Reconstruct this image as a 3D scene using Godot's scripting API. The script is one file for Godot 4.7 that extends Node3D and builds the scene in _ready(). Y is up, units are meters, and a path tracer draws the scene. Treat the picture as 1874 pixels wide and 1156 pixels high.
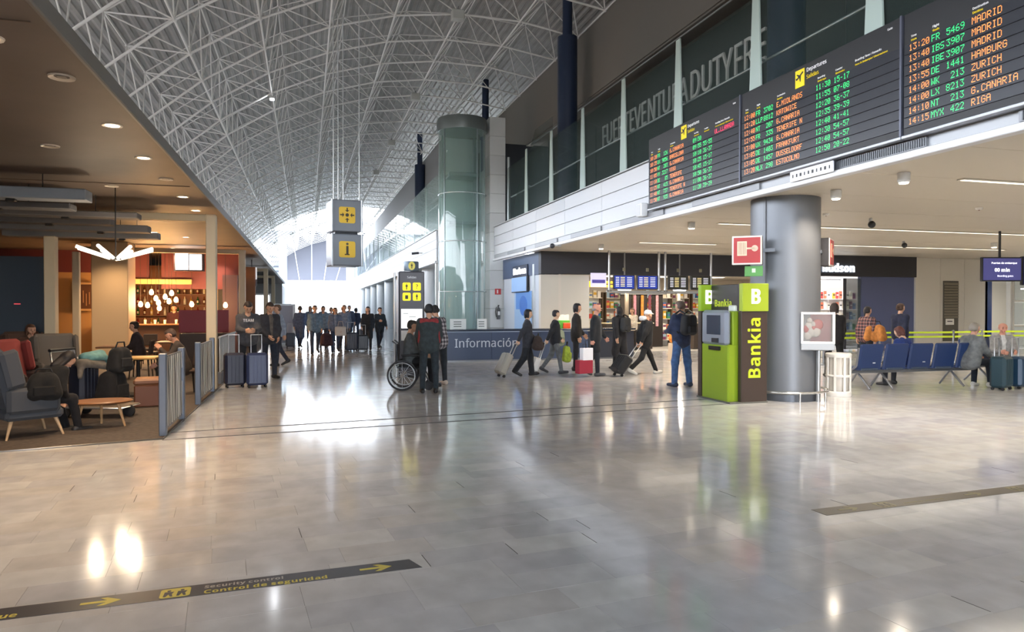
extends Node3D

# ---------- shape collector ----------
class G:
	var st := SurfaceTool.new()
	var T := Transform3D()
	var sg := 1
	func _init():
		st.begin(Mesh.PRIMITIVE_TRIANGLES)
	func v(p: Vector3):
		st.add_vertex(T * p)
	func tri(a: Vector3, b: Vector3, c: Vector3, grp := -1):
		st.set_smooth_group(grp)
		v(a); v(b); v(c)
	func quad(a: Vector3, b: Vector3, c: Vector3, d: Vector3, grp := -1):
		tri(a, b, c, grp); tri(a, c, d, grp)
	func fan(pts: Array, mid: Vector3, grp := -1):
		# a flat convex face of a convex body round mid
		var a: Vector3 = pts[0]
		for i in range(1, pts.size() - 1):
			var b: Vector3 = pts[i]
			var c: Vector3 = pts[i + 1]
			var nn := (a - c).cross(a - b)
			if nn.dot((a + b + c) / 3.0 - mid) >= 0.0: tri(a, b, c, grp)
			else: tri(a, c, b, grp)
	func uvquad(a: Vector3, b: Vector3, c: Vector3, d: Vector3, r := Rect2(0, 0, 1, 1)):
		# a top left, b top right, c bottom right, d bottom left
		var uv := [r.position, Vector2(r.end.x, r.position.y), r.end, Vector2(r.position.x, r.end.y)]
		var ps := [a, b, c, d]
		st.set_smooth_group(-1)
		for i in [0, 1, 2, 0, 2, 3]:
			st.set_uv(uv[i]); v(ps[i])
	func box(c: Vector3, s: Vector3, bev := 0.0):
		var h := s * 0.5
		if bev <= 0.0:
			for ax in 3:
				for sn in [-1.0, 1.0]:
					var pts := []
					for q in [[-1, -1], [1, -1], [1, 1], [-1, 1]]:
						var p := Vector3.ZERO
						p[ax] = h[ax] * sn
						p[(ax + 1) % 3] = h[(ax + 1) % 3] * q[0]
						p[(ax + 2) % 3] = h[(ax + 2) % 3] * q[1]
						pts.append(c + p)
					fan(pts, c)
			return
		var b: float = min(bev, min(h.x, min(h.y, h.z)) * 0.99)
		for ax in 3:
			for sn in [-1.0, 1.0]:
				var pts := []
				for q in [[-1, -1], [1, -1], [1, 1], [-1, 1]]:
					var p := Vector3.ZERO
					p[ax] = h[ax] * sn
					p[(ax + 1) % 3] = (h[(ax + 1) % 3] - b) * q[0]
					p[(ax + 2) % 3] = (h[(ax + 2) % 3] - b) * q[1]
					pts.append(c + p)
				fan(pts, c)
			var u := (ax + 1) % 3
			var w := (ax + 2) % 3
			for s1 in [-1.0, 1.0]:
				for s2 in [-1.0, 1.0]:
					var e := []
					for q in [[-1, 0], [1, 0], [1, 1], [-1, 1]]:
						var p := Vector3.ZERO
						p[ax] = (h[ax] - b) * q[0]
						p[u] = (h[u] - (b if q[1] == 1 else 0.0)) * s1
						p[w] = (h[w] - (0.0 if q[1] == 1 else b)) * s2
						e.append(c + p)
					fan(e, c)
		for sx in [-1.0, 1.0]:
			for sy in [-1.0, 1.0]:
				for sz in [-1.0, 1.0]:
					fan([c + Vector3((h.x - b) * sx, (h.y - b) * sy, h.z * sz), c + Vector3((h.x - b) * sx, h.y * sy, (h.z - b) * sz), c + Vector3(h.x * sx, (h.y - b) * sy, (h.z - b) * sz)], c)
	func tube(p0: Vector3, p1: Vector3, r0: float, r1 := -1.0, n := 10, caps := true):
		if r1 < 0.0: r1 = r0
		var d := (p1 - p0).normalized()
		var u := d.cross(Vector3.UP if absf(d.y) < 0.9 else Vector3.RIGHT).normalized()
		var w := d.cross(u)
		sg += 1
		var mid := (p0 + p1) * 0.5
		for i in n:
			var a := TAU * i / n
			var b := TAU * (i + 1) / n
			var ea := u * cos(a) + w * sin(a)
			var eb := u * cos(b) + w * sin(b)
			fan([p0 + ea * r0, p0 + eb * r0, p1 + eb * r1, p1 + ea * r1], mid, sg)
			if caps:
				fan([p0, p0 + ea * r0, p0 + eb * r0], mid)
				fan([p1, p1 + ea * r1, p1 + eb * r1], mid)
	func path(pts: Array, r: float, n := 8):
		var rings := []
		var u := Vector3.ZERO
		for i in pts.size():
			var p: Vector3 = pts[i]
			var d: Vector3
			if i == 0: d = (pts[1] - p).normalized()
			elif i == pts.size() - 1: d = (p - pts[i - 1]).normalized()
			else: d = ((pts[i + 1] - p).normalized() + (p - pts[i - 1]).normalized()).normalized()
			if u == Vector3.ZERO: u = d.cross(Vector3.UP if absf(d.y) < 0.9 else Vector3.RIGHT)
			u = (u - d * u.dot(d)).normalized()
			var w := d.cross(u)
			var ring := []
			for k in n: ring.append(p + (u * cos(TAU * k / n) + w * sin(TAU * k / n)) * r)
			rings.append(ring)
		sg += 1
		for i in pts.size() - 1:
			var mid: Vector3 = (pts[i] + pts[i + 1]) * 0.5
			for k in n:
				fan([rings[i][k], rings[i][(k + 1) % n], rings[i + 1][(k + 1) % n], rings[i + 1][k]], mid, sg)
		for k in range(1, n - 1):
			fan([rings[0][0], rings[0][k], rings[0][k + 1]], pts[1])
			fan([rings[-1][0], rings[-1][k], rings[-1][k + 1]], pts[-2])
	func lathe(prof: Array, n := 24, a0 := 0.0, a1 := TAU):
		sg += 1
		for i in prof.size() - 1:
			var p: Vector2 = prof[i]
			var q: Vector2 = prof[i + 1]
			if i > 0 and absf((q - p).angle_to(p - prof[i - 1])) > 0.6: sg += 1
			var nr := Vector2((q - p).y, -(q - p).x)
			for k in n:
				var a := a0 + (a1 - a0) * k / n
				var b := a0 + (a1 - a0) * (k + 1) / n
				var f := func(pt: Vector2, an: float): return Vector3(pt.x * cos(an), pt.y, pt.x * sin(an))
				var m := (a + b) * 0.5
				var c: Vector3 = f.call((p + q) * 0.5, m) - Vector3(nr.x * cos(m), nr.y, nr.x * sin(m))
				if p.x < 0.0001: fan([f.call(p, a), f.call(q, a), f.call(q, b)], c, sg)
				elif q.x < 0.0001: fan([f.call(p, a), f.call(q, a), f.call(p, b)], c, sg)
				else: fan([f.call(p, a), f.call(p, b), f.call(q, b), f.call(q, a)], c, sg)
	func prism(poly: PackedVector2Array, z0: float, z1: float):
		var ix := Geometry2D.triangulate_polygon(poly)
		var cw := Geometry2D.is_polygon_clockwise(poly)
		for i in range(0, ix.size(), 3):
			var a := poly[ix[i]]
			var b := poly[ix[i + 1]]
			var c := poly[ix[i + 2]]
			if (b - a).cross(c - a) > 0.0:
				var t := b
				b = c
				c = t
			tri(Vector3(a.x, a.y, z1), Vector3(b.x, b.y, z1), Vector3(c.x, c.y, z1))
			tri(Vector3(a.x, a.y, z0), Vector3(c.x, c.y, z0), Vector3(b.x, b.y, z0))
		for i in poly.size():
			var a := poly[i]
			var b := poly[(i + 1) % poly.size()]
			if not cw:
				var t := a
				a = b
				b = t
			quad(Vector3(a.x, a.y, z1), Vector3(a.x, a.y, z0), Vector3(b.x, b.y, z0), Vector3(b.x, b.y, z1))
	func ball(c: Vector3, r: Vector3, n := 12, m := 8):
		sg += 1
		for i in m:
			for k in n:
				var pts := []
				for q in [[i, k], [i, k + 1], [i + 1, k + 1], [i + 1, k]]:
					var th: float = PI * q[0] / m
					var ph: float = TAU * q[1] / n
					var p := c + Vector3(sin(th) * cos(ph) * r.x, cos(th) * r.y, sin(th) * sin(ph) * r.z)
					if pts.is_empty() or not pts[-1].is_equal_approx(p): pts.append(p)
				if pts.size() > 2 and pts[0].is_equal_approx(pts[-1]): pts.pop_back()
				if pts.size() > 2: fan(pts, c, sg)
	func mesh() -> ArrayMesh:
		st.generate_normals()
		return st.commit()

# ---------- naming, things, parts ----------
var taken := {}
var mats := {}
var meshes := {}
var rng := RandomNumberGenerator.new()

func numbered(parent: Node, called: String) -> String:
	var k := str(parent.get_instance_id()) + called
	taken[k] = taken.get(k, -1) + 1
	return called if taken[k] == 0 else "%s_%03d" % [called, taken[k]]

func thing(called: String, label: String, category: String, at := Vector3.ZERO, turn := 0.0, group := "") -> Node3D:
	var o := Node3D.new()
	o.name = numbered(self, called)
	add_child(o)
	o.position = at
	o.rotation_degrees.y = turn
	tag(o, label, category, group)
	return o

func tag(o: Node, label: String, category := "", group := ""):
	o.set_meta("label", label)
	if category != "": o.set_meta("category", category)
	if group != "": o.set_meta("group", group)

func part(parent: Node, called: String, what, m: Material, at := Vector3.ZERO, turn := 0.0) -> MeshInstance3D:
	var o := MeshInstance3D.new()
	o.mesh = what.mesh() if what is G else what
	o.material_override = m
	o.name = numbered(parent, called)
	parent.add_child(o)
	o.position = at
	o.rotation_degrees.y = turn
	return o

func struct(called: String, at := Vector3.ZERO) -> Node3D:
	var o := Node3D.new()
	o.name = numbered(self, called)
	add_child(o)
	o.position = at
	o.set_meta("kind", "structure")
	return o

func boxm(c: Vector3, s: Vector3, bev := 0.0) -> G:
	var g := G.new()
	g.box(c, s, bev)
	return g

func cached(key: String, make: Callable) -> Mesh:
	if not meshes.has(key):
		var r = make.call()
		meshes[key] = r.mesh() if r is G else r
	return meshes[key]

func mat(hex: String, rough := 0.6, metal := 0.0, opt := {}) -> StandardMaterial3D:
	var key := hex + str(rough) + str(metal) + str(opt)
	if mats.has(key): return mats[key]
	var m := StandardMaterial3D.new()
	m.albedo_color = Color(hex)
	m.roughness = rough
	m.metallic = metal
	if opt.has("glow"):
		m.emission_enabled = true
		m.emission = Color(opt.get("glow_color", hex))
		m.emission_energy_multiplier = opt.glow
	if opt.has("alpha"):
		m.transparency = BaseMaterial3D.TRANSPARENCY_ALPHA
		m.albedo_color.a = opt.alpha
	if opt.has("tex"):
		m.albedo_texture = opt.tex
		m.uv1_triplanar = true
		m.uv1_world_triplanar = opt.get("world", true)
		m.uv1_scale = opt.get("scale", Vector3.ONE)
	if opt.has("bump"):
		m.heightmap_enabled = true
		m.heightmap_texture = opt.bump
		m.heightmap_scale = opt.get("bump_scale", 0.1)
	if opt.has("vc"): m.vertex_color_use_as_albedo = true
	if opt.has("sheen"):
		m.rim_enabled = true
		m.rim = opt.sheen
	if opt.has("spec"): m.metallic_specular = opt.spec
	mats[key] = m
	return m

func noise_tex(freq: float, lo: float, hi: float, seed_: int, sz := 512, oct := 4, stretch := false) -> Texture2D:
	# a seamless grey pattern between lo and hi
	var n := FastNoiseLite.new()
	n.seed = seed_
	n.frequency = freq
	n.fractal_octaves = oct
	n.noise_type = FastNoiseLite.TYPE_SIMPLEX_SMOOTH
	var img := n.get_seamless_image(sz, sz)
	img.convert(Image.FORMAT_RGB8)
	for y in sz:
		for x in sz:
			var c := lo + (hi - lo) * img.get_pixel(x, y).r
			img.set_pixel(x, y, Color(c, c, c))
	if stretch:
		img.resize(sz, sz / 8)
		img.resize(sz, sz)
	return ImageTexture.create_from_image(img)

func text(s: String, size: float, depth := 0.01, bold := false, mono := false) -> TextMesh:
	# size is the height of a capital in metres
	var t := TextMesh.new()
	var f := SystemFont.new()
	f.font_names = PackedStringArray(["Droid Sans Mono" if mono else "Droid Sans"])
	if bold: f.font_weight = 700
	t.font = f
	t.font_size = 48
	t.pixel_size = size / 34.5
	t.depth = depth
	t.curve_step = 3.0
	t.text = s
	return t

func letters(parent: Node, s: String, size: float, m: Material, at: Vector3, turn := 0.0, depth := 0.01, bold := false, halign := HORIZONTAL_ALIGNMENT_CENTER, called := "lettering") -> MeshInstance3D:
	var t := text(s, size, depth, bold)
	t.horizontal_alignment = halign
	return part(parent, called, t, m, at, turn)

func lamp_spot(parent: Node, at: Vector3, col: Color, energy: float, angle := 55.0, size := 0.06):
	var l := SpotLight3D.new()
	l.name = numbered(parent, "lamp_light")
	parent.add_child(l)
	l.position = at
	l.rotation_degrees.x = -90
	l.light_color = col
	l.light_energy = energy
	l.spot_angle = angle
	l.spot_range = 40.0
	l.spot_attenuation = 2.0
	l.light_size = size
	l.shadow_enabled = true

func lamp_omni(parent: Node, at: Vector3, col: Color, energy: float, size := 0.08):
	var l := OmniLight3D.new()
	l.name = numbered(parent, "lamp_light")
	parent.add_child(l)
	l.position = at
	l.light_color = col
	l.light_energy = energy
	l.omni_range = 40.0
	l.omni_attenuation = 2.0
	l.light_size = size
	l.shadow_enabled = true

func lamp_area(parent: Node, at: Vector3, col: Color, energy: float, size: Vector2, rot := Vector3(-90, 0, 0)):
	var l := AreaLight3D.new()
	l.name = numbered(parent, "lamp_light")
	parent.add_child(l)
	l.position = at
	l.rotation_degrees = rot
	l.light_color = col
	l.light_energy = energy
	l.area_size = size
	l.area_range = 40.0
	l.area_attenuation = 2.0
	l.shadow_enabled = true

# ---------- scene ----------
const VC := Vector2(6.0, -3.6)   # centre of the vault's arc: x, y
const RL := 15.2                 # radius of the lower chords
const RU := 16.7                 # radius of the upper chords
const SOF := 3.6                 # height of the low ceilings

func _ready():
	rng.seed = 20240611
	var cam := Camera3D.new()
	cam.name = "camera"
	add_child(cam)
	cam.position = Vector3(0, 1.65, 0)
	cam.rotation_degrees = Vector3(-0.705, -16.17, 0)
	cam.fov = 47.95
	cam.far = 400.0
	cam.current = true
	var env := Environment.new()
	var sky := Sky.new()
	var sm := ProceduralSkyMaterial.new()
	sm.sky_top_color = Color(0.90, 0.94, 1.0)
	sm.sky_horizon_color = Color(0.95, 0.97, 1.0)
	sm.ground_horizon_color = Color(0.80, 0.80, 0.78)
	sm.ground_bottom_color = Color(0.55, 0.54, 0.52)
	sm.sky_energy_multiplier = 2.5
	sm.ground_energy_multiplier = 2.2
	sky.sky_material = sm
	env.sky = sky
	env.background_mode = Environment.BG_SKY
	env.tonemap_mode = Environment.TONE_MAPPER_LINEAR
	env.tonemap_exposure = 1.95
	env.sdfgi_enabled = true
	env.ssao_enabled = true
	env.ssil_enabled = true
	var we := WorldEnvironment.new()
	we.name = "world_environment"
	we.environment = env
	add_child(we)
	build_floor()
	build_vault()
	build_shell()
	build_mezzanine()
	build_lift()
	build_boards()
	build_shops()
	build_hall_things()
	build_waiting()
	build_cafe()
	build_people()

func arc(r: float, a: float, z: float) -> Vector3:
	return Vector3(VC.x + r * sin(a), VC.y + r * cos(a), z)

# ---------- floor ----------
func build_floor():
	var marble := noise_tex(0.012, 0.90, 1.0, 5, 512, 5, true)
	var f := struct("floor")
	part(f, "slab", boxm(Vector3(9, -0.165, -46), Vector3(44, 0.30, 126)), mat("#a8a5a2", 0.6))
	var tones := ["#dededf", "#dbdbdd", "#e5e5e4", "#d6d6d9", "#dddbd9"]
	var tm := []
	for t in tones: tm.append(mat(t, 0.11, 0.0, {"tex": marble, "scale": Vector3(0.5, 0.5, 0.5), "spec": 0.55}))
	var near := []
	var ba := Basis(Vector3.UP, deg_to_rad(6.0))
	var far := SurfaceTool.new()
	far.begin(Mesh.PRIMITIVE_TRIANGLES)
	far.set_smooth_group(-1)
	var W := 0.60
	var D := 0.30
	var fwd := Vector3(sin(deg_to_rad(16.17)), 0, -cos(deg_to_rad(16.17)))
	var rgt := Vector3(cos(deg_to_rad(16.17)), 0, sin(deg_to_rad(16.17)))
	for r in range(-410, 60):
		var off := rng.randf() * W
		for c in range(-32, 62):
			var p := ba * Vector3(c * W + off, 0, r * D)
			if p.z < -108.0 or p.z > 16.0: continue
			if p.x < -1.95 and p.z < -9.75: continue
			if p.x < -11.6: continue
			if p.z < -24.0 and p.x > 10.0: continue
			if p.x > 29.0: continue
			var t := rng.randi() % 5
			var depth := p.dot(fwd)
			var side := absf(p.dot(rgt))
			if depth > 3.2 and depth < 7.9 and side < depth * 0.75 + 0.4:
				near.append([p, t, depth])
				continue
			var col := Color(tones[t]).srgb_to_linear()
			far.set_color(col)
			var hx := W * 0.5 - 0.0012
			var hz := D * 0.5 - 0.0012
			var q := []
			for s in [[-1, -1], [1, -1], [1, 1], [-1, 1]]: q.append(p + ba * Vector3(hx * s[0], 0, hz * s[1]))
			for i in [0, 1, 2, 0, 2, 3]: far.add_vertex(q[i])
	near.sort_custom(func(a, b): return a[2] < b[2])
	var tile := cached("tile", func(): return boxm(Vector3(0, -0.006, 0), Vector3(W - 0.0016, 0.012, D - 0.0016)))
	var joint := cached("joint", func(): return boxm(Vector3(W * 0.5, -0.002, 0.02), Vector3(0.005, 0.0056, D * 0.75)))
	for i in near.size():
		var e = near[i]
		if i < 300:
			var o := part(f, "tile", tile, tm[e[1]], e[0], 6.0)
			o.rotation.x = rng.randfn(0.0, 0.0004)
			o.rotation.z = rng.randfn(0.0, 0.0004)
			if i % 9 == 4: part(o, "open_joint", joint, mat("#4d4a4a", 0.8))
		else:
			far.set_color(Color(tones[e[1]]).srgb_to_linear())
			var q := []
			for s in [[-1, -1], [1, -1], [1, 1], [-1, 1]]: q.append(e[0] + ba * Vector3((W * 0.5 - 0.0012) * s[0], 0, (D * 0.5 - 0.0012) * s[1]))
			for k in [0, 1, 2, 0, 2, 3]: far.add_vertex(q[k])
	far.generate_normals()
	var fo := part(f, "tile_field", far.commit(), mat("#ffffff", 0.11, 0.0, {"tex": marble, "scale": Vector3(0.5, 0.5, 0.5), "vc": true, "spec": 0.55}))
	fo.set_meta("kind", "stuff")
	# expansion joint across the hall
	for k in 2:
		var t := struct("trim_%d" % (k + 1))
		var a := Vector3(-1.72, 0.002, -9.66 - k * 0.55)
		var b := Vector3(7.0 + k * 0.2, 0.002, -10.62 - k * 0.7)
		var g := G.new()
		g.T = Transform3D(Basis(Vector3.UP, atan2(-(b - a).z, (b - a).x)), (a + b) * 0.5)
		g.box(Vector3.ZERO, Vector3((b - a).length(), 0.006, 0.03), 0.002)
		part(t, "joint_strip", g, mat("#4a494b", 0.35, 0.6))
	# cafe carpet
	var cf := struct("floor")
	var g2 := G.new()
	g2.prism(PackedVector2Array([Vector2(-12, 9.0), Vector2(-3.4, 9.36), Vector2(-1.72, 9.72), Vector2(-1.72, 62), Vector2(-12, 62)]), -0.02, 0.012)
	var c := part(cf, "cafe_carpet", g2, mat("#655a52", 0.85, 0.0, {"tex": noise_tex(0.06, 0.75, 1.0, 9, 256), "scale": Vector3(0.7, 0.7, 0.7)}))
	c.rotation_degrees.x = -90
	var g3 := G.new()
	g3.path([Vector3(-12, 0.008, -9.0), Vector3(-3.4, 0.008, -9.36), Vector3(-1.72, 0.008, -9.72), Vector3(-1.72, 0.008, -62)], 0.012, 6)
	part(cf, "edge_strip", g3, mat("#8d8a86", 0.35, 0.8))

# ---------- the vault ----------
func build_vault():
	var ce := struct("ceiling")
	var deck := mat("#aeaeaa", 0.55, 0.0, {"tex": noise_tex(0.02, 0.85, 1.0, 11, 256), "scale": Vector3(0.2, 0.2, 0.2)})
	for span in [[16.0, -84.0], [-100.0, -110.0]]:
		var g := G.new()
		var pts := []
		var a := -0.875
		while a < 0.47:
			for s in [[0.0, 0.0], [0.0055, 0.0], [0.0085, 0.07], [0.0135, 0.07], [0.0165, 0.0]]: pts.append([a + s[0], RU + 0.18 + s[1]])
			a += 0.0165
		for i in pts.size() - 1:
			var p0 := arc(pts[i][1], pts[i][0], span[0])
			var p1 := arc(pts[i + 1][1], pts[i + 1][0], span[0])
			var q0 := arc(pts[i][1], pts[i][0], span[1])
			var q1 := arc(pts[i + 1][1], pts[i + 1][0], span[1])
			g.quad(p0, q0, q1, p1)
		part(ce, "roof_deck", g, deck)
		var g2 := G.new()
		for i in 24:
			var b := -0.88 + i * 1.36 / 24.0
			g2.quad(arc(RU + 0.45, b, span[0]), arc(RU + 0.45, b + 1.36 / 24.0, span[0]), arc(RU + 0.45, b + 1.36 / 24.0, span[1]), arc(RU + 0.45, b, span[1]))
		part(ce, "roof_skin", g2, mat("#9a9a98", 0.8))
	# space frame
	var sf := struct("ceiling")
	var steel := mat("#e2e2de", 0.45, 0.0)
	var bars := []
	var nodes := []
	var a0 := -0.066
	var da := 0.1428
	var dz := 2.4
	for j in range(-3, 41):
		var z := 23.7 - 47.4 + 14.4 - j * dz     # -23.7 is a node row
		for k in range(-5, 3):
			var al := a0 + da * k
			var lo := arc(RL, al, z)
			nodes.append([lo, 0.07])
			if k < 2: bars.append([lo, arc(RL, al + da, z), 0.036])
			bars.append([lo, arc(RL, al, z - dz), 0.034])
			if k < 2:
				var up := arc(RU, al + da * 0.5, z - dz * 0.5)
				nodes.append([up, 0.05])
				bars.append([lo, up, 0.021])
				bars.append([arc(RL, al + da, z), up, 0.021])
				bars.append([arc(RL, al, z - dz), up, 0.021])
				bars.append([arc(RL, al + da, z - dz), up, 0.021])
				if k < 1: bars.append([up, arc(RU, al + da * 1.5, z - dz * 0.5), 0.022])
				bars.append([up, arc(RU, al + da * 0.5, z - dz * 1.5), 0.022])
	var eye := Vector3(0, 1.65, 0)
	for b in bars:
		var m: Vector3 = (b[0] + b[1]) * 0.5
		var d := m - eye
		var ang := atan2(d.y, Vector2(d.x, d.z).length())
		var az := atan2(d.x, -d.z) - deg_to_rad(16.17)
		var hid: bool = absf(az) > 0.66 or d.z > -6.0 or ang > 0.46 or m.x < -d.y * 0.86
		b.append(d.length() + (500.0 if hid else 0.0))
	bars.sort_custom(func(p, q): return p[3] < q[3])
	var unit := cached("unit_bar", func():
		var g := G.new()
		g.tube(Vector3(0, -0.5, 0), Vector3(0, 0.5, 0), 1.0, 1.0, 8, false)
		return g)
	var rest := G.new()
	for i in bars.size():
		var b = bars[i]
		if i < 300:
			var o := part(sf, "frame_bar", unit, steel)
			var d: Vector3 = b[1] - b[0]
			var y := d.normalized()
			var x := y.cross(Vector3.FORWARD if absf(y.z) < 0.9 else Vector3.RIGHT).normalized()
			o.transform = Transform3D(Basis(x * b[2], d, y.cross(x) * -b[2]), (b[0] + b[1]) * 0.5)
		else:
			rest.tube(b[0], b[1], b[2], b[2], 5, false)
	part(sf, "frame_bars_beyond", rest, steel).set_meta("kind", "stuff")
	var nd := G.new()
	for n in nodes: nd.ball(n[0], Vector3.ONE * n[1], 6, 4)
	part(sf, "frame_nodes", nd, steel).set_meta("kind", "stuff")
	# flood lights on the frame
	for i in 5:
		var n := arc(RL, a0 + da * -0.0, -14.1 - i * 9.6) + Vector3(-0.1, -0.18, 0.3)
		var t := thing("flood_light", "grey floodlight box clamped under the roof frame", "light", n, 0, "floodlights under the roof frame")
		part(t, "housing", boxm(Vector3(0, 0, 0), Vector3(0.42, 0.34, 0.30), 0.03), mat("#b9bbb6", 0.5))
		part(t, "bracket", boxm(Vector3(0, 0.2, 0), Vector3(0.05, 0.14, 0.2), 0.005), mat("#8b8d8c", 0.4, 0.5))
	var t2 := thing("ceiling_spotlight", "single small square lamp glowing on the roof frame", "light", arc(RL, a0 + da * -3, -28.5) + Vector3(0, -0.22, 0))
	part(t2, "housing", boxm(Vector3(0, 0.04, 0), Vector3(0.2, 0.1, 0.2), 0.02), mat("#c9cac8", 0.5))
	part(t2, "lamp_glass", boxm(Vector3(0, -0.03, 0), Vector3(0.17, 0.05, 0.17), 0.01), mat("#ffffff", 0.4, 0.0, {"glow": 3.0}))
	lamp_omni(t2, Vector3(0, -0.12, 0), Color(0.95, 0.97, 1), 0.4)

# ---------- walls, low ceilings, far end ----------
func glazing(parent: Node, x0: Vector3, ux: Vector3, uy: Vector3, nx: int, ny: int, frame: Material, pane: Material):
	# a mullioned window: corner, two edges, panes in each direction
	for i in nx + 1:
		var g := G.new()
		var a := x0 + ux * i / nx
		g.tube(a, a + uy, 0.05, 0.05, 6)
		part(parent, "mullion", g, frame)
	for j in ny + 1:
		var g := G.new()
		var a := x0 + uy * j / ny
		g.tube(a, a + ux, 0.045, 0.045, 6)
		part(parent, "transom", g, frame)
	for i in nx:
		for j in ny:
			var g := G.new()
			var a := x0 + ux * i / nx + uy * j / ny
			g.quad(a, a + ux / nx, a + ux / nx + uy / ny, a + uy / ny)
			part(parent, "pane", g, pane)

func build_shell():
	var white := mat("#c9c8c4", 0.6)
	var grey := mat("#8d8f92", 0.6)
	var pane := mat("#eef6f6", 0.03, 0.0, {"alpha": 0.06})
	var frame := mat("#b4b9bb", 0.4, 0.3)
	# cafe side: low ceiling and outer wall
	var so := struct("ceiling")
	part(so, "soffit_slab", boxm(Vector3(-6.95, SOF + 0.05, -23), Vector3(10.5, 0.1, 78)), mat("#6c5f56", 0.55, 0.0, {"tex": noise_tex(0.01, 0.9, 1.0, 3, 256), "scale": Vector3(0.3, 0.3, 0.3)}))
	part(so, "edge_trim", boxm(Vector3(-1.68, SOF + 0.055, -23), Vector3(0.04, 0.15, 78), 0.01), mat("#75706a", 0.5))
	for z in [-5.6, -12.5]:
		part(so, "joint_strip", boxm(Vector3(-5.4, SOF - 0.004, z), Vector3(7.2, 0.01, 0.02)), mat("#6a5a4c", 0.6))
	var wl := struct("wall_left")
	part(wl, "wall_panel", boxm(Vector3(-12.1, 1.9, -46), Vector3(0.2, 4.2, 124)), mat("#5a4a44", 0.7))
	var wn := struct("window_1")
	glazing(wn, Vector3(-12.0, 4.0, 15.6), Vector3(0, 0, -99.0), Vector3(5.2, 3.1, 0), 22, 1, frame, pane)
	# behind the camera
	var wb := struct("wall_rear")
	part(wb, "wall_panel", boxm(Vector3(20, 2.0, 16.1), Vector3(22, 4.2, 0.2)), white)
	part(wb, "wall_panel", boxm(Vector3(20, 7.5, 16.1), Vector3(22, 7.2, 0.2)), grey)
	part(wb, "wall_panel", boxm(Vector3(-7, 2.0, 16.1), Vector3(10.4, 4.2, 0.2)), white)
	part(wb, "wall_panel", boxm(Vector3(3.4, 10.8, 16.1), Vector3(12, 5.0, 0.2)), grey)
	var w2 := struct("window_2")
	glazing(w2, Vector3(-1.8, 0.05, 16.0), Vector3(10.8, 0, 0), Vector3(0, 8.2, 0), 4, 3, frame, pane)
	# far end
	var we := struct("wall_end")
	part(we, "gable_panel", boxm(Vector3(3.5, 9.0, -106.0), Vector3(19, 7.0, 0.3)), mat("#63656f", 0.7))
	part(we, "side_panel", boxm(Vector3(-9.0, 5.0, -106.0), Vector3(7.0, 10.4, 0.3)), grey)
	part(we, "side_panel", boxm(Vector3(9.5, 3.0, -106.0), Vector3(5.0, 6.4, 0.3)), grey)
	for i in 7:
		var g := G.new()
		g.tube(Vector3(-2.6 + i * 1.7, 5.6, -105.8), Vector3(-4.2 + i * 2.5, 10.4 + 0.6 * sin(i * 0.5), -105.8), 0.07, 0.07, 6)
		part(we, "gable_rib", g, mat("#e4e6ea", 0.5))
	var w3 := struct("window_3")
	glazing(w3, Vector3(-5.5, 0.05, -106.0), Vector3(12.5, 0, 0), Vector3(0, 5.4, 0), 6, 2, frame, pane)
	# outdoor apron beyond the end window
	var ap := struct("floor")
	part(ap, "apron", boxm(Vector3(0, -0.2, -170), Vector3(240, 0.3, 122)), mat("#c7c5be", 0.8))
	# pale columns and glass block towards the end
	for c in [[-2.6, -88.0, 0.45], [5.4, -92.0, 0.5]]:
		var t := struct("trim_3")
		var g := G.new()
		g.tube(Vector3(c[0], 0, c[1]), Vector3(c[0], 9.6, c[1]), c[2], c[2], 16)
		part(t, "end_column", g, mat("#c4d4dc", 0.35))
	var gb := struct("window_4")
	part(gb, "louvre_frame", boxm(Vector3(-4.4, 6.0, -86), Vector3(0.15, 4.2, 0.15), 0.01), frame)
	for i in 7:
		part(gb, "louvre", boxm(Vector3(-4.2, 4.4 + i * 0.55, -86), Vector3(2.6, 0.34, 0.06), 0.01), mat("#bcd8d6", 0.2, 0.0, {"alpha": 0.6}))
	# end of the cafe block
	var ws := struct("wall_side")
	part(ws, "wall_panel", boxm(Vector3(-7.0, 1.8, -62.0), Vector3(10.2, 3.6, 0.2)), mat("#b5b2ae", 0.7))
	part(ws, "wall_panel", boxm(Vector3(-2.2, 1.8, -84.0), Vector3(0.3, 3.6, 44.0)), mat("#c2c6ca", 0.7))
	# right part: outer walls of the waiting area
	var wr := struct("wall_right")
	part(wr, "wall_panel", boxm(Vector3(30.1, 1.9, -4.0), Vector3(0.2, 4.2, 41)), white)

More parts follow.
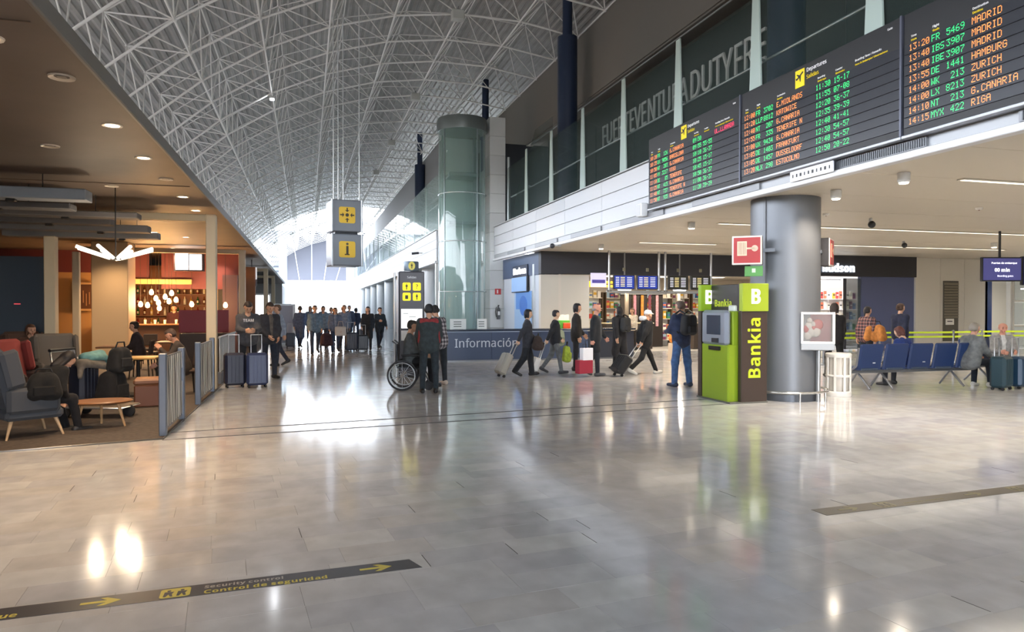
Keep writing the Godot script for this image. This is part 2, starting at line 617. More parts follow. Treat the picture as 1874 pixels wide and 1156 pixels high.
# ---------- mezzanine ----------
func fascia(x: float, z0: float, z1: float, st: Node, seg: float):
	var m := [mat("#c3c6ca", 0.35), mat("#bdc0c4", 0.35), mat("#c7c9cc", 0.35)]
	var n := int(round((z0 - z1) / seg))
	var L := (z0 - z1) / n
	for i in n:
		var zc := z0 - L * (i + 0.5)
		for r in 3:
			part(st, "fascia_panel", cached("fp%.2f" % L, func(): return boxm(Vector3.ZERO, Vector3(0.06, 0.368, L - 0.012), 0.004)), m[(i * 2 + r * 5 + i / 3) % 3], Vector3(x, 3.985 + r * 0.382, zc))
	var g := G.new()
	g.box(Vector3(x + 0.12, 4.35, (z0 + z1) * 0.5), Vector3(0.16, 1.2, z0 - z1))
	part(st, "backing", g, mat("#77797c", 0.6))
	part(st, "lower_lip", boxm(Vector3(x - 0.02, 3.6, (z0 + z1) * 0.5), Vector3(0.16, 0.09, z0 - z1), 0.01), mat("#cfd0d2", 0.35))
	part(st, "vent_channel", boxm(Vector3(x + 0.03, 3.72, (z0 + z1) * 0.5), Vector3(0.1, 0.15, z0 - z1)), mat("#a5a7aa", 0.4, 0.2))
	part(st, "top_rail", boxm(Vector3(x + 0.05, 4.97, (z0 + z1) * 0.5), Vector3(0.22, 0.03, z0 - z1), 0.008), mat("#c9ccce", 0.35, 0.3))

func build_mezzanine():
	var me := struct("ceiling")
	var beige := mat("#c6bcab", 0.45)
	# low ceiling of long metal boards over the waiting area
	for i in 23:
		var z := 15.1 - i * 1.75
		part(me, "ceiling_board", cached("ceilboard", func(): return boxm(Vector3.ZERO, Vector3(22.3, 0.05, 1.742), 0.006)), beige, Vector3(18.85, SOF + 0.03, z))
	part(me, "deck_slab", boxm(Vector3(18.9, 4.3, -4.2), Vector3(22.4, 1.2, 40.6)), mat("#6c6c6e", 0.8))
	var fa := struct("wall_fascia")
	fascia(7.5, 16.0, -28.4, fa, 2.775)
	# slotted air outlets in the channel under the boards
	for i in 9:
		var z := 2.0 - i * 3.4
		var t := G.new()
		t.box(Vector3(7.47, 3.72, z), Vector3(0.06, 0.12, 2.2))
		var o := part(fa, "air_grille", t, mat("#85878a", 0.4, 0.4))
		if i < 4:
			var s := G.new()
			for k in 60: s.box(Vector3(7.435, 3.72, z - 1.05 + k * 0.036), Vector3(0.02, 0.1, 0.014))
			part(o, "slats", s, mat("#6c6e72", 0.4, 0.5)).set_meta("kind", "stuff")
	var fb := struct("wall_fascia")
	fascia(5.4, -30.2, -87.0, fb, 4.0)
	part(fb, "end_return", boxm(Vector3(6.5, 4.3, -30.2), Vector3(2.1, 1.3, 0.12)), mat("#dfe1e4", 0.35))
	var mc := struct("ceiling")
	part(mc, "soffit_slab", boxm(Vector3(10.0, 3.8, -58.6), Vector3(9.0, 0.4, 57.0)), mat("#a9a69f", 0.5))
	var mw := struct("wall_far_shops")
	part(mw, "wall_panel", boxm(Vector3(9.0, 1.8, -60.0), Vector3(0.2, 3.6, 54.0)), mat("#8fa3ad", 0.5))
	part(mw, "wall_panel", boxm(Vector3(7.2, 1.8, -30.6), Vector3(3.6, 3.6, 0.2)), mat("#d6d6d4", 0.5))
	for i in 8:
		var g := G.new()
		g.tube(Vector3(6.0, 0, -36.0 - i * 6.0), Vector3(6.0, 3.6, -36.0 - i * 6.0), 0.34, 0.34, 16)
		part(mw, "round_pillar", g, mat("#cfd2d4", 0.4))
	# upper walls
	var uw := struct("wall_upper")
	part(uw, "grey_panel", boxm(Vector3(9.5, 10.0, -10.6), Vector3(0.3, 2.5, 53.4)), mat("#726e68", 0.7))
	part(uw, "outer_panel", boxm(Vector3(13.6, 10.5, -10.6), Vector3(0.3, 6.0, 53.4)), mat("#6e6a64", 0.7))
	part(uw, "soffit", boxm(Vector3(12.0, 8.85, -10.6), Vector3(5.4, 0.1, 53.4)), mat("#726e68", 0.7))
	part(uw, "back_panel", boxm(Vector3(10.2, 6.85, -6.6), Vector3(0.2, 3.9, 45.2)), mat("#3a3d3c", 0.35))
	part(uw, "light_rail", boxm(Vector3(9.3, 8.62, -6.6), Vector3(0.03, 0.03, 45.0)), mat("#b8bcbc", 0.3, 0.6))
	# fine joints of the dark cladding behind the letters
	for i in 10:
		part(uw, "cladding_joint", boxm(Vector3(10.09, 6.6, 4.0 - i * 3.1), Vector3(0.02, 3.2, 0.02)), mat("#55595a", 0.4))
	var uf := struct("wall_upper")
	part(uf, "grey_panel", boxm(Vector3(7.6, 9.6, -71.6), Vector3(0.3, 3.3, 69.0)), mat("#8b8c8c", 0.7))
	part(uf, "back_panel", boxm(Vector3(8.4, 6.6, -60.0), Vector3(0.2, 3.4, 58.0)), mat("#7d8987", 0.4))
	part(uf, "return_panel", boxm(Vector3(8.6, 9.6, -37.2), Vector3(2.3, 3.3, 0.2)), mat("#6e6a64", 0.7))
	part(uf, "dark_return", boxm(Vector3(10.6, 6.85, -30.1), Vector3(6.2, 3.9, 0.2)), mat("#1d2026", 0.5))
	part(uf, "outer_panel", boxm(Vector3(13.6, 10.5, -71.0), Vector3(0.3, 6.0, 70.0)), mat("#8b8c8c", 0.7))
	part(uf, "bracket_light", boxm(Vector3(7.3, 7.7, -47.0), Vector3(0.3, 0.7, 0.3), 0.05), mat("#2b2e31", 0.5))
	# glass balustrade with tapering glass fins
	var glass := mat("#3c4a48", 0.02, 0.0, {"alpha": 0.24, "spec": 0.12})
	var fin := mat("#b4c4be", 0.2, 0.0, {"alpha": 0.96})
	var gl := struct("window_5")
	for i in 10:
		var z := 0.0 - i * 2.7
		var g := G.new()
		g.box(Vector3(7.62, 6.05, z - 1.35), Vector3(0.02, 2.1, 2.66))
		part(gl, "glass_panel", g, glass)
		var h := G.new()
		h.T = Transform3D(Basis(Vector3(0, 0, -1), Vector3.UP, Vector3(1, 0, 0)), Vector3(7.57, 4.98, z))
		h.prism(PackedVector2Array([Vector2(-0.19, 0), Vector2(0.19, 0), Vector2(0.08, 2.32), Vector2(-0.08, 2.32)]), -0.01, 0.02)
		part(gl, "glass_fin", h, fin)
	for y in [6.0]:
		var g := G.new()
		g.tube(Vector3(7.8, y, 3.0), Vector3(7.8, y, -27.0), 0.025, 0.025, 8)
		part(gl, "hand_rail", g, mat("#c9d2d0", 0.3, 0.6))
	for i in 10:
		var g := G.new()
		g.tube(Vector3(7.66, 6.0, -i * 2.7), Vector3(7.8, 6.0, -i * 2.7 - 0.05), 0.02, 0.02, 6)
		part(gl, "rail_bracket", g, mat("#c9d2d0", 0.3, 0.6))
	var post := G.new()
	post.tube(Vector3(7.75, 4.98, -27.2), Vector3(7.75, 7.6, -27.2), 0.06, 0.06, 10)
	part(gl, "end_post", post, mat("#a9b0b0", 0.3, 0.7))
	var slant := G.new()
	slant.T = Transform3D(Basis(Vector3(0, 0, -1), Vector3.UP, Vector3(1, 0, 0)), Vector3(7.75, 4.98, -22.0))
	slant.prism(PackedVector2Array([Vector2(0, 0), Vector2(4.6, 0), Vector2(4.2, 0.9), Vector2(1.8, 2.9), Vector2(0, 2.9)]), 0.0, 0.02)
	part(gl, "slanted_pane", slant, glass)
	var gf := struct("window_6")
	for i in 14:
		part(gf, "glass_panel", boxm(Vector3(5.6, 6.25, -32.2 - i * 4.0), Vector3(0.02, 2.5, 3.96)), mat("#8fb0a8", 0.02, 0.0, {"alpha": 0.3, "spec": 0.25}))
		part(gf, "glass_post", boxm(Vector3(5.62, 6.2, -30.2 - i * 4.0), Vector3(0.08, 2.4, 0.05), 0.01), mat("#b6c4c0", 0.3))
	# blue columns standing behind the glass
	for z in [0.2, -11.4, -23.0, -34.6, -46.2]:
		var t := struct("trim_4")
		var g := G.new()
		var x := 8.65 if z > -40.0 else 7.15
		g.tube(Vector3(x, 4.9, z), Vector3(x, 10.9, z), 0.34, 0.34, 20)
		part(t, "blue_column", g, mat("#22304a", 0.4))
		var h := G.new()
		h.tube(Vector3(x, 10.9, z), Vector3(x, 13.0, z), 0.17, 0.17, 14)
		part(t, "column_head", h, mat("#22304a", 0.4))
	# large letters on the dark wall
	var sg := thing("wall_sign", "long row of large thin silver letters on the dark upper wall", "sign", Vector3(10.05, 7.25, -17.6), -90)
	var la := letters(sg, "FUERTEVENTURA", 0.72, mat("#d5dcda", 0.4), Vector3(-5.6, 0.36, 0.03), 0, 0.04, false, HORIZONTAL_ALIGNMENT_LEFT)
	la.scale.x = 5.8 / la.mesh.get_aabb().size.x
	var lb := letters(sg, "DUTYFREE", 0.74, mat("#f0f4f2", 0.4), Vector3(0.35, 0.37, 0.03), 0, 0.05, false, HORIZONTAL_ALIGNMENT_LEFT)
	lb.scale.x = 3.7 / lb.mesh.get_aabb().size.x
	for s in [-3.0, 0.0, 3.0]: part(sg, "fixing", boxm(Vector3(s, 0.33, 0.0), Vector3(0.05, 0.1, 0.1)), mat("#555a5a", 0.5))

# ---------- glass lift ----------
func build_lift():
	var c := Vector3(6.25, 0, -29.0)
	var t := thing("glass_lift", "tall round glass lift tower beside the white tiled pillar", "lift", c)
	var steel := mat("#8d9899", 0.3, 0.7)
	var glass := mat("#8fb3ab", 0.03, 0.0, {"alpha": 0.34})
	for i in 12:
		var a0 := PI * 0.06 + i * (PI * 1.25) / 12.0 - 0.1
		var a1 := a0 + PI * 1.25 / 12.0
		for k in 4:
			var y0: float = [0.0, 2.3, 4.35, 6.3][k]
			var y1: float = [2.28, 4.33, 6.28, 8.9][k]
			if i % 3 != 0: continue
			var g := G.new()
			var a2 := a0 + 3.0 * PI * 1.25 / 12.0
			for m in 4:
				var p := lerpf(a0, a2, m / 4.0)
				var q := lerpf(a0, a2, (m + 1) / 4.0)
				g.quad(Vector3(cos(p), 0, sin(p)) * 0.98 + Vector3(0, y0, 0), Vector3(cos(p), 0, sin(p)) * 0.98 + Vector3(0, y1, 0), Vector3(cos(q), 0, sin(q)) * 0.98 + Vector3(0, y1, 0), Vector3(cos(q), 0, sin(q)) * 0.98 + Vector3(0, y0, 0), 1)
			part(t, "curved_pane", g, glass)
	for y in [2.29, 4.34, 6.29]:
		var g := G.new()
		var pts := []
		for m in 21: pts.append(Vector3(cos(-0.1 + m * 0.205), 0, sin(-0.1 + m * 0.205)) * 0.99 + Vector3(0, y, 0))
		g.path(pts, 0.025, 6)
		part(t, "ring", g, mat("#c3cccb", 0.25, 0.7))
	var cap := G.new()
	cap.lathe([Vector2(0.0, 9.4), Vector2(1.02, 9.4), Vector2(1.06, 9.15), Vector2(1.02, 8.88), Vector2(0.0, 8.88)], 28)
	part(t, "roof_cap", cap, mat("#7c8484", 0.35, 0.4))
	for a in [-0.1, 1.1, 2.6, 3.9]:
		var g := G.new()
		g.tube(Vector3(cos(a) * 0.98, 0, sin(a) * 0.98), Vector3(cos(a) * 0.98, 8.9, sin(a) * 0.98), 0.035, 0.035, 8)
		part(t, "glass_post", g, steel)
	for s in [-0.35, 0.35]:
		part(t, "guide_rail", boxm(Vector3(0.72 , 4.45, s - 0.5), Vector3(0.12, 8.9, 0.1), 0.01), steel)
	var car := part(t, "lift_car", boxm(Vector3(0.0, 5.1, -0.1), Vector3(1.25, 0.12, 1.1), 0.03), mat("#6f7d7c", 0.4, 0.4))
	part(car, "car_roof", boxm(Vector3(0.0, 7.1, -0.1), Vector3(1.25, 0.16, 1.1), 0.03), mat("#6f7d7c", 0.4, 0.4))
	part(car, "car_pane", boxm(Vector3(0.0, 6.1, -0.6), Vector3(1.2, 1.9, 0.03)), mat("#9db5b0", 0.1, 0.0, {"alpha": 0.5}))
	part(t, "shaft_wall", boxm(Vector3(0.2, 4.45, -1.1), Vector3(1.7, 8.9, 0.1)), mat("#a5b8b4", 0.4))
	for k in 3:
		var g := G.new()
		g.path([Vector3(0.5, 0.2, 0.5 - k * 0.1), Vector3(0.55, 3.0, 0.45), Vector3(0.62, 8.0, 0.4 - k * 0.1)], 0.02, 6)
		part(t, "cable", g, mat("#2b2f30", 0.5))
	# pillar clad in white tiles
	var p := struct("wall_pillar")
	part(p, "core", boxm(Vector3(7.68, 4.7, -29.1), Vector3(0.6, 9.4, 0.9)), mat("#8c8c8a", 0.7))
	for r in 12:
		var hh := 9.55 / 12.0
		part(p, "tile", cached("pt", func(): return boxm(Vector3.ZERO, Vector3(0.63, hh - 0.012, 0.03), 0.005)), mat("#d3d4d2", 0.3) if r % 3 else mat("#cbcccb", 0.3), Vector3(7.68, hh * (r + 0.5), -28.63))
		part(p, "tile", cached("pt2", func(): return boxm(Vector3.ZERO, Vector3(0.03, hh - 0.012, 0.94), 0.005)), mat("#d3d4d2", 0.3), Vector3(7.36, hh * (r + 0.5), -29.1))
		part(p, "tile", cached("pt2", func(): return boxm(Vector3.ZERO, Vector3(0.03, hh - 0.012, 0.94), 0.005)), mat("#d3d4d2", 0.3), Vector3(8.0, hh * (r + 0.5), -29.1))

# ---------- departure boards ----------
const FONT := {
	"0": [14, 17, 19, 21, 25, 17, 14], "1": [4, 12, 4, 4, 4, 4, 14], "2": [14, 17, 1, 2, 4, 8, 31], "3": [31, 2, 4, 2, 1, 17, 14], "4": [2, 6, 10, 18, 31, 2, 2],
	"5": [31, 16, 30, 1, 1, 17, 14], "6": [6, 8, 16, 30, 17, 17, 14], "7": [31, 1, 2, 4, 8, 8, 8], "8": [14, 17, 17, 14, 17, 17, 14], "9": [14, 17, 17, 15, 1, 2, 12],
	"A": [14, 17, 17, 31, 17, 17, 17], "B": [30, 17, 17, 30, 17, 17, 30], "C": [14, 17, 16, 16, 16, 17, 14], "D": [30, 17, 17, 17, 17, 17, 30], "E": [31, 16, 16, 30, 16, 16, 31],
	"F": [31, 16, 16, 30, 16, 16, 16], "G": [14, 17, 16, 23, 17, 17, 14], "H": [17, 17, 17, 31, 17, 17, 17], "I": [14, 4, 4, 4, 4, 4, 14], "K": [17, 18, 20, 24, 20, 18, 17],
	"L": [16, 16, 16, 16, 16, 16, 31], "M": [17, 27, 21, 21, 17, 17, 17], "N": [17, 25, 25, 21, 19, 19, 17], "O": [14, 17, 17, 17, 17, 17, 14], "P": [30, 17, 17, 30, 16, 16, 16],
	"R": [30, 17, 17, 30, 20, 18, 17], "S": [15, 16, 16, 14, 1, 1, 30], "T": [31, 4, 4, 4, 4, 4, 4], "U": [17, 17, 17, 17, 17, 17, 14], "V": [17, 17, 17, 17, 17, 10, 4],
	"W": [17, 17, 17, 21, 21, 27, 17], "X": [17, 17, 10, 4, 10, 17, 17], "Y": [17, 17, 10, 4, 4, 4, 4], "Z": [31, 1, 2, 4, 8, 16, 31], ":": [0, 4, 4, 0, 4, 4, 0], ".": [0, 0, 0, 0, 0, 12, 12], "-": [0, 0, 0, 14, 0, 0, 0]}

func led(img: Image, s: String, x0: int, y0: int, c: Color):
	for ch in s:
		if FONT.has(ch):
			for r in 7:
				for b in 5:
					if FONT[ch][r] & (16 >> b): img.fill_rect(Rect2i((x0 + b) * 3, (y0 + r) * 3, 3, 2), c)
		x0 += 6

func led_rows(rows: Array) -> ImageTexture:
	var img := Image.create(990, 240, false, Image.FORMAT_RGB8)
	img.fill(Color.BLACK)
	var amber := Color("#ff8a3a")
	var green := Color("#1fe870")
	for i in rows.size():
		var r: Array = rows[i]
		led(img, r[0], 8, i * 10 + 1, amber)
		led(img, r[1], 40, i * 10 + 1, green)
		led(img, r[2], 84 - 6 * r[2].length(), i * 10 + 1, green)
		led(img, r[3], 92, i * 10 + 1, amber)
		led(img, r[4], 180, i * 10 + 1, green)
		led(img, r[5], 216, i * 10 + 1, green)
		if r.size() > 6: led(img, r[6], 254, i * 10 + 1, Color("#ff2a58"))
	return ImageTexture.create_from_image(img)

func plane_icon(g: G, s: float):
	# a small climbing aeroplane
	g.prism(PackedVector2Array([Vector2(-0.42, -0.18), Vector2(-0.34, -0.2), Vector2(-0.1, -0.08), Vector2(0.42, 0.26), Vector2(0.44, 0.36), Vector2(0.34, 0.37), Vector2(0.02, 0.16), Vector2(-0.3, 0.3), Vector2(-0.36, 0.26), Vector2(-0.14, 0.06), Vector2(-0.3, -0.04), Vector2(-0.46, 0.0)]) , 0.0, 0.004 / s)
	g.prism(PackedVector2Array([Vector2(-0.04, -0.02), Vector2(0.06, -0.4), Vector2(0.12, -0.38), Vector2(0.16, 0.1)]), 0.0, 0.004 / s)

func build_boards():
	var rows := [
		[["10:20", "FR", "126", "G.CANARIA", "09:50", "", "UL.LLAMADA"], ["10:35", "UX", "9056", "BARCELONA", "09:55", "55-55"], ["10:50", "NT", "203", "G.CANARIA", "10:10", "36-37"], ["11:05", "VY", "3217", "VIGO", "10:25", "15-17"], ["11:10", "DE", "85", "TENERIFE", "10:45", "15-17"], ["11:25", "NT", "415", "G.CANARIA", "10:50", "36-37"], ["11:40", "NT", "737", "TENERIFE N", "11:00", "36-37"], ["11:50", "NT", "935", "G.CANARIA", "11:20", "39-39"]],
		[["12:00", "FR", "3702", "E.MIDLANDS", "11:30", "15-17"], ["12:20", "LLP", "8812", "KATOWICE", "11:55", "07-08"], ["12:40", "NT", "207", "G.CANARIA", "12:20", "36-37"], ["12:55", "FR", "335", "TENERIFE N", "12:35", "39-39"], ["13:00", "UX", "9434", "G.CANARIA", "12:40", "41-41"], ["13:05", "DE", "1403", "FRANKFURT", "12:30", "54-57"], ["13:05", "DE", "1457", "DUSSELDORF", "12:40", "54-57"], ["13:20", "NLX", "298", "ESTOCOLMO", "12:50", "20-22"]],
		[["13:20", "FR", "5469", "MADRID", "", ""], ["13:40", "IBS", "3907", "MADRID", "", ""], ["13:40", "IBE", "3907", "MADRID", "", ""], ["13:55", "DE", "1441", "HAMBURG", "", ""], ["14:00", "WK", "213", "ZURICH", "", ""], ["14:00", "LX", "8213", "ZURICH", "", ""], ["14:10", "NT", "213", "G.CANARIA", "", ""], ["14:15", "MYX", "422", "RIGA", "", ""]]]
	var what := ["departure board showing a red last-call remark beside the white fascia panels", "departure board listing E.MIDLANDS, KATOWICE and FRANKFURT with green counter numbers", "departure board listing MADRID, HAMBURG, ZURICH and RIGA in orange letters"]
	var black := mat("#101115", 0.45)
	var rowm := mat("#2b2d35", 0.4)
	var white := mat("#f2f2f2", 0.5)
	var yellow := mat("#f5d90a", 0.5)
	for i in 3:
		var t := thing("departure_board", what[i], "display board", Vector3(7.38, 3.83, -12.63 + i * 3.51), -90)
		t.scale.y = 0.965
		var W := 3.50
		part(t, "housing", boxm(Vector3(0, 0.8, -0.03), Vector3(W, 1.6, 0.14), 0.01), black)
		part(t, "frame_post", boxm(Vector3(W * 0.5 - 0.012, 0.8, 0.045), Vector3(0.03, 1.6, 0.05), 0.004), mat("#5a5d6a", 0.35, 0.4))
		part(t, "bottom_rail", boxm(Vector3(0, -0.02, 0.03), Vector3(W, 0.05, 0.09), 0.01), mat("#9a9ca1", 0.3, 0.7))
		var lm := StandardMaterial3D.new()
		var tx := led_rows(rows[i])
		lm.albedo_color = Color("#23252c")
		lm.roughness = 0.3
		lm.emission_enabled = true
		lm.emission = Color.WHITE
		lm.emission_operator = BaseMaterial3D.EMISSION_OP_MULTIPLY
		lm.emission_texture = tx
		lm.emission_energy_multiplier = 2.0
		for r in 8:
			var y := 1.12 - r * 0.137
			var rp := part(t, "row_panel", cached("rowpanel", func(): return boxm(Vector3.ZERO, Vector3(3.44, 0.128, 0.02), 0.004)), rowm, Vector3(0, y, 0.045))
			var q := G.new()
			q.uvquad(Vector3(-1.715, 0.06, 0.012), Vector3(1.715, 0.06, 0.012), Vector3(1.715, -0.06, 0.012), Vector3(-1.715, -0.06, 0.012), Rect2(0.004, r / 8.0 + 0.001, 0.992, 0.123))
			part(rp, "led_display", q, lm)
		var l := -W * 0.5
		var ic := part(t, "departures_sign", boxm(Vector3(l + 1.53, 1.40, 0.042), Vector3(0.21, 0.28, 0.01), 0.004), yellow)
		var pg := G.new()
		pg.T = Transform3D(Basis().scaled(Vector3(0.19, 0.19, 0.19)), Vector3(l + 1.53, 1.42, 0.047))
		plane_icon(pg, 0.19)
		part(ic, "aeroplane_symbol", pg, black)
		var hd := [["Departures", 0.062, white, 1.68, 1.47], ["Salidas", 0.062, yellow, 1.68, 1.36], ["Time", 0.028, white, 0.12, 1.27], ["Hora", 0.028, yellow, 0.12, 1.22], ["Flight", 0.028, white, 0.44, 1.27], ["Vuelo", 0.028, yellow, 0.44, 1.22], ["Destination", 0.028, white, 0.98, 1.27], ["Destino", 0.028, yellow, 0.98, 1.22], ["Boarding", 0.028, white, 1.93, 1.27], ["Embarque", 0.028, yellow, 1.93, 1.22], ["Counter", 0.028, white, 2.3, 1.27], ["Mostrador", 0.028, yellow, 2.3, 1.22], ["Boarding Time / Remarks", 0.03, white, 2.68, 1.28], ["Hora de Embarque / Observaciones", 0.026, yellow, 2.68, 1.22], ["Gate", 0.03, white, 3.25, 1.50]]
		for h in hd: letters(t, h[0], h[1], h[2], Vector3(l + h[3], h[4] + h[1] * 0.2, 0.044), 0, 0.004, false, HORIZONTAL_ALIGNMENT_LEFT)
	# small white print box and loudspeaker under the boards
	var n := thing("notice_strip", "white strip printed with small black pictograms below the departure boards", "sign", Vector3(7.36, 3.64, -9.1), -90)
	part(n, "panel", boxm(Vector3(0, 0.06, 0), Vector3(0.95, 0.16, 0.03), 0.006), mat("#e8e8ea", 0.4))
	for k in 10: part(n, "pictogram", boxm(Vector3(-0.4 + k * 0.09, 0.06, 0.017), Vector3(0.02 + 0.01 * (k % 3), 0.05, 0.006)), mat("#3a3a3c", 0.6))
	var sp := thing("wall_speaker", "small white loudspeaker at the end of the departure boards", "speaker", Vector3(7.36, 3.72, -14.75), -90)
	part(sp, "cabinet", boxm(Vector3(0, 0.14, 0), Vector3(0.26, 0.3, 0.18), 0.02), mat("#e2e3e4", 0.4))
	part(sp, "grille", boxm(Vector3(0, 0.14, 0.092), Vector3(0.2, 0.24, 0.01), 0.004), mat("#c3c5c7", 0.6))

# ---------- shops under the mezzanine ----------
func screen_mat(bg: String, glow: float) -> StandardMaterial3D:
	return mat(bg, 0.25, 0.0, {"glow": glow})

func monitor(called: String, label: String, at: Vector3, turn: float, w: float, h: float, bg: String, rows: int, group := "", tilt := 0.0) -> Node3D:
	var t := thing(called, label, "screen", at, turn, group)
	t.rotation_degrees.x = tilt
	part(t, "casing", boxm(Vector3(0, 0, 0), Vector3(w, h, 0.09), 0.012), mat("#1d1e22", 0.4))
	var s := part(t, "screen", boxm(Vector3(0, 0, 0.045), Vector3(w - 0.06, h - 0.06, 0.008)), screen_mat(bg, 0.35))
	for r in rows:
		var y := h * 0.5 - 0.09 - r * (h - 0.14) / rows
		for c in [[-0.4, 0.16, "#e6e8f5"], [-0.16, 0.2, "#f4e2a0"], [0.16, 0.24, "#dfe2ee"]]:
			part(s, "screen_line", boxm(Vector3(c[0] * w * 0.95 + c[1] * w * 0.5 - 0.02, y, 0.051), Vector3(c[1] * w, (h - 0.14) / rows * 0.42, 0.004)), mat(c[2], 0.4, 0.0, {"glow": 0.3}))
	return t

func build_shops():
	var cream := mat("#cfc9bd", 0.55)
	var dark := mat("#34353c", 0.5)
	var navy := mat("#2a3a5c", 0.5)
	# return wall towards the lift
	var wa := struct("wall_shop_return")
	part(wa, "wall_panel", boxm(Vector3(8.0, 1.4, -26.1), Vector3(0.2, 2.8, 4.7)), mat("#c3ccd6", 0.45))
	part(wa, "lintel", boxm(Vector3(7.98, 3.2, -26.1), Vector3(0.24, 0.8, 4.7)), mat("#3c4d6c", 0.45))
	part(wa, "end_panel", boxm(Vector3(8.3, 1.8, -28.66), Vector3(0.5, 3.6, 0.3)), mat("#d6d7d6", 0.4))
	part(wa, "mullion", boxm(Vector3(7.87, 1.6, -24.3), Vector3(0.08, 3.2, 0.16), 0.01), mat("#c7ccd0", 0.3, 0.5))
	var wc := struct("wall_shops")
	part(wc, "wall_panel", boxm(Vector3(8.8, 1.4, -23.7), Vector3(1.82, 2.8, 0.2)), cream)
	part(wc, "lintel", boxm(Vector3(12.85, 3.22, -23.62), Vector3(9.98, 0.8, 0.28)), dark)
	part(wc, "side_panel", boxm(Vector3(17.3, 1.4, -23.7), Vector3(1.3, 2.8, 0.2)), cream)
	for x in [11.2, 13.3]: part(wc, "door_post", boxm(Vector3(x, 1.4, -23.65), Vector3(0.12, 2.8, 0.12), 0.01), mat("#8a7a66", 0.4, 0.3))
	# room of the news shop
	var wk := struct("wall_shop_room")
	part(wk, "back_panel", boxm(Vector3(14.2, 1.8, -29.0), Vector3(11.6, 3.6, 0.2)), mat("#d5ccc0", 0.6))
	part(wk, "side_panel", boxm(Vector3(8.6, 1.8, -26.3), Vector3(0.1, 3.6, 5.4)), mat("#d5ccc0", 0.6))
	part(wk, "side_panel", boxm(Vector3(19.6, 1.8, -26.4), Vector3(0.1, 3.6, 5.4)), mat("#d5ccc0", 0.6))
	var sc := struct("ceiling")
	part(sc, "shop_ceiling", boxm(Vector3(14.1, 2.95, -26.3), Vector3(11.0, 0.1, 5.2)), mat("#d8d2c8", 0.6))
	for i in 3:
		var t := thing("shop_ceiling_light", "bright square panel light in the news shop ceiling", "light", Vector3(11.2 + i * 2.4, 2.88, -25.6), 0, "panel lights in the news shop ceiling")
		part(t, "frame", boxm(Vector3.ZERO, Vector3(0.7, 0.04, 0.7), 0.01), mat("#cfcfcf", 0.5))
		part(t, "diffuser", boxm(Vector3(0, -0.022, 0), Vector3(0.62, 0.01, 0.62)), mat("#fff6e8", 0.5, 0.0, {"glow": 3.0}))
		lamp_area(t, Vector3(0, -0.04, 0), Color(1, 0.93, 0.82), 4.0, Vector2(0.62, 0.62))
	# shelving with goods
	var cols := ["#c9483f", "#e8e1d0", "#3f66a8", "#e0b13c", "#f3efe8", "#7a3b63", "#3f8a5c", "#d9795a", "#efe6c8", "#a8c4dc"]
	var cname := {"#c9483f": "red", "#e8e1d0": "cream", "#3f66a8": "blue", "#e0b13c": "yellow", "#f3efe8": "white", "#7a3b63": "plum", "#3f8a5c": "green", "#d9795a": "salmon", "#efe6c8": "pale yellow", "#a8c4dc": "light blue"}
	var ordn := ["lowest", "second lowest", "middle", "second highest", "highest"]
	var idx := 0
	for u in 5:
		var x := 11.7 + u * 1.4
		var z := -28.6 if u != 2 else -27.6
		var t := thing("display_shelf", ["tall goods shelf next to the news shop's cream side wall", "tall goods shelf beside the forward shelf in the news shop", "tall goods shelf standing forward of the others in the news shop", "tall goods shelf behind the capped walker in the news shop", "tall goods shelf behind the brown counter in the news shop"][u], "shelf", Vector3(x, 0, z), 0, "shelf units in the news shop")
		part(t, "back", boxm(Vector3(0, 1.15, -0.2), Vector3(1.25, 2.3, 0.04)), mat("#f0ece4", 0.5))
		for s in [-0.62, 0.62]: part(t, "side", boxm(Vector3(s, 1.15, 0), Vector3(0.04, 2.3, 0.42), 0.005), mat("#6a5846", 0.5))
		for k in 5: part(t, "shelf_board", boxm(Vector3(0, 0.25 + k * 0.45, 0.0), Vector3(1.2, 0.03, 0.4), 0.004), mat("#e9e3d8", 0.5))
		for k in 5:
			for j in 6:
				idx += 1
				var hh := 0.2 + 0.12 * ((idx * 7) % 4) / 3.0
				var c: String = cols[(idx * 3 + k) % 10]
				var b := thing("packaged_goods", "%s carton with %s band on the %s board in the news shop" % [cname[c], cname[cols[(idx + 4) % 10]], ordn[k]], "box", Vector3(x - 0.5 + j * 0.2, 0.266 + k * 0.45, z + 0.06), rng.randf_range(-6, 6), "goods on the news shop shelves")
				part(b, "carton", cached("carton%.2f" % hh, func(): return boxm(Vector3(0, hh * 0.5, 0), Vector3(0.15, hh, 0.1), 0.006)), mat(c, 0.5))
				part(b, "print_band", cached("band%.2f" % hh, func(): return boxm(Vector3(0, hh * 0.55, 0.051), Vector3(0.13, hh * 0.35, 0.004))), mat(cols[(idx + 4) % 10], 0.5))
	for s in [[12.2, -25.8, "#3a3230"], [15.8, -25.4, "#4b4038"]]:
		var t := thing("sales_counter", "brown sales counter of the news shop " + ("with a light top" if s[0] > 13 else "with a dark front"), "counter", Vector3(s[0], 0, s[1]))
		part(t, "body", boxm(Vector3(0, 0.5, 0), Vector3(2.0, 1.0, 0.6), 0.01), mat(s[2], 0.5))
		part(t, "top", boxm(Vector3(0, 1.02, 0), Vector3(2.1, 0.04, 0.7), 0.01), mat("#c9b89c", 0.4))
	# revolving rack by the entrance
	var rk := thing("magazine_rack", "low magazine rack with coloured covers at the shop entrance", "rack", Vector3(15.2, 0, -23.0))
	part(rk, "frame", boxm(Vector3(0, 0.7, -0.15), Vector3(1.9, 1.4, 0.06), 0.01), mat("#d9d2c6", 0.5))
	part(rk, "plinth", boxm(Vector3(0, 0.12, 0), Vector3(1.9, 0.24, 0.5), 0.01), mat("#1f1d1c", 0.5))
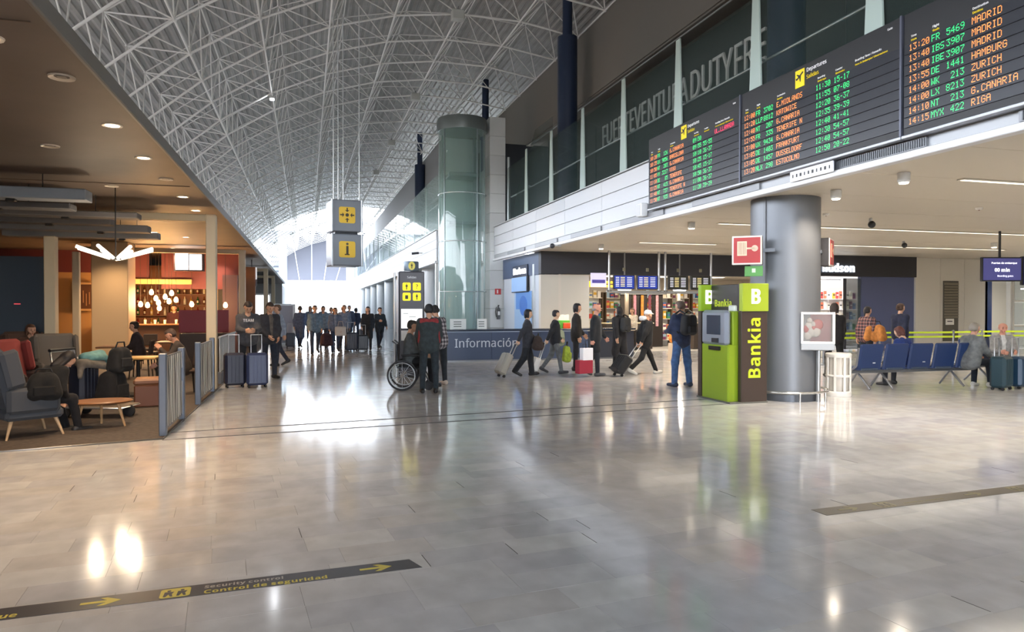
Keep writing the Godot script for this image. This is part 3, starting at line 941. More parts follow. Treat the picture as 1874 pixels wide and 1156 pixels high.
	for k in 3:
		part(rk, "tray", boxm(Vector3(0, 0.35 + k * 0.4, 0.02), Vector3(1.84, 0.03, 0.3), 0.005), mat("#b9b0a2", 0.5))
		for j in 8:
			var b := thing("magazine", "%s magazine with a %s title on the %s tray of the entrance rack" % [cname[cols[(j * 3 + k * 2) % 10]], cname[cols[(j * 5 + k + 3) % 10]], ["bottom", "middle", "top"][k]], "magazine", Vector3(15.2 - 0.8 + j * 0.228, 0.372 + k * 0.4, -22.98), 0, "magazines in the low rack")
			b.rotation_degrees.x = -14
			part(b, "cover", cached("mag", func(): return boxm(Vector3(0, 0.14, 0), Vector3(0.2, 0.28, 0.012), 0.003)), mat(cols[(j * 3 + k * 2) % 10], 0.35))
			part(b, "title_band", cached("magb", func(): return boxm(Vector3(0, 0.24, 0.007), Vector3(0.18, 0.05, 0.003))), mat(cols[(j * 5 + k + 3) % 10], 0.35))
	for i in 2:
		var t := thing("shop_spot_lamp", ["glowing white lamp box under the violet flight monitors", "glowing white lamp box under the yellow flight monitors"][i], "lamp", Vector3(10.95 + i * 2.2, 2.32, -23.3))
		part(t, "lamp_glass", boxm(Vector3.ZERO, Vector3(0.5, 0.2, 0.16), 0.05), mat("#ffffff", 0.4, 0.0, {"glow": 2.0}))
		part(t, "hanger", boxm(Vector3(0, 0.69, 0), Vector3(0.04, 1.19, 0.04)), mat("#8a8c8e", 0.4))
		lamp_omni(t, Vector3(0, -0.2, 0), Color(1, 0.96, 0.9), 0.8)
	var sr := thing("scarf_rack", "dark display rack hung with orange and pink scarves inside the news shop", "rack", Vector3(13.5, 0, -26.9))
	for k in 3: part(sr, "dark_panel", boxm(Vector3(-0.75 + k * 0.72, 1.1, -0.1), Vector3(0.5, 2.2, 0.06), 0.01), mat("#2b2422", 0.6))
	part(sr, "top_rail", boxm(Vector3(0, 2.2, 0), Vector3(2.1, 0.04, 0.06), 0.01), mat("#b9bcbf", 0.3, 0.7))
	for k in 4: part(sr, "scarf", boxm(Vector3(-0.42 + k * 0.34, 1.5, 0.06), Vector3(0.13, 1.3, 0.05), 0.02), cloth(["#c98a9a", "#d18a3a", "#7a3b4a", "#d9a5b0"][k], ""))
	# yellow price band and orange ball
	var pb := thing("shop_banner", "yellow illuminated banner above the news shop shelves", "sign", Vector3(10.6, 2.5, -24.3))
	part(pb, "panel", boxm(Vector3.ZERO, Vector3(1.5, 0.22, 0.05), 0.01), mat("#f0c92a", 0.5, 0.0, {"glow": 0.5}))
	part(pb, "print_line", boxm(Vector3(0.0, 0, 0.027), Vector3(1.1, 0.06, 0.004)), mat("#5a3a12", 0.5))
	var vb := thing("shop_banner", "violet printed banner hanging beside the cream wall", "sign", Vector3(10.0, 2.62, -23.44))
	part(vb, "panel", boxm(Vector3.ZERO, Vector3(0.6, 0.5, 0.04), 0.01), mat("#d8d2ea", 0.5, 0.0, {"glow": 0.3}))
	part(vb, "print_line", boxm(Vector3(0, -0.05, 0.022), Vector3(0.5, 0.12, 0.004)), mat("#6b5fc0", 0.5))
	# flight monitors on poles
	var mx := [10.59, 11.48, 12.68, 13.58]
	var ml := ["flight monitor with violet columns hanging first beside the cream wall", "flight monitor with violet columns hanging second from the cream wall", "flight monitor with yellow columns hanging third from the cream wall", "flight monitor with yellow columns hanging fourth from the cream wall"]
	for i in 4:
		var m := monitor("flight_monitor", ml[i], Vector3(mx[i], 2.52, -22.6), 0, 0.8, 0.5, "#2c3f9a" if i < 2 else "#2b2a26", 6)
		part(m, "number_lamp", boxm(Vector3(0, 0.44, 0.02), Vector3(0.1, 0.12, 0.04), 0.01), mat("#7a7866", 0.5))
	var px := [10.05, 11.95, 12.2, 14.03]
	for i in 4:
		var t := thing("monitor_pole", "slim steel ceiling pole carrying the flight monitors", "pole", Vector3(px[i], 2.2, -22.62), 0, "ceiling poles of the flight monitors")
		var g := G.new()
		g.tube(Vector3(0, 0, 0), Vector3(0, SOF - 2.2, 0), 0.045, 0.045, 10)
		part(t, "tube", g, mat("#b9bcbf", 0.3, 0.8))
		part(t, "bracket", boxm(Vector3(0.0, 0.02, 0), Vector3(0.16, 0.05, 0.08), 0.005), mat("#8a8c8e", 0.4, 0.6))
	var br := thing("monitor_beam", "long steel beam under the row of flight monitors", "beam", Vector3(12.04, 2.2, -22.62))
	part(br, "bar", boxm(Vector3.ZERO, Vector3(4.2, 0.06, 0.06), 0.01), mat("#c9ccce", 0.3, 0.7))
	part(br, "cable_duct", boxm(Vector3(0, -0.05, 0), Vector3(3.6, 0.04, 0.04), 0.005), mat("#8d8f92", 0.4))
	# things on the return wall
	var s1 := thing("shop_sign", "white illuminated letters on the blue lintel near the lift", "sign", Vector3(7.83, 3.02, -25.9), -90)
	part(s1, "backing", boxm(Vector3(0, 0, 0), Vector3(1.9, 0.44, 0.04), 0.01), mat("#1d2740", 0.5))
	var l1 := letters(s1, "Hudson", 0.24, mat("#ffffff", 0.4, 0.0, {"glow": 1.2}), Vector3(0, 0, 0.03), 0, 0.03, true)
	l1.scale.x = 1.6 / l1.mesh.get_aabb().size.x
	monitor("wall_screen", "pale blue wall screen under the white illuminated letters", Vector3(7.82, 2.52, -25.9), -90, 2.0, 0.6, "#7f9cc4", 0)
	var po := thing("wall_poster", "tall blue poster showing a large blue drop shape", "poster", Vector3(7.88, 0.7, -25.7), -90)
	po.scale.x = 2.0
	part(po, "sheet", boxm(Vector3(0, 0.78, 0), Vector3(1.1, 1.55, 0.02), 0.004), mat("#9fbfe2", 0.4))
	part(po, "blue_field", boxm(Vector3(0.05, 1.2, 0.012), Vector3(0.98, 0.66, 0.004)), mat("#5f92d6", 0.4))
	var dg := G.new()
	var dp := PackedVector2Array()
	for k in 20: dp.append(Vector2(0.24 * sin(TAU * k / 20.0), 0.34 * cos(TAU * k / 20.0) * (1.25 if k > 5 and k < 15 else 1.0)))
	dg.T = Transform3D(Basis(), Vector3(0.05, 1.05, 0.012))
	dg.prism(dp, 0.0, 0.01)
	part(po, "drop_print", dg, mat("#3f74c8", 0.4))
	var ex := thing("fire_extinguisher", "fire extinguisher with a black hose hanging on the white panel", "extinguisher", Vector3(7.68, 1.15, -28.5))
	var eg := G.new()
	eg.lathe([Vector2(0, 0), Vector2(0.075, 0.0), Vector2(0.08, 0.03), Vector2(0.08, 0.4), Vector2(0.05, 0.48), Vector2(0.025, 0.5), Vector2(0.025, 0.55), Vector2(0, 0.55)], 14)
	part(ex, "cylinder", eg, mat("#55565a", 0.35, 0.2))
	part(ex, "label_band", boxm(Vector3(0, 0.25, 0.07), Vector3(0.1, 0.16, 0.03), 0.01), mat("#d8d8d6", 0.5))
	var hg := G.new()
	hg.path([Vector3(0, 0.52, 0), Vector3(-0.1, 0.5, 0.02), Vector3(-0.14, 0.3, 0.03), Vector3(-0.1, 0.1, 0.03)], 0.015, 6)
	part(ex, "hose", hg, mat("#1b1b1c", 0.6))
	part(ex, "valve", boxm(Vector3(0.0, 0.57, 0), Vector3(0.05, 0.05, 0.12), 0.01), mat("#2b2b2c", 0.4))
	for i in 2:
		var fs := thing("fire_sign", ["small red extinguisher sign above the extinguisher", "small red hydrant sign with a dark symbol beside the blue lintel"][i], "sign", Vector3(7.68 + i * 0.62, 2.3, -28.59 if i == 0 else -28.49))
		part(fs, "plate", boxm(Vector3.ZERO, Vector3(0.26, 0.24, 0.02), 0.004), mat("#b8373a", 0.5))
		part(fs, "symbol", boxm(Vector3(-0.02, 0, 0.012), Vector3(0.06, 0.15, 0.004)), mat("#f0e6e4" if i == 0 else "#5a1d20", 0.5))
	# bookshop wall further along
	var wh := struct("wall_bookshop")
	part(wh, "lintel", boxm(Vector3(20.3, 3.22, -22.4), Vector3(5.2, 0.8, 0.3)), mat("#2b2b30", 0.5))
	part(wh, "blue_panel", boxm(Vector3(21.68, 1.41, -22.5), Vector3(2.5, 2.82, 0.2)), mat("#555d80", 0.4))
	for k in 3: part(wh, "cream_panel", boxm(Vector3(23.62 + k * 1.22, 1.8, -22.5), Vector3(1.21, 3.6, 0.2), 0.004), cream)
	part(wh, "cream_panel", boxm(Vector3(28.7, 3.3, -22.5), Vector3(3.0, 0.6, 0.2), 0.004), cream)
	part(wh, "kiosk_back", boxm(Vector3(28.6, 1.8, -24.4), Vector3(3.6, 3.6, 0.2)), cream)
	part(wh, "blue_jamb", boxm(Vector3(26.72, 1.5, -22.5), Vector3(0.36, 3.0, 0.2), 0.004), mat("#1d3a78", 0.4))
	part(wh, "back_panel", boxm(Vector3(21.6, 1.8, -26.4), Vector3(5.0, 3.6, 0.2)), mat("#cfc3b6", 0.6))
	part(wh, "back_panel", boxm(Vector3(24.1, 1.8, -24.5), Vector3(0.1, 3.6, 3.8)), mat("#cfc3b6", 0.6))
	part(wh, "glass_door", boxm(Vector3(20.1, 1.4, -22.45), Vector3(0.75, 2.7, 0.04)), mat("#3a4a46", 0.05, 0.0, {"alpha": 0.55}))
	part(wh, "door_post", boxm(Vector3(19.7, 1.4, -22.45), Vector3(0.08, 2.7, 0.1), 0.01), mat("#3a3a3e", 0.4, 0.5))
	var hs := thing("shop_sign", "white illuminated lower-case letters on the dark bookshop lintel", "sign", Vector3(19.2, 3.12, -22.22))
	letters(hs, "hudson", 0.30, mat("#e8f2ff", 0.4, 0.0, {"glow": 1.8}), Vector3(0, 0, 0.02), 0, 0.04, true)
	part(hs, "rail", boxm(Vector3(0, -0.2, 0.0), Vector3(1.9, 0.02, 0.04)), mat("#2b2b30", 0.5))
	for u in 2:
		var t := thing("display_shelf", "crowded book shelf seen through the bookshop " + ("entrance" if u == 0 else "glass door"), "shelf", Vector3(21.3 + u * 1.35, 0, -25.9))
		part(t, "back", boxm(Vector3(0, 1.2, -0.15), Vector3(1.3, 2.4, 0.04)), mat("#e9e2da", 0.5))
		for k in 5:
			part(t, "shelf_board", boxm(Vector3(0, 0.2 + k * 0.45, 0), Vector3(1.26, 0.03, 0.3), 0.004), mat("#efe9e0", 0.5))
			for j in 7:
				var b := thing("book", "%s book, %s title, on the %s board of the bookshop %s" % [cname[cols[(j * 7 + k * 3 + u) % 10]], "white" if j % 2 else "dark", ordn[k], "entrance shelf" if u == 0 else "door shelf"], "book", Vector3(21.3 + u * 1.35 - 0.54 + j * 0.18, 0.216 + k * 0.45, -25.86), 0, "books on the bookshop shelves")
				part(b, "cover", cached("book%d" % (j % 3), func(): return boxm(Vector3(0, 0.13 + 0.02 * (j % 3), 0), Vector3(0.13, 0.26 + 0.04 * (j % 3), 0.05), 0.004)), mat(cols[(j * 7 + k * 3 + u) % 10], 0.5))
				part(b, "title_band", cached("bookb", func(): return boxm(Vector3(0, 0.17, 0.026), Vector3(0.1, 0.05, 0.003))), mat("#f2efe8" if j % 2 else "#2f2b30", 0.5))
	var bl := thing("shop_ceiling_light", "bright lamp in the bookshop ceiling behind the dark lintel", "light", Vector3(20.6, 2.75, -24.6))
	part(bl, "diffuser", boxm(Vector3.ZERO, Vector3(0.9, 0.04, 0.6), 0.01), mat("#fff4e6", 0.5, 0.0, {"glow": 3.0}))
	part(bl, "frame", boxm(Vector3(0, 0.03, 0), Vector3(1.0, 0.04, 0.7), 0.01), mat("#cfcfcf", 0.5))
	lamp_area(bl, Vector3(0, -0.05, 0), Color(1, 0.94, 0.86), 2.2, Vector2(0.9, 0.6))
	var lv := struct("window_7")
	part(lv, "louvre_frame", boxm(Vector3(24.74, 1.5, -22.38), Vector3(0.76, 2.4, 0.04), 0.005), mat("#5c574c", 0.5))
	for k in 13: part(lv, "louvre", boxm(Vector3(24.74, 1.26 + k * 0.11, -22.34), Vector3(0.7, 0.075, 0.04), 0.006), mat("#857d6a", 0.45, 0.3))
	var nt := thing("paper_notice", "white paper notice stuck below the louvred grille", "notice", Vector3(24.66, 0.95, -22.34))
	part(nt, "sheet", boxm(Vector3(0, 0.12, 0), Vector3(0.42, 0.24, 0.006)), mat("#e9e5da", 0.7))
	part(nt, "print_line", boxm(Vector3(0, 0.14, 0.004), Vector3(0.26, 0.04, 0.002)), mat("#55504a", 0.7))
	# glazed kiosk at the end of the wall
	var kb := thing("glass_kiosk", "glazed office kiosk with white frames at the end of the cream wall", "kiosk", Vector3(28.5, 0, -21.6))
	for x in [-1.5, -0.3, 1.0]: part(kb, "post", boxm(Vector3(x, 1.5, 0), Vector3(0.1, 3.0, 0.1), 0.01), mat("#d8d6cf", 0.4))
	for y in [0.9, 1.9, 2.8]: part(kb, "rail", boxm(Vector3(-0.2, y, 0), Vector3(2.6, 0.07, 0.08), 0.01), mat("#d8d6cf", 0.4))
	for x in [-0.9, 0.35]:
		for y in [0.45, 1.4, 2.35]: part(kb, "pane", boxm(Vector3(x, y, 0), Vector3(1.1, 0.86, 0.02)), mat("#b9c8c6", 0.03, 0.0, {"alpha": 0.3}))
	part(kb, "picture", boxm(Vector3(-0.35, 1.35, -0.1), Vector3(0.6, 0.7, 0.04), 0.01), mat("#5d5048", 0.5))
	part(kb, "ceiling_lamp", boxm(Vector3(0.0, 2.4, -0.4), Vector3(0.8, 0.05, 0.3), 0.01), mat("#ffffff", 0.5, 0.0, {"glow": 3.0}))
	lamp_area(kb, Vector3(0, 2.34, -0.4), Color(1, 0.98, 0.94), 2.0, Vector2(0.8, 0.3))

# ---------- things in the hall ----------
func arrow(g: G, c: Vector2, w: float, h: float):
	# arrow pointing to +x, in the plane z = 0
	g.prism(PackedVector2Array([c + Vector2(-w, -h * 0.12), c + Vector2(w * 0.3, -h * 0.12), c + Vector2(-w * 0.1, -h * 0.5), c + Vector2(w * 0.25, -h * 0.5), c + Vector2(w, 0), c + Vector2(w * 0.25, h * 0.5), c + Vector2(-w * 0.1, h * 0.5), c + Vector2(w * 0.3, h * 0.12), c + Vector2(-w, h * 0.12)]), 0.0, 0.0012)

func rounded(w: float, h: float, r: float) -> PackedVector2Array:
	var p := PackedVector2Array()
	for c in [[1, 1, 0.0], [-1, 1, 90.0], [-1, -1, 180.0], [1, -1, 270.0]]:
		for k in 5:
			var a := deg_to_rad(c[2] + k * 22.5)
			p.append(Vector2(c[0] * (w * 0.5 - r) + cos(a) * r, c[1] * (h * 0.5 - r) + sin(a) * r))
	return p

func flat(parent: Node, called: String, poly: PackedVector2Array, m: Material, at: Vector3, d := 0.004) -> MeshInstance3D:
	var g := G.new()
	g.prism(poly, 0.0, d)
	return part(parent, called, g, m, at)

func stick_man(parent: Node, called: String, s: float, m: Material, at: Vector3):
	var g := G.new()
	g.T = Transform3D(Basis().scaled(Vector3(s, s, 1)), Vector3.ZERO)
	var hd := PackedVector2Array()
	for k in 10: hd.append(Vector2(0.08 * cos(TAU * k / 10), 0.38 + 0.08 * sin(TAU * k / 10)))
	g.prism(hd, 0, 0.004)
	g.prism(PackedVector2Array([Vector2(-0.16, 0.27), Vector2(0.16, 0.27), Vector2(0.16, -0.05), Vector2(0.09, -0.05), Vector2(0.09, -0.48), Vector2(0.01, -0.48), Vector2(0.01, -0.08), Vector2(-0.01, -0.08), Vector2(-0.01, -0.48), Vector2(-0.09, -0.48), Vector2(-0.09, -0.05), Vector2(-0.16, -0.05)]), 0, 0.004)
	part(parent, called, g, m, at)

func tape(label: String, at: Vector3, turn: float, L: float, items: Array, col: String, ink: String, dark: String):
	var t := thing("floor_tape", label, "floor marking", at, turn)
	var g := G.new()
	g.prism(PackedVector2Array([Vector2(-L * 0.5, -0.085), Vector2(L * 0.5, -0.085), Vector2(L * 0.5 - 0.05, 0.085), Vector2(-L * 0.5 + (0.05 if L < 3.0 else 0.0), 0.085)]), 0.0, 0.0015)
	var b := part(t, "strip", g, mat(col, 0.35))
	b.rotation_degrees.x = -90
	b.position.y = 0.001
	var im := mat(ink, 0.45)
	var wm := mat(dark, 0.45)
	for it in items:
		if it[0] == "arrow":
			var a := G.new()
			arrow(a, Vector2(it[1], 0), 0.1, 0.11)
			var o := part(t, "arrow_print", a, im)
			o.rotation_degrees.x = -90
			o.position.y = 0.0026
		elif it[0] == "icon":
			var o := flat(t, "pictogram", rounded(0.16, 0.13, 0.02), im, Vector3(it[1], 0.0026, 0), 0.0012)
			o.rotation_degrees.x = -90
			for s in [-0.035, 0.035]:
				var g3 := G.new()
				g3.T = Transform3D(Basis().scaled(Vector3(0.11, 0.11, 0.3)), Vector3(s, -0.005, 0.0013))
				var hd := PackedVector2Array()
				for k in 8: hd.append(Vector2(0.1 * cos(TAU * k / 8), 0.32 + 0.1 * sin(TAU * k / 8)))
				g3.prism(hd, 0, 0.003)
				g3.prism(PackedVector2Array([Vector2(-0.2, 0.2), Vector2(0.25, 0.16), Vector2(0.16, -0.1), Vector2(0.22, -0.45), Vector2(0.1, -0.45), Vector2(0.0, -0.12), Vector2(-0.12, -0.45), Vector2(-0.24, -0.42)]), 0, 0.003)
				part(o, "figure_print", g3, mat(col, 0.45))
		else:
			var o := letters(t, it[0], it[2], im if it[4] else wm, Vector3(it[1], 0.0026, it[3]), 0, 0.001, true, HORIZONTAL_ALIGNMENT_LEFT, "lettering")
			o.rotation_degrees.x = -90

func build_hall_things():
	var yellow := mat("#f0d31c", 0.5)
	tape("dark floor strip reading Control de seguridad with yellow arrows and a pictogram", Vector3(-0.75, 0, -4.46), 3.6, 2.9, [["arrow", 1.17], ["Security control", 0.17, 0.042, -0.032, false], ["Control de seguridad", 0.17, 0.05, 0.045, true], ["icon", 0.02], ["arrow", -0.36], ["Embarque", -1.12, 0.055, 0.035, true]], "#49474b", "#d8c95a", "#b9b3a8")
	tape("worn brownish floor strip with faded arrows and pictograms", Vector3(5.45, 0, -4.86), 3.2, 3.0, [["arrow", -1.2], ["icon", -0.82], ["arrow", 0.2], ["icon", 0.75], ["Control de pasaportes", -0.62, 0.03, 0.02, true]], "#6a6154", "#8f8763", "#7d7466")
	# information desk
	var dk := thing("information_desk", "long dark blue counter lettered Información", "counter", Vector3(7.03, 0, -21.35))
	var blue := mat("#3b4a66", 0.4)
	for i in 4: part(dk, "front_panel", boxm(Vector3(-2.38 + i * 1.587, 0.47, 0.33), Vector3(1.58, 0.84, 0.04), 0.005), blue if i < 3 else mat("#2c323f", 0.4))
	part(dk, "body", boxm(Vector3(0, 0.46, 0), Vector3(6.3, 0.82, 0.62)), mat("#333d52", 0.5))
	part(dk, "plinth", boxm(Vector3(0, 0.03, 0.02), Vector3(6.2, 0.06, 0.6)), mat("#8d9095", 0.4, 0.4))
	part(dk, "worktop", boxm(Vector3(0, 0.95, 0.02), Vector3(6.45, 0.05, 0.76), 0.012), mat("#202a3c", 0.25))
	part(dk, "light_band", boxm(Vector3(-0.8, 0.905, 0.345), Vector3(4.7, 0.035, 0.04), 0.004), mat("#8f9db4", 0.4))
	letters(dk, "Información", 0.26, mat("#c3ccd8", 0.3, 0.2), Vector3(-2.75, 0.56, 0.355), 0, 0.015, false, HORIZONTAL_ALIGNMENT_LEFT)
	var lh := thing("leaflet_holder", "green and orange leaflet holder on the information desk", "holder", Vector3(7.9, 0.975, -21.3))
	part(lh, "green_box", boxm(Vector3(0, 0.13, 0), Vector3(0.36, 0.26, 0.16), 0.01), mat("#5fae3c", 0.5))
	part(lh, "orange_box", boxm(Vector3(0.06, 0.09, 0.09), Vector3(0.24, 0.18, 0.06), 0.01), mat("#e2562a", 0.5))
	for k in 4: part(lh, "leaflet", boxm(Vector3(-0.12 + k * 0.08, 0.3, -0.02 + k * 0.01), Vector3(0.09, 0.26 + 0.03 * (k % 2), 0.01)), mat("#e9e6dc", 0.6))
	var dp := thing("desk_loudspeaker", "slim black box with a tiny light standing on the information desk", "speaker", Vector3(8.35, 0.975, -21.3))
	part(dp, "cabinet", boxm(Vector3(0, 0.2, 0), Vector3(0.2, 0.4, 0.16), 0.015), mat("#17181a", 0.4))
	part(dp, "badge", boxm(Vector3(0, 0.3, 0.082), Vector3(0.03, 0.03, 0.006)), mat("#d8d8da", 0.4))
	for i in 2:
		var pp := thing("paper_stand", ["tilted white printed sheet standing on the information desk by the plaid shirt", "small upright white card with print standing on the information desk"][i], "notice", Vector3(4.45 + i * 0.75, 0.975, -21.25))
		part(pp, "sheet", boxm(Vector3(0, 0.16, 0), Vector3(0.5 - i * 0.2, 0.32, 0.02), 0.004), mat("#dfe3e2", 0.5))
		for k in 3: part(pp, "print_line", boxm(Vector3(-0.02, 0.09 + k * 0.07, 0.012), Vector3(0.24 - i * 0.06, 0.025, 0.004)), mat("#5f6b66", 0.6))
		part(pp, "foot", boxm(Vector3(0, 0.008, 0), Vector3(0.3, 0.016, 0.1), 0.004), mat("#c9cccc", 0.4))
	# hanging double sign
	var hs := thing("hanging_sign", "two stacked grey boxes with yellow meeting-point and i symbols hung from the roof", "sign", Vector3(1.15, 0, -23.0), 10)
	var gm := mat("#7b8088", 0.4, 0.2)
	for i in 2:
		var y := 3.42 + i * 1.06
		var b := part(hs, "sign_box", boxm(Vector3(0, y, 0), Vector3(0.92, 0.98, 0.92), 0.03), gm)
		for e in [-0.46, 0.46]: part(b, "corner_post", boxm(Vector3(e, y, 0.46), Vector3(0.05, 1.0, 0.05), 0.01), mat("#c9d0d6", 0.3, 0.5))
		var pl := flat(b, "yellow_plate", rounded(0.5, 0.5, 0.06), mat("#d9b23a", 0.5), Vector3(0, y + 0.02, 0.463), 0.008)
		var k := mat("#3f3a2c", 0.5)
		if i == 0:
			letters(pl, "i", 0.34, k, Vector3(0, 0.0, 0.009), 0, 0.005, true, HORIZONTAL_ALIGNMENT_CENTER, "letter_symbol")
			for s in [[-0.16, 0.05], [-0.16, 0.08]]: part(pl, "serif", boxm(Vector3(-0.025 + s[1] * 0.3, s[0], 0.01), Vector3(0.14, 0.035, 0.005)), k)
		else:
			var c := PackedVector2Array()
			for q in 14: c.append(Vector2(cos(TAU * q / 14), sin(TAU * q / 14)) * 0.055)
			flat(pl, "centre_dot", c, k, Vector3(0, 0, 0.009))
			for q in 4:
				var a := G.new()
				a.T = Transform3D(Basis(Vector3.BACK, PI / 2 * q), Vector3.ZERO)
				a.prism(PackedVector2Array([Vector2(-0.22, -0.02), Vector2(-0.15, -0.02), Vector2(-0.15, -0.07), Vector2(-0.09, 0), Vector2(-0.15, 0.07), Vector2(-0.15, 0.02), Vector2(-0.22, 0.02)]), 0, 0.004)
				part(pl, "arrow_print", a, k, Vector3(0, 0, 0.009))
	part(hs, "spacer", boxm(Vector3(0, 3.95, 0), Vector3(0.7, 0.1, 0.7)), mat("#2f3338", 0.5))
	for s in [[-0.4, 0.4], [0.4, 0.4], [-0.08, -0.4], [0.08, -0.4]]:
		var g := G.new()
		g.tube(Vector3(s[0], 4.95, s[1]), Vector3(s[0], 11.0, s[1]), 0.018, 0.018, 6)
		part(hs, "hanging_rod", g, mat("#dcdfdf", 0.35, 0.3))
	# sign totem
	var tt := thing("sign_totem", "dark sign totem with four yellow pictograms and a white map panel", "sign", Vector3(2.42, 0, -17.0), -4)
	part(tt, "body", boxm(Vector3(0, 1.25, 0), Vector3(0.6, 2.5, 0.28), 0.02), mat("#2f2c33", 0.4))
	for s in [-0.4, -0.32]:
		var g := G.new()
		g.tube(Vector3(s, 0, 0.02), Vector3(s, 2.48, 0.02), 0.025, 0.025, 8)
		part(tt, "steel_post", g, mat("#d6d8da", 0.3, 0.6))
	part(tt, "map_panel", boxm(Vector3(0, 1.38, 0.142), Vector3(0.5, 0.46, 0.01), 0.003), mat("#f4f4f2", 0.4, 0.0, {"glow": 0.55}))
	for q in [[-0.14, 1.5, 0.12], [0.02, 1.42, 0.16], [0.12, 1.32, 0.1]]: part(tt, "map_print", boxm(Vector3(q[0], q[1], 0.149), Vector3(q[2], 0.015, 0.003)), mat("#9aa3a6", 0.5))
	part(tt, "lower_panel", boxm(Vector3(-0.08, 0.98, 0.142), Vector3(0.34, 0.24, 0.01), 0.003), mat("#e9e9e6", 0.4))
	letters(tt, "Salidas", 0.05, mat("#e6e6e6", 0.4), Vector3(0, 2.36, 0.142), 0, 0.004)
	for q in 4:
		var at := Vector3(-0.12 + 0.24 * (q % 2), 2.14 - 0.24 * (q / 2), 0.142)
		var pl := flat(tt, "yellow_pictogram", rounded(0.19, 0.19, 0.03), mat("#efe010", 0.5, 0.0, {"glow": 0.4}), at, 0.008)
		if q == 0 or q == 3: stick_man(pl, "figure_print", 0.15, mat("#2b2a1c", 0.5), Vector3(0, 0, 0.009))
		elif q == 1: letters(pl, "?", 0.1, mat("#2b2a1c", 0.5), Vector3(0, 0, 0.009), 0, 0.003, true, HORIZONTAL_ALIGNMENT_CENTER, "letter_symbol")
		else: part(pl, "cup_print", boxm(Vector3(0, -0.01, 0.01), Vector3(0.07, 0.09, 0.004), 0.002), mat("#2b2a1c", 0.5))
	var cy := G.new()
	cy.lathe([Vector2(0, 2.74), Vector2(0.17, 2.74), Vector2(0.18, 2.72), Vector2(0.18, 2.52), Vector2(0, 2.52)], 20)
	part(tt, "top_drum", cy, mat("#5d6a74", 0.35, 0.3))
	var ds := PackedVector2Array()
	for q in 16: ds.append(Vector2(cos(TAU * q / 16) * 0.08, sin(TAU * q / 16) * 0.1))
	var dd := flat(tt, "yellow_disc", ds, mat("#e3d25a", 0.5), Vector3(0, 2.63, 0.178), 0.008)
	stick_man(dd, "figure_print", 0.13, mat("#4d4620", 0.5), Vector3(0, 0, 0.009))
	# direction sign further down the hall
	var dsn := thing("hanging_sign", "small dark violet sign with pale lettering under the far white band", "sign", Vector3(5.9, 3.0, -39.0))
	part(dsn, "panel", boxm(Vector3.ZERO, Vector3(1.1, 0.4, 0.1), 0.01), mat("#4a4560", 0.4))
	letters(dsn, "A01", 0.16, mat("#d9d4f4", 0.4, 0.0, {"glow": 0.5}), Vector3(-0.2, 0, 0.055), 0, 0.004)
	for s in [-0.4, 0.4]: part(dsn, "hanger", boxm(Vector3(s, 0.4, 0), Vector3(0.03, 0.44, 0.03)), mat("#7a7a80", 0.4))
	# security cameras on the band
	var cams := [Vector3(5.2, 4.25, -34.0), Vector3(7.3, 3.55, -20.6), Vector3(11.9, SOF - 0.12, -12.8), Vector3(17.0, SOF - 0.1, -17.0)]
	var cl := ["small bullet camera on the far white band beyond the lift", "dark camera beside a bright lamp under the white fascia", "dark dome camera under the beige ceiling near the grey column", "small camera under the beige ceiling by the cream wall"]
	for i in 4:
		var t := thing("security_camera", cl[i], "camera", cams[i], -90 if i < 2 else 0)
		var g := G.new()
		if i == 0:
			g.tube(Vector3(0, 0, 0), Vector3(0, -0.04, 0.34), 0.06, 0.06, 10)
		else:
			g.ball(Vector3(0, -0.02, 0.04), Vector3(0.08, 0.08, 0.08), 10, 6)
		part(t, "body", g, mat("#2b2c30", 0.35))
		part(t, "bracket", boxm(Vector3(0, 0.07, 0.0), Vector3(0.06, 0.1, 0.06), 0.01) if i > 1 else boxm(Vector3(0, 0.0, -0.12), Vector3(0.06, 0.06, 0.26), 0.01), mat("#c7c9cb", 0.4))
	# cash machine
	var green := mat("#869f22", 0.35)
	var brown := mat("#41352f", 0.4)
	var am := thing("cash_machine", "lime green and brown cash machine stand lettered Bankia beside the grey column", "cash machine", Vector3(7.05, 0, -10.62))
	var np := part(am, "side_totem", boxm(Vector3(0.36, 1.03, 0.0), Vector3(0.52, 2.06, 0.1), 0.012), brown)
	part(np, "green_header", boxm(Vector3(0.36, 1.82, 0.03), Vector3(0.525, 0.48, 0.1), 0.01), mat("#93a62e", 0.35, 0.0, {"glow": 0.08}))
	letters(np, "B", 0.25, mat("#fbfdf0", 0.4, 0.0, {"glow": 0.8}), Vector3(0.36, 1.83, 0.083), 0, 0.012, true, HORIZONTAL_ALIGNMENT_CENTER, "logo_letter")
	var vb := letters(np, "Bankia", 0.235, mat("#b9c82c", 0.4, 0.0, {"glow": 0.05}), Vector3(0.36, 0.95, 0.055), 0, 0.012, true)
	vb.rotation_degrees.z = 90
	var fp := part(am, "side_totem", boxm(Vector3(0.15, 1.03, -0.96), Vector3(0.52, 2.06, 0.1), 0.012), brown)
	part(fp, "green_header", boxm(Vector3(0.06, 1.82, -0.94), Vector3(0.36, 0.48, 0.1), 0.01), mat("#86a622", 0.35, 0.0, {"glow": 0.06}))
	letters(fp, "B", 0.25, mat("#fbfdf0", 0.4, 0.0, {"glow": 0.6}), Vector3(0.06, 1.83, -0.885), 0, 0.012, true, HORIZONTAL_ALIGNMENT_CENTER, "logo_letter")
	var hb := part(am, "header_box", boxm(Vector3(0.3, 1.82, -0.48), Vector3(0.4, 0.46, 0.86), 0.01), mat("#2a2624", 0.4))
	letters(hb, "Bankia", 0.12, mat("#b9c82c", 0.4, 0.0, {"glow": 0.05}), Vector3(0.093, 1.72, -0.5), -90, 0.006, true)
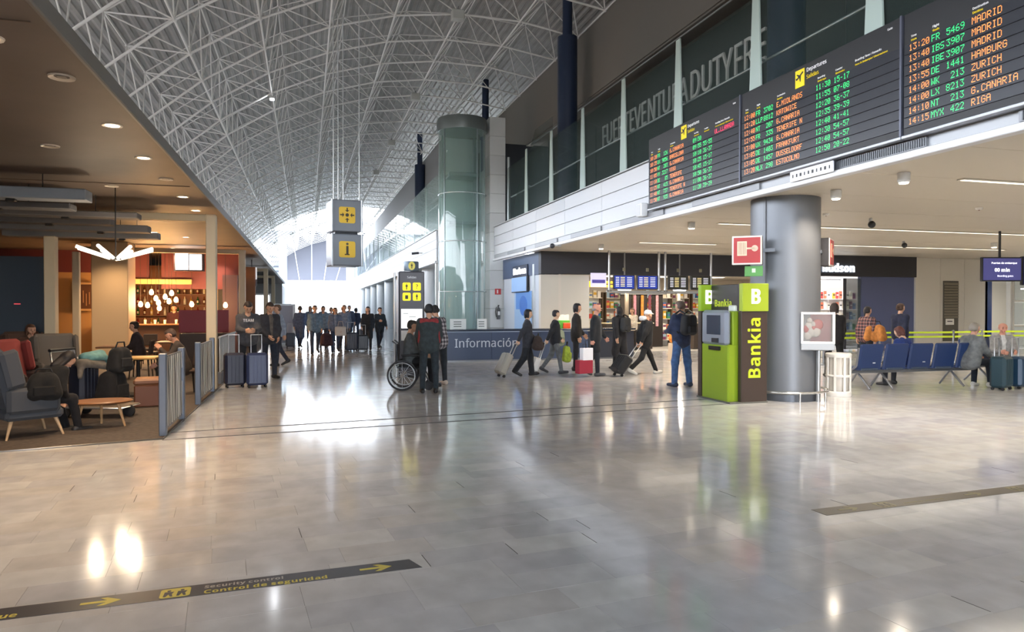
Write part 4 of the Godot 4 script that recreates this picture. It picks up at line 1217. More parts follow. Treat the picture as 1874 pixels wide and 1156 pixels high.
	var bd := part(am, "machine_body", boxm(Vector3(0.22, 0.5, -0.48), Vector3(0.62, 1.0, 0.84), 0.02), green)
	part(am, "upper_body", boxm(Vector3(0.27, 1.28, -0.48), Vector3(0.52, 0.6, 0.82), 0.02), green)
	var fg := G.new()
	fg.T = Transform3D(Basis(Vector3(0, 0, 1), Vector3.UP, Vector3(-1, 0, 0)), Vector3(0.0, 0, -0.48))
	fg.box(Vector3(0, 1.29, 0.06), Vector3(0.8, 0.62, 0.12), 0.05)
	var fr := part(am, "front_panel", fg, mat("#8d949f", 0.35, 0.3))
	part(fr, "screen", boxm(Vector3(-0.127, 1.34, -0.46), Vector3(0.015, 0.34, 0.42), 0.004), mat("#3a4350", 0.15))
	part(fr, "keypad", boxm(Vector3(-0.13, 1.07, -0.4), Vector3(0.03, 0.08, 0.2), 0.006), mat("#2c2f35", 0.3))
	part(fr, "cash_slot", boxm(Vector3(-0.11, 0.93, -0.45), Vector3(0.04, 0.07, 0.34), 0.006), mat("#191a1c", 0.3))
	part(bd, "door_seam", boxm(Vector3(0.26, 0.5, -0.058), Vector3(0.008, 0.9, 0.006)), mat("#5f7d12", 0.5))
	part(am, "base_plate", boxm(Vector3(0.25, 0.012, -0.48), Vector3(0.75, 0.024, 1.08), 0.005), mat("#5d5d58", 0.5))
	part(am, "white_tray", boxm(Vector3(0.18, 1.63, -0.18), Vector3(0.26, 0.11, 0.2), 0.02), mat("#d2d6cc", 0.5))
	# grey round column
	var cc := Vector3(8.38, 0, -11.05)
	var co := struct("wall_column", cc)
	var cg := G.new()
	cg.lathe([Vector2(0.6, 0.0), Vector2(0.6, 1.2), Vector2(0.6, 2.4), Vector2(0.6, SOF)], 48)
	part(co, "shaft", cg, mat("#707378", 0.4, 0.3))
	part(co, "seam_strip", boxm(Vector3(-0.57, SOF * 0.5, 0.2), Vector3(0.03, SOF, 0.06), 0.005), mat("#6c6f74", 0.4, 0.4))
	var skg := G.new()
	skg.lathe([Vector2(0.605, 0.0), Vector2(0.612, 0.12), Vector2(0.6, 0.125)], 40)
	part(co, "base_ring", skg, mat("#5c6067", 0.35, 0.5))
	var rg := G.new()
	var rp := []
	for k in 33: rp.append(Vector3(cos(TAU * k / 32), 0, sin(TAU * k / 32)) * 0.74 + Vector3(0, 0.17, 0))
	rg.path(rp, 0.022, 8)
	var gr := thing("guard_rail", "low chrome ring rail round the foot of the grey column", "rail", cc)
	part(gr, "ring", rg, mat("#d4d4d2", 0.2, 0.9))
	for k in 8:
		var a := TAU * k / 8 + 0.3
		var g := G.new()
		g.tube(Vector3(cos(a) * 0.74, 0, sin(a) * 0.74), Vector3(cos(a) * 0.74, 0.17, sin(a) * 0.74), 0.016, 0.016, 8)
		part(gr, "post", g, mat("#d4d4d2", 0.2, 0.9))
	# fire hose signs fixed to the column
	for i in 2:
		var t := thing("fire_sign", ["red fire hose sign box with white border on the grey column above the cash machine", "red fire hose sign box seen edge-on at the grey column's other side"][i], "sign", Vector3(7.38, 2.64, -10.75) if i == 0 else Vector3(9.12, 2.64, -10.78), -40 if i == 0 else 42)
		part(t, "box", boxm(Vector3(0, 0, -0.05), Vector3(0.5, 0.5, 0.16), 0.01), mat("#2e2b2b", 0.5))
		part(t, "arm", boxm(Vector3(0.3 if i == 0 else -0.2, 0, -0.1), Vector3(0.3, 0.06, 0.04)), mat("#6c6f74", 0.4, 0.4))
		part(t, "border", boxm(Vector3(0, 0, 0.03), Vector3(0.5, 0.5, 0.02), 0.006), mat("#e9ddd2", 0.4))
		var rd := part(t, "red_plate", boxm(Vector3(0, 0, 0.042), Vector3(0.44, 0.44, 0.008)), mat("#b92c2a", 0.4))
		part(rd, "hose_box_print", boxm(Vector3(-0.08, 0.03, 0.048), Vector3(0.16, 0.25, 0.006)), mat("#ead9b8", 0.5))
		for k in 5: part(rd, "hose_line_print", boxm(Vector3(-0.13 + k * 0.025, 0.03, 0.0525), Vector3(0.006, 0.21, 0.003)), mat("#b8584a", 0.5))
		part(rd, "nozzle_print", boxm(Vector3(0.07, 0.03, 0.048), Vector3(0.14, 0.03, 0.006)), mat("#ead9b8", 0.5))
		var wh := PackedVector2Array()
		for k in 14: wh.append(Vector2(cos(TAU * k / 14), sin(TAU * k / 14)) * 0.055)
		flat(rd, "wheel_print", wh, mat("#e6c9b0", 0.5), Vector3(0.13, 0.03, 0.047))
	var es := thing("evacuation_sign", "small green evacuation sign hanging below the red hose sign", "sign", Vector3(7.50, 2.28, -10.73), -36)
	part(es, "plate", boxm(Vector3.ZERO, Vector3(0.3, 0.18, 0.03), 0.005), mat("#5fa052", 0.5))
	part(es, "symbol", boxm(Vector3(0, 0.01, 0.017), Vector3(0.06, 0.07, 0.005)), mat("#dcebd2", 0.5))
	# display case on a post
	var dc := thing("display_case", "white framed display case of white and red items on a steel post", "display case", Vector3(8.55, 0, -10.42), -26)
	var pg := G.new()
	pg.tube(Vector3(0.04, 0, -0.02), Vector3(0.04, 0.92, -0.02), 0.04, 0.04, 12)
	part(dc, "post", pg, mat("#a9abad", 0.3, 0.7))
	part(dc, "back_box", boxm(Vector3(-0.03, 1.2, -0.12), Vector3(0.5, 0.62, 0.2), 0.01), mat("#85888c", 0.4, 0.2))
	part(dc, "lower_box", boxm(Vector3(0, 0.97, 0), Vector3(0.56, 0.13, 0.24), 0.01), mat("#96999c", 0.4, 0.2))
	for s in [[0, 0.255, 0.56, 0.04], [0, -0.255, 0.56, 0.04]]: part(dc, "frame_bar", boxm(Vector3(0, 1.29 + s[1], 0.1), Vector3(s[2], s[3], 0.05), 0.006), mat("#e2e2e0", 0.35))
	for s in [-0.26, 0.26]: part(dc, "frame_bar", boxm(Vector3(s, 1.29, 0.1), Vector3(0.04, 0.51, 0.05), 0.006), mat("#e2e2e0", 0.35))
	part(dc, "inner_back", boxm(Vector3(0, 1.29, 0.0), Vector3(0.48, 0.47, 0.02)), mat("#5d2f30", 0.5))
	for k in 9:
		var a := k * 2.4
		var rr := 0.05 + 0.02 * (k % 3)
		var g := G.new()
		g.ball(Vector3(-0.1 + 0.1 * cos(a) * (0.4 + 0.1 * k), 1.29 + 0.05 * sin(a) * (0.5 + 0.35 * k), 0.05), Vector3(rr, rr * 1.1, 0.03), 10, 6)
		part(dc, "packet", g, mat("#8b8782" if k % 4 else "#7a2422", 0.5))
	part(dc, "pane", boxm(Vector3(0, 1.29, 0.115), Vector3(0.48, 0.47, 0.006)), mat("#ffffff", 0.02, 0.0, {"alpha": 0.05, "spec": 0.15}))
	# waste bin
	var wb := thing("waste_bin", "white slatted waste bin lined with a clear bag beside the column", "bin", Vector3(9.52, 0, -11.0))
	var wm := mat("#e3e1dc", 0.4)
	for y in [[0.0, 0.1], [0.36, 0.4], [0.72, 0.8]]:
		var g := G.new()
		g.lathe([Vector2(0.17, y[0]), Vector2(0.215, y[0]), Vector2(0.225, y[0] + 0.02), Vector2(0.225, y[1] - 0.015), Vector2(0.21, y[1]), Vector2(0.17, y[1]), Vector2(0.17, y[0])], 24)
		part(wb, "ring", g, wm)
	for k in 8:
		var a := TAU * k / 8 + 0.2
		var b := G.new()
		b.T = Transform3D(Basis(Vector3.UP, -a), Vector3(cos(a) * 0.21, 0.41, sin(a) * 0.21))
		b.box(Vector3.ZERO, Vector3(0.025, 0.66, 0.045), 0.006)
		part(wb, "slat", b, wm)
	var bg := G.new()
	bg.lathe([Vector2(0.0, 0.1), Vector2(0.16, 0.1), Vector2(0.185, 0.3), Vector2(0.17, 0.5), Vector2(0.19, 0.78)], 14)
	part(wb, "clear_bag", bg, mat("#d9d6cf", 0.2, 0.0, {"alpha": 0.6}))
	# column ceiling lights
	var dl := [[8.52, -14.56], [8.79, -20.4], [8.35, -8.35], [8.5, -9.9], [12.4, -16.6], [20.0, -16.6], [14.5, -6.0], [20.5, -11.0], [25.5, -16.0]]  # later entries, deeper under the ceiling, are added fill for the waiting area
	for i in dl.size():
		var t := thing("ceiling_downlight", "cylindrical white downlight under the beige ceiling edge", "light", Vector3(dl[i][0], SOF, dl[i][1]), 0, "cylindrical downlights under the beige ceiling")
		var g := G.new()
		g.lathe([Vector2(0, 0.0), Vector2(0.085, 0.0), Vector2(0.085, -0.12), Vector2(0.07, -0.14)], 16)
		part(t, "housing", g, mat("#d8d8d6", 0.4))
		var h := G.new()
		h.lathe([Vector2(0.07, -0.13), Vector2(0.06, -0.155), Vector2(0.0, -0.16)], 16)
		part(t, "lamp_lens", h, mat("#fff1d8", 0.4, 0.0, {"glow": 7.0}))
		lamp_spot(t, Vector3(0, -0.2, 0), Color(1, 0.93, 0.84), 2.6 if i == 3 else 7.5, 74.0)
	for s in [[15.4, 7.2, -14.5], [19.2, 7.2, -18.55], [12.4, 5.6, -8.5], [10.9, 2.6, -19.4], [9.8, 1.2, -14.5], [22.8, 6.0, -14.5], [20.0, 8.0, -8.5], [14.0, 6.0, -3.0]]:
		var t := thing("linear_light", "long slim recessed strip light across the beige ceiling", "light", Vector3(s[0], SOF, s[2]), 0, "strip lights in the beige ceiling")
		part(t, "trim", boxm(Vector3(0, -0.007, 0), Vector3(s[1] + 0.06, 0.02, 0.14), 0.004), mat("#cfc8bb", 0.4))
		part(t, "diffuser", boxm(Vector3(0, -0.016, 0), Vector3(s[1], 0.01, 0.07)), mat("#fff5e2", 0.5, 0.0, {"glow": 1.0}))
		lamp_area(t, Vector3(0, -0.03, 0), Color(1, 0.95, 0.87), 0.25 * s[1], Vector2(s[1], 0.08))
	for p in [[12.66, -10.83], [15.5, -12.0], [10.4, -12.4]]:
		var t := thing("smoke_detector", "small white smoke detector on the beige ceiling", "detector", Vector3(p[0], SOF, p[1]), 0, "smoke detectors on the beige ceiling")
		var g := G.new()
		g.lathe([Vector2(0, 0), Vector2(0.07, 0), Vector2(0.06, -0.04), Vector2(0, -0.05)], 14)
		part(t, "body", g, mat("#e4e2dc", 0.5))
		part(t, "lens", boxm(Vector3(0, -0.052, 0), Vector3(0.02, 0.01, 0.02)), mat("#7a2b2b", 0.4))

# ---------- waiting area ----------
func build_waiting():
	var blue := mat("#1e345f", 0.4)
	var steel := mat("#8a8d92", 0.3, 0.7)
	var b := thing("seat_bench", "row of blue padded airport seats on a steel beam beside the waste bin", "bench", Vector3(11.95, 0, -11.55), -1.5)
	part(b, "beam", boxm(Vector3(0, 0.36, -0.2), Vector3(3.0, 0.07, 0.1), 0.01), steel)
	for i in 5:
		var x := -1.22 + i * 0.6
		var g := G.new()
		g.T = Transform3D(Basis(Vector3.RIGHT, deg_to_rad(12)), Vector3(x, 0.66, 0.06))
		g.box(Vector3(0, 0, 0), Vector3(0.55, 0.54, 0.06), 0.025)
		var br := part(b, "backrest", g, blue)
		if i == 0 or i == 2: part(br, "label_tag", boxm(Vector3(x + 0.05, 0.55, 0.105), Vector3(0.06, 0.02, 0.006)), mat("#c9ced6", 0.4))
		part(b, "seat", boxm(Vector3(x, 0.43, -0.24), Vector3(0.55, 0.06, 0.48), 0.025), blue)
		part(b, "back_bracket", boxm(Vector3(x, 0.42, -0.0), Vector3(0.4, 0.05, 0.1), 0.01), mat("#4a5668", 0.4, 0.4))
	for x in [-1.3, -0.75, 1.0]:
		for s in [-1.0, 1.0]:
			var g := G.new()
			g.path([Vector3(x, 0.34, -0.2), Vector3(x + 0.02, 0.2, -0.2 + s * 0.14), Vector3(x + 0.04, 0.03, -0.2 + s * 0.3)], 0.022, 8)
			part(b, "leg", g, steel)
	for x in [-1.54, 1.5]:
		var g := G.new()
		g.path([Vector3(x, 0.85, 0.12), Vector3(x, 0.5, 0.06), Vector3(x, 0.38, -0.1)], 0.02, 8)
		part(b, "end_frame", g, steel)
	var b2 := thing("seat_bench", "second blue seat row facing back towards the hall behind the suitcases", "bench", Vector3(14.9, 0, -12.3), 12)
	part(b2, "beam", boxm(Vector3(0, 0.36, 0), Vector3(2.0, 0.07, 0.1), 0.01), steel)
	for i in 3:
		var x := -0.62 + i * 0.62
		var g := G.new()
		g.T = Transform3D(Basis(Vector3.RIGHT, deg_to_rad(-12)), Vector3(x, 0.68, -0.26))
		g.box(Vector3.ZERO, Vector3(0.55, 0.54, 0.06), 0.025)
		part(b2, "backrest", g, blue)
		part(b2, "seat", boxm(Vector3(x, 0.43, 0.04), Vector3(0.55, 0.06, 0.48), 0.025), blue)
	for x in [-0.7, 0.7]:
		for s in [-1.0, 1.0]:
			var g := G.new()
			g.path([Vector3(x, 0.34, 0), Vector3(x, 0.2, s * 0.14), Vector3(x, 0.03, s * 0.3)], 0.022, 8)
			part(b2, "leg", g, steel)
	# belt barriers
	var bx := [14.2, 16.4, 18.9, 20.3, 21.9]
	for i in bx.size():
		var t := thing("barrier_post", "slim steel barrier post holding yellow-green belts", "barrier", Vector3(bx[i], 0, -17.0 - 0.25 * (i % 2)), 0, "belt barrier posts")
		var g := G.new()
		g.lathe([Vector2(0, 0.0), Vector2(0.17, 0.0), Vector2(0.17, 0.02), Vector2(0.03, 0.05), Vector2(0.028, 0.95), Vector2(0, 0.96)], 14)
		part(t, "post", g, steel)
		part(t, "head", boxm(Vector3(0, 0.9, 0), Vector3(0.07, 0.1, 0.07), 0.01), mat("#6c6e70", 0.4))
	for i in bx.size() - 1:
		var p := Vector3(bx[i], 0, -17.0 - 0.25 * (i % 2))
		var q := Vector3(bx[i + 1], 0, -17.0 - 0.25 * ((i + 1) % 2))
		for k in 2:
			var t := thing("barrier_belt", "yellow-green retractable belt stretched between barrier posts", "belt", (p + q) * 0.5 + Vector3(0, 0.76 + k * 0.13, 0), rad_to_deg(atan2(-(q - p).z, (q - p).x)), "yellow-green barrier belts")
			part(t, "webbing", boxm(Vector3(0, 0, 0.03 - 0.02 * k), Vector3((q - p).length() - 0.06, 0.055, 0.006)), mat("#b8d22a", 0.6))
	# hanging screen
	var hsn := monitor("hanging_screen", "violet information screen hanging from a black ceiling pole", Vector3(17.1, 2.62, -14.0), -14, 1.05, 0.62, "#4a4a7e", 0)
	letters(hsn, "Puertas de embarque", 0.05, mat("#ffffff", 0.4, 0.0, {"glow": 0.8}), Vector3(0.05, 0.16, 0.051), 0, 0.003)
	letters(hsn, "00 min", 0.09, mat("#ffffff", 0.4, 0.0, {"glow": 0.8}), Vector3(0.0, -0.02, 0.051), 0, 0.003, true)
	letters(hsn, "Boarding gates", 0.045, mat("#e8e8ff", 0.4, 0.0, {"glow": 0.8}), Vector3(0.08, -0.17, 0.051), 0, 0.003)
	var pg := G.new()
	pg.tube(Vector3(0, 0.3, -0.05), Vector3(0, SOF - 2.62, -0.05), 0.03, 0.03, 8)
	part(hsn, "pole", pg, mat("#1c1c1e", 0.4))
	var hs2 := monitor("hanging_screen", "dark second screen hanging close beside the violet one", Vector3(18.35, 2.6, -14.0), -14, 0.9, 0.75, "#24263e", 0)
	part(hs2, "screen_icon", boxm(Vector3(-0.2, 0.22, 0.05), Vector3(0.18, 0.14, 0.006)), mat("#b59a2a", 0.4, 0.0, {"glow": 0.4}))
	part(hs2, "hanger", boxm(Vector3(0, 0.69, -0.03), Vector3(0.05, 0.66, 0.05)), mat("#1c1c1e", 0.4))

# ---------- cafe ----------
func armchair(label: String, at: Vector3, turn: float, cloth: String, back: String, s := 1.0):
	var t := thing("armchair", label, "armchair", at, turn)
	t.scale = Vector3.ONE * s
	var m := mat(cloth, 0.9, 0.0, {"sheen": 0.3})
	var mb := mat(back, 0.9, 0.0, {"sheen": 0.3})
	part(t, "seat_cushion", boxm(Vector3(0, 0.42, 0.02), Vector3(0.58, 0.16, 0.6), 0.05), m)
	part(t, "seat_base", boxm(Vector3(0, 0.31, 0), Vector3(0.72, 0.14, 0.68), 0.04), m)
	var g := G.new()
	g.T = Transform3D(Basis(Vector3.RIGHT, deg_to_rad(-12)), Vector3(0, 0.78, -0.33))
	g.box(Vector3.ZERO, Vector3(0.72, 0.86, 0.13), 0.055)
	part(t, "backrest", g, mb)
	for sx in [-1.0, 1.0]:
		var a := G.new()
		a.T = Transform3D(Basis(Vector3.UP, 0.0), Vector3(sx * 0.35, 0, 0))
		a.box(Vector3(0, 0.5, -0.02), Vector3(0.11, 0.34, 0.62), 0.045)
		part(t, "armrest", a, m)
		var w := G.new()
		w.T = Transform3D(Basis(Vector3.RIGHT, deg_to_rad(-12)) * Basis(Vector3.UP, -sx * 0.3), Vector3(sx * 0.36, 0.92, -0.26))
		w.box(Vector3.ZERO, Vector3(0.09, 0.5, 0.24), 0.04)
		part(t, "wing", w, mb)
		for sz in [-1.0, 1.0]:
			var l := G.new()
			l.tube(Vector3(sx * 0.27, 0.26, sz * 0.25), Vector3(sx * 0.34, 0.0, sz * 0.33), 0.026, 0.014, 10)
			part(t, "leg", l, mat("#c9a77e", 0.5))

func cafe_chair(label: String, at: Vector3, turn: float, col: String, group := ""):
	var t := thing("cafe_chair", label, "chair", at, turn, group)
	part(t, "seat", boxm(Vector3(0, 0.45, 0), Vector3(0.44, 0.05, 0.44), 0.02), mat(col, 0.7))
	var g := G.new()
	g.T = Transform3D(Basis(Vector3.RIGHT, deg_to_rad(-8)), Vector3(0, 0.7, -0.22))
	g.box(Vector3.ZERO, Vector3(0.42, 0.34, 0.04), 0.018)
	part(t, "backrest", g, mat(col, 0.7))
	for sx in [-1.0, 1.0]:
		for sz in [-1.0, 1.0]:
			var l := G.new()
			l.tube(Vector3(sx * 0.18, 0.44, sz * 0.18), Vector3(sx * 0.21, 0, sz * 0.21), 0.018, 0.014, 8)
			part(t, "leg", l, mat("#3a2f28", 0.6))

func cafe_table(label: String, at: Vector3, turn: float, w: float, d: float, h: float, top: String, group := ""):
	var t := thing("cafe_table", label, "table", at, turn, group)
	part(t, "table_top", boxm(Vector3(0, h - 0.02, 0), Vector3(w, 0.04, d), 0.012), mat(top, 0.45))
	var g := G.new()
	g.tube(Vector3(0, 0.02, 0), Vector3(0, h - 0.03, 0), 0.035, 0.035, 10)
	part(t, "column", g, mat("#2b2826", 0.5, 0.3))
	part(t, "foot", boxm(Vector3(0, 0.015, 0), Vector3(0.42, 0.03, 0.42), 0.008), mat("#2b2826", 0.5, 0.3))

func build_cafe():
	var cream := mat("#cdbb9c", 0.55)
	# ceiling lamps
	var lit := [[-1.99, -8.53], [-2.03, -10.26], [-2.08, -13.67], [-2.12, -15.53], [-7.0, -21.3], [-3.4, -17.5], [-4.8, -19.5], [-3.2, -21.5], [-4.2, -25.6], [-2.2, -6.0], [-5.4, -22.6], [-3.0, -27.0]]  # the lamp just before the cream pillar is added to brighten its front
	for i in lit.size():
		var t := thing("recessed_downlight", "round glowing downlight set in the brown cafe ceiling", "light", Vector3(lit[i][0], SOF, lit[i][1]), 0, "glowing downlights in the brown ceiling")
		var g := G.new()
		g.lathe([Vector2(0.0, -0.004), Vector2(0.07, -0.004), Vector2(0.1, -0.012), Vector2(0.105, 0.0)], 18)
		part(t, "trim_ring", g, mat("#e9dfcf", 0.4))
		var h := G.new()
		h.lathe([Vector2(0.07, -0.008), Vector2(0.0, -0.012)], 18)
		part(t, "lamp_lens", h, mat("#fff0dc", 0.4, 0.0, {"glow": 4.0}))
		lamp_spot(t, Vector3(0, -0.05, 0), Color(1, 0.86, 0.70), 4.0, 58.0)
	for p in [[-1.98, -6.86], [-2.96, -9.81], [-2.04, -11.87], [-2.99, -12.76]]:
		var t := thing("recessed_downlight", "switched-off downlight with a pale ring in the brown cafe ceiling", "light", Vector3(p[0], SOF, p[1]), 0, "dark downlights in the brown ceiling")
		var g := G.new()
		g.lathe([Vector2(0.0, 0.02), Vector2(0.06, 0.0), Vector2(0.1, -0.014), Vector2(0.105, 0.0)], 18)
		part(t, "trim_ring", g, mat("#cfc4b4", 0.4))
		part(t, "lens", boxm(Vector3(0, -0.002, 0), Vector3(0.07, 0.006, 0.07)), mat("#8d8375", 0.3))
	# hanging baffles
	var bl := [[-3.09, -11.9, 4.0, 0.16, "#8d949c"], [-3.6, -13.0, 4.2, 0.1, "#5f5f62"], [-2.82, -13.9, 4.6, 0.1, "#625f5f"], [-3.5, -15.0, 4.2, 0.12, "#5c5a5c"], [-3.1, -16.2, 3.6, 0.14, "#7c7c80"], [-3.17, -17.6, 3.0, 0.15, "#9a9da1"]]
	var bt := ["blue-grey ceiling baffle hung over the armchair, deepest of the row", "slim dark ceiling baffle hung behind the blue-grey one", "long dark ceiling baffle with a pale lower edge", "dark ceiling baffle hung just before the spoked lamp", "grey ceiling baffle hung above the spoked lamp", "pale grey ceiling baffle hung behind the spoked lamp"]
	for i in bl.size():
		var b: Array = bl[i]
		var t := thing("ceiling_baffle", bt[i], "ceiling baffle", Vector3(b[0] - b[2] * 0.5, 3.22 - 0.01 * i, b[1]))
		part(t, "board", boxm(Vector3(0, b[3] * 0.5, 0), Vector3(b[2], b[3], 0.36), 0.012), mat(b[4], 0.6))
		for s in [-0.35, 0.35]:
			var g := G.new()
			g.tube(Vector3(s * b[2], b[3], 0), Vector3(s * b[2], SOF - 3.22 + 0.01 * i, 0), 0.008, 0.008, 6)
			part(t, "hanger", g, mat("#3c3a3a", 0.5))
		part(t, "clip", boxm(Vector3(b[2] * 0.25, -0.02, 0), Vector3(0.12, 0.04, 0.1), 0.01), mat("#2b2826", 0.5))
	# portal frames along the cafe edge
	var pf := [[-1.82, -15.4, 1.9, 0.19, "cream portal frame with a free-ending beam nearest the etched glass screens"], [-1.98, -24.5, 4.5, 0.2, "second cream portal frame behind the two men with suitcases"], [-1.85, -36.0, 3.0, 0.2, "thin far portal frame beyond the cafe"], [-1.85, -44.0, 3.0, 0.2, "farthest thin portal frame at the end of the cafe block"]]
	for p in pf:
		var t := thing("portal_frame", p[4], "frame", Vector3(p[0], 0, p[1]))
		part(t, "post", boxm(Vector3(0, 1.75, 0), Vector3(p[3], 3.5, p[3] * 1.2), 0.012), cream)
		part(t, "beam", boxm(Vector3(-p[2] * 0.5 - p[3] * 0.5, 3.43, 0), Vector3(p[2], 0.14, p[3] * 1.2), 0.012), cream)
	var po := [[-4.83, -16.0, 0.2, 3.05, "cream wooden post standing before the grey column in the cafe"], [-5.76, -21.0, 0.16, 3.1, "slim cream post lit warm beside the framed picture"]]
	for p in po:
		var t := thing("cafe_post", p[4], "post", Vector3(p[0], 0, p[1]))
		part(t, "shaft", boxm(Vector3(0, p[3] * 0.5, 0), Vector3(p[2], p[3], p[2]), 0.012), cream)
		part(t, "foot", boxm(Vector3(0, 0.03, 0), Vector3(p[2] + 0.04, 0.06, p[2] + 0.04), 0.006), mat("#6d6151", 0.5))
	var pi := struct("wall_pillar")
	part(pi, "shaft", boxm(Vector3(-5.58, 1.8, -24.0), Vector3(0.98, 3.6, 0.98), 0.02), mat("#cdb088", 0.55))
	var pc := struct("wall_pillar")
	var cgc := G.new()
	cgc.tube(Vector3(-8.3, 0, -19.5), Vector3(-8.3, SOF, -19.5), 0.6, 0.6, 24)
	part(pc, "shaft", cgc, mat("#8c8582", 0.4))
	# spoked lamp
	var ch := thing("spoked_pendant_lamp", "spoked pendant lamp of glowing white tubes fanned out over the cafe", "lamp", Vector3(-2.97, 2.42, -12.9))
	ch.scale = Vector3.ONE * 0.8
	var hub := G.new()
	hub.lathe([Vector2(0, 0.05), Vector2(0.1, 0.04), Vector2(0.1, 0.0), Vector2(0, -0.02)], 14)
	part(ch, "hub", hub, mat("#2e2a27", 0.4, 0.5))
	var rodg := G.new()
	rodg.tube(Vector3(0, 0.04, 0), Vector3(0, (SOF - 2.42) / 0.8, 0), 0.012, 0.012, 6)
	part(ch, "rod", rodg, mat("#2e2a27", 0.4, 0.5))
	for k in 8:
		var a := TAU * k / 8.0 + 0.2
		var d := Vector3(cos(a), 0.32, sin(a)).normalized()
		var g := G.new()
		g.tube(d * 0.12, d * 0.76, 0.034, 0.034, 10)
		part(ch, "lamp_tube", g, mat("#fff6e8", 0.4, 0.0, {"glow": 1.6}))
	for a in [0.5, 2.6, 4.7]: lamp_omni(ch, Vector3(cos(a) * 0.4, -0.08, sin(a) * 0.4), Color(1, 0.9, 0.76), 0.25, 0.07)
	# dark media wall
	var mw := thing("media_wall", "large dark blue-grey wall panel with small red marks behind the armchair", "panel", Vector3(-6.55, 0, -17.3))
	part(mw, "panel", boxm(Vector3(0, 1.85, 0), Vector3(2.6, 1.75, 0.12), 0.01), mat("#454e58", 0.4))
	part(mw, "green_edge", boxm(Vector3(0, 0.97, 0.01), Vector3(2.6, 0.05, 0.12), 0.005), mat("#1f4a40", 0.4))
	part(mw, "base", boxm(Vector3(0, 0.47, 0), Vector3(2.6, 0.94, 0.1), 0.01), mat("#7c4a38", 0.6))
	for s in [[0.72, 1.72, 0.12], [0.2, 1.74, 0.05]]: part(mw, "red_mark", boxm(Vector3(s[0], s[1], 0.065), Vector3(s[2], 0.02, 0.006)), mat("#d64a52", 0.5, 0.0, {"glow": 0.5}))
	part(mw, "end_trim", boxm(Vector3(1.36, 1.2, 0.0), Vector3(0.14, 2.2, 0.16), 0.01), mat("#8c8069", 0.5))
	# red back walls of the bar
	var rw := struct("wall_bar")
	part(rw, "red_panel", boxm(Vector3(-8.6, 3.15, -27.6), Vector3(6.6, 0.95, 0.12)), mat("#5f2a2d", 0.6))
	part(rw, "red_panel", boxm(Vector3(-3.6, 2.95, -27.6), Vector3(2.6, 1.3, 0.12)), mat("#5f2a2d", 0.6))
	rw = struct("wall_bar_back")
	part(rw, "back_panel", boxm(Vector3(-7.0, 1.5, -31.0), Vector3(10.0, 3.6, 0.2)), mat("#8a5836", 0.6))
	rw = struct("wall_bar_header")
	part(rw, "wood_header", boxm(Vector3(-5.0, 2.55, -27.5), Vector3(2.2, 0.18, 0.2), 0.01), mat("#d9b071", 0.5))
	rw = struct("wall_bar_side")
	part(rw, "side_panel", boxm(Vector3(-3.2, 1.2, -29.6), Vector3(0.15, 2.4, 2.8)), mat("#c99a5e", 0.6))
	rw = struct("wall_bar_left")
	part(rw, "left_panel", boxm(Vector3(-7.55, 1.4, -26.6), Vector3(1.6, 2.8, 0.15)), mat("#b08a5a", 0.6))
	rw = struct("door_1")
	part(rw, "grey_door", boxm(Vector3(-8.4, 1.3, -24.0), Vector3(0.9, 2.5, 0.1)), mat("#8f909a", 0.5))
	rw = struct("wall_bar_post")
	part(rw, "purple_post", boxm(Vector3(-2.6, 1.4, -27.3), Vector3(0.5, 2.8, 0.4)), mat("#4a3540", 0.6))
	var pic := thing("framed_picture", "framed dark picture with a pale frame on the cafe's tan panel", "picture", Vector3(-7.05, 2.0, -26.45))
	part(pic, "frame", boxm(Vector3.ZERO, Vector3(0.66, 0.95, 0.06), 0.01), mat("#c9a676", 0.5))
	part(pic, "print", boxm(Vector3(0, 0, 0.03), Vector3(0.5, 0.8, 0.01)), mat("#5d4032", 0.5))
	for k in 5: part(pic, "print_stroke", boxm(Vector3(-0.18 + k * 0.09, -0.1 + 0.05 * (k % 3), 0.037), Vector3(0.03, 0.4, 0.003)), mat("#a5805c", 0.5))
	# bar counter with bottles
	var bc := thing("bar_counter", "dark wooden bar counter under the cluster of glowing pendants", "counter", Vector3(-4.9, 0, -26.6))
	part(bc, "body", boxm(Vector3(0, 0.52, 0), Vector3(3.4, 1.04, 0.6), 0.01), mat("#3d2a22", 0.5))
	part(bc, "top", boxm(Vector3(0, 1.06, 0), Vector3(3.5, 0.05, 0.75), 0.01), mat("#6d4c34", 0.35))
	var bs := thing("bottle_shelf", "wooden back-bar shelf holding rows of bottles", "shelf", Vector3(-5.2, 0, -30.6))
	for k in 4: part(bs, "shelf_board", boxm(Vector3(0, 0.9 + k * 0.42, 0), Vector3(3.6, 0.04, 0.3), 0.005), mat("#7a5334", 0.5))
	for s in [-1.8, 0.0, 1.8]: part(bs, "upright", boxm(Vector3(s, 1.25, 0), Vector3(0.06, 2.5, 0.3), 0.005), mat("#6a4529", 0.5))
	var bott := func():
		var g := G.new()
		g.lathe([Vector2(0, 0), Vector2(0.045, 0), Vector2(0.048, 0.02), Vector2(0.048, 0.19), Vector2(0.02, 0.24), Vector2(0.017, 0.31), Vector2(0, 0.31)], 10)
		return g
	var bcol := ["#6b3b1c", "#2f5a34", "#b98a3a", "#d8d0b8", "#7a2222", "#c7a860"]
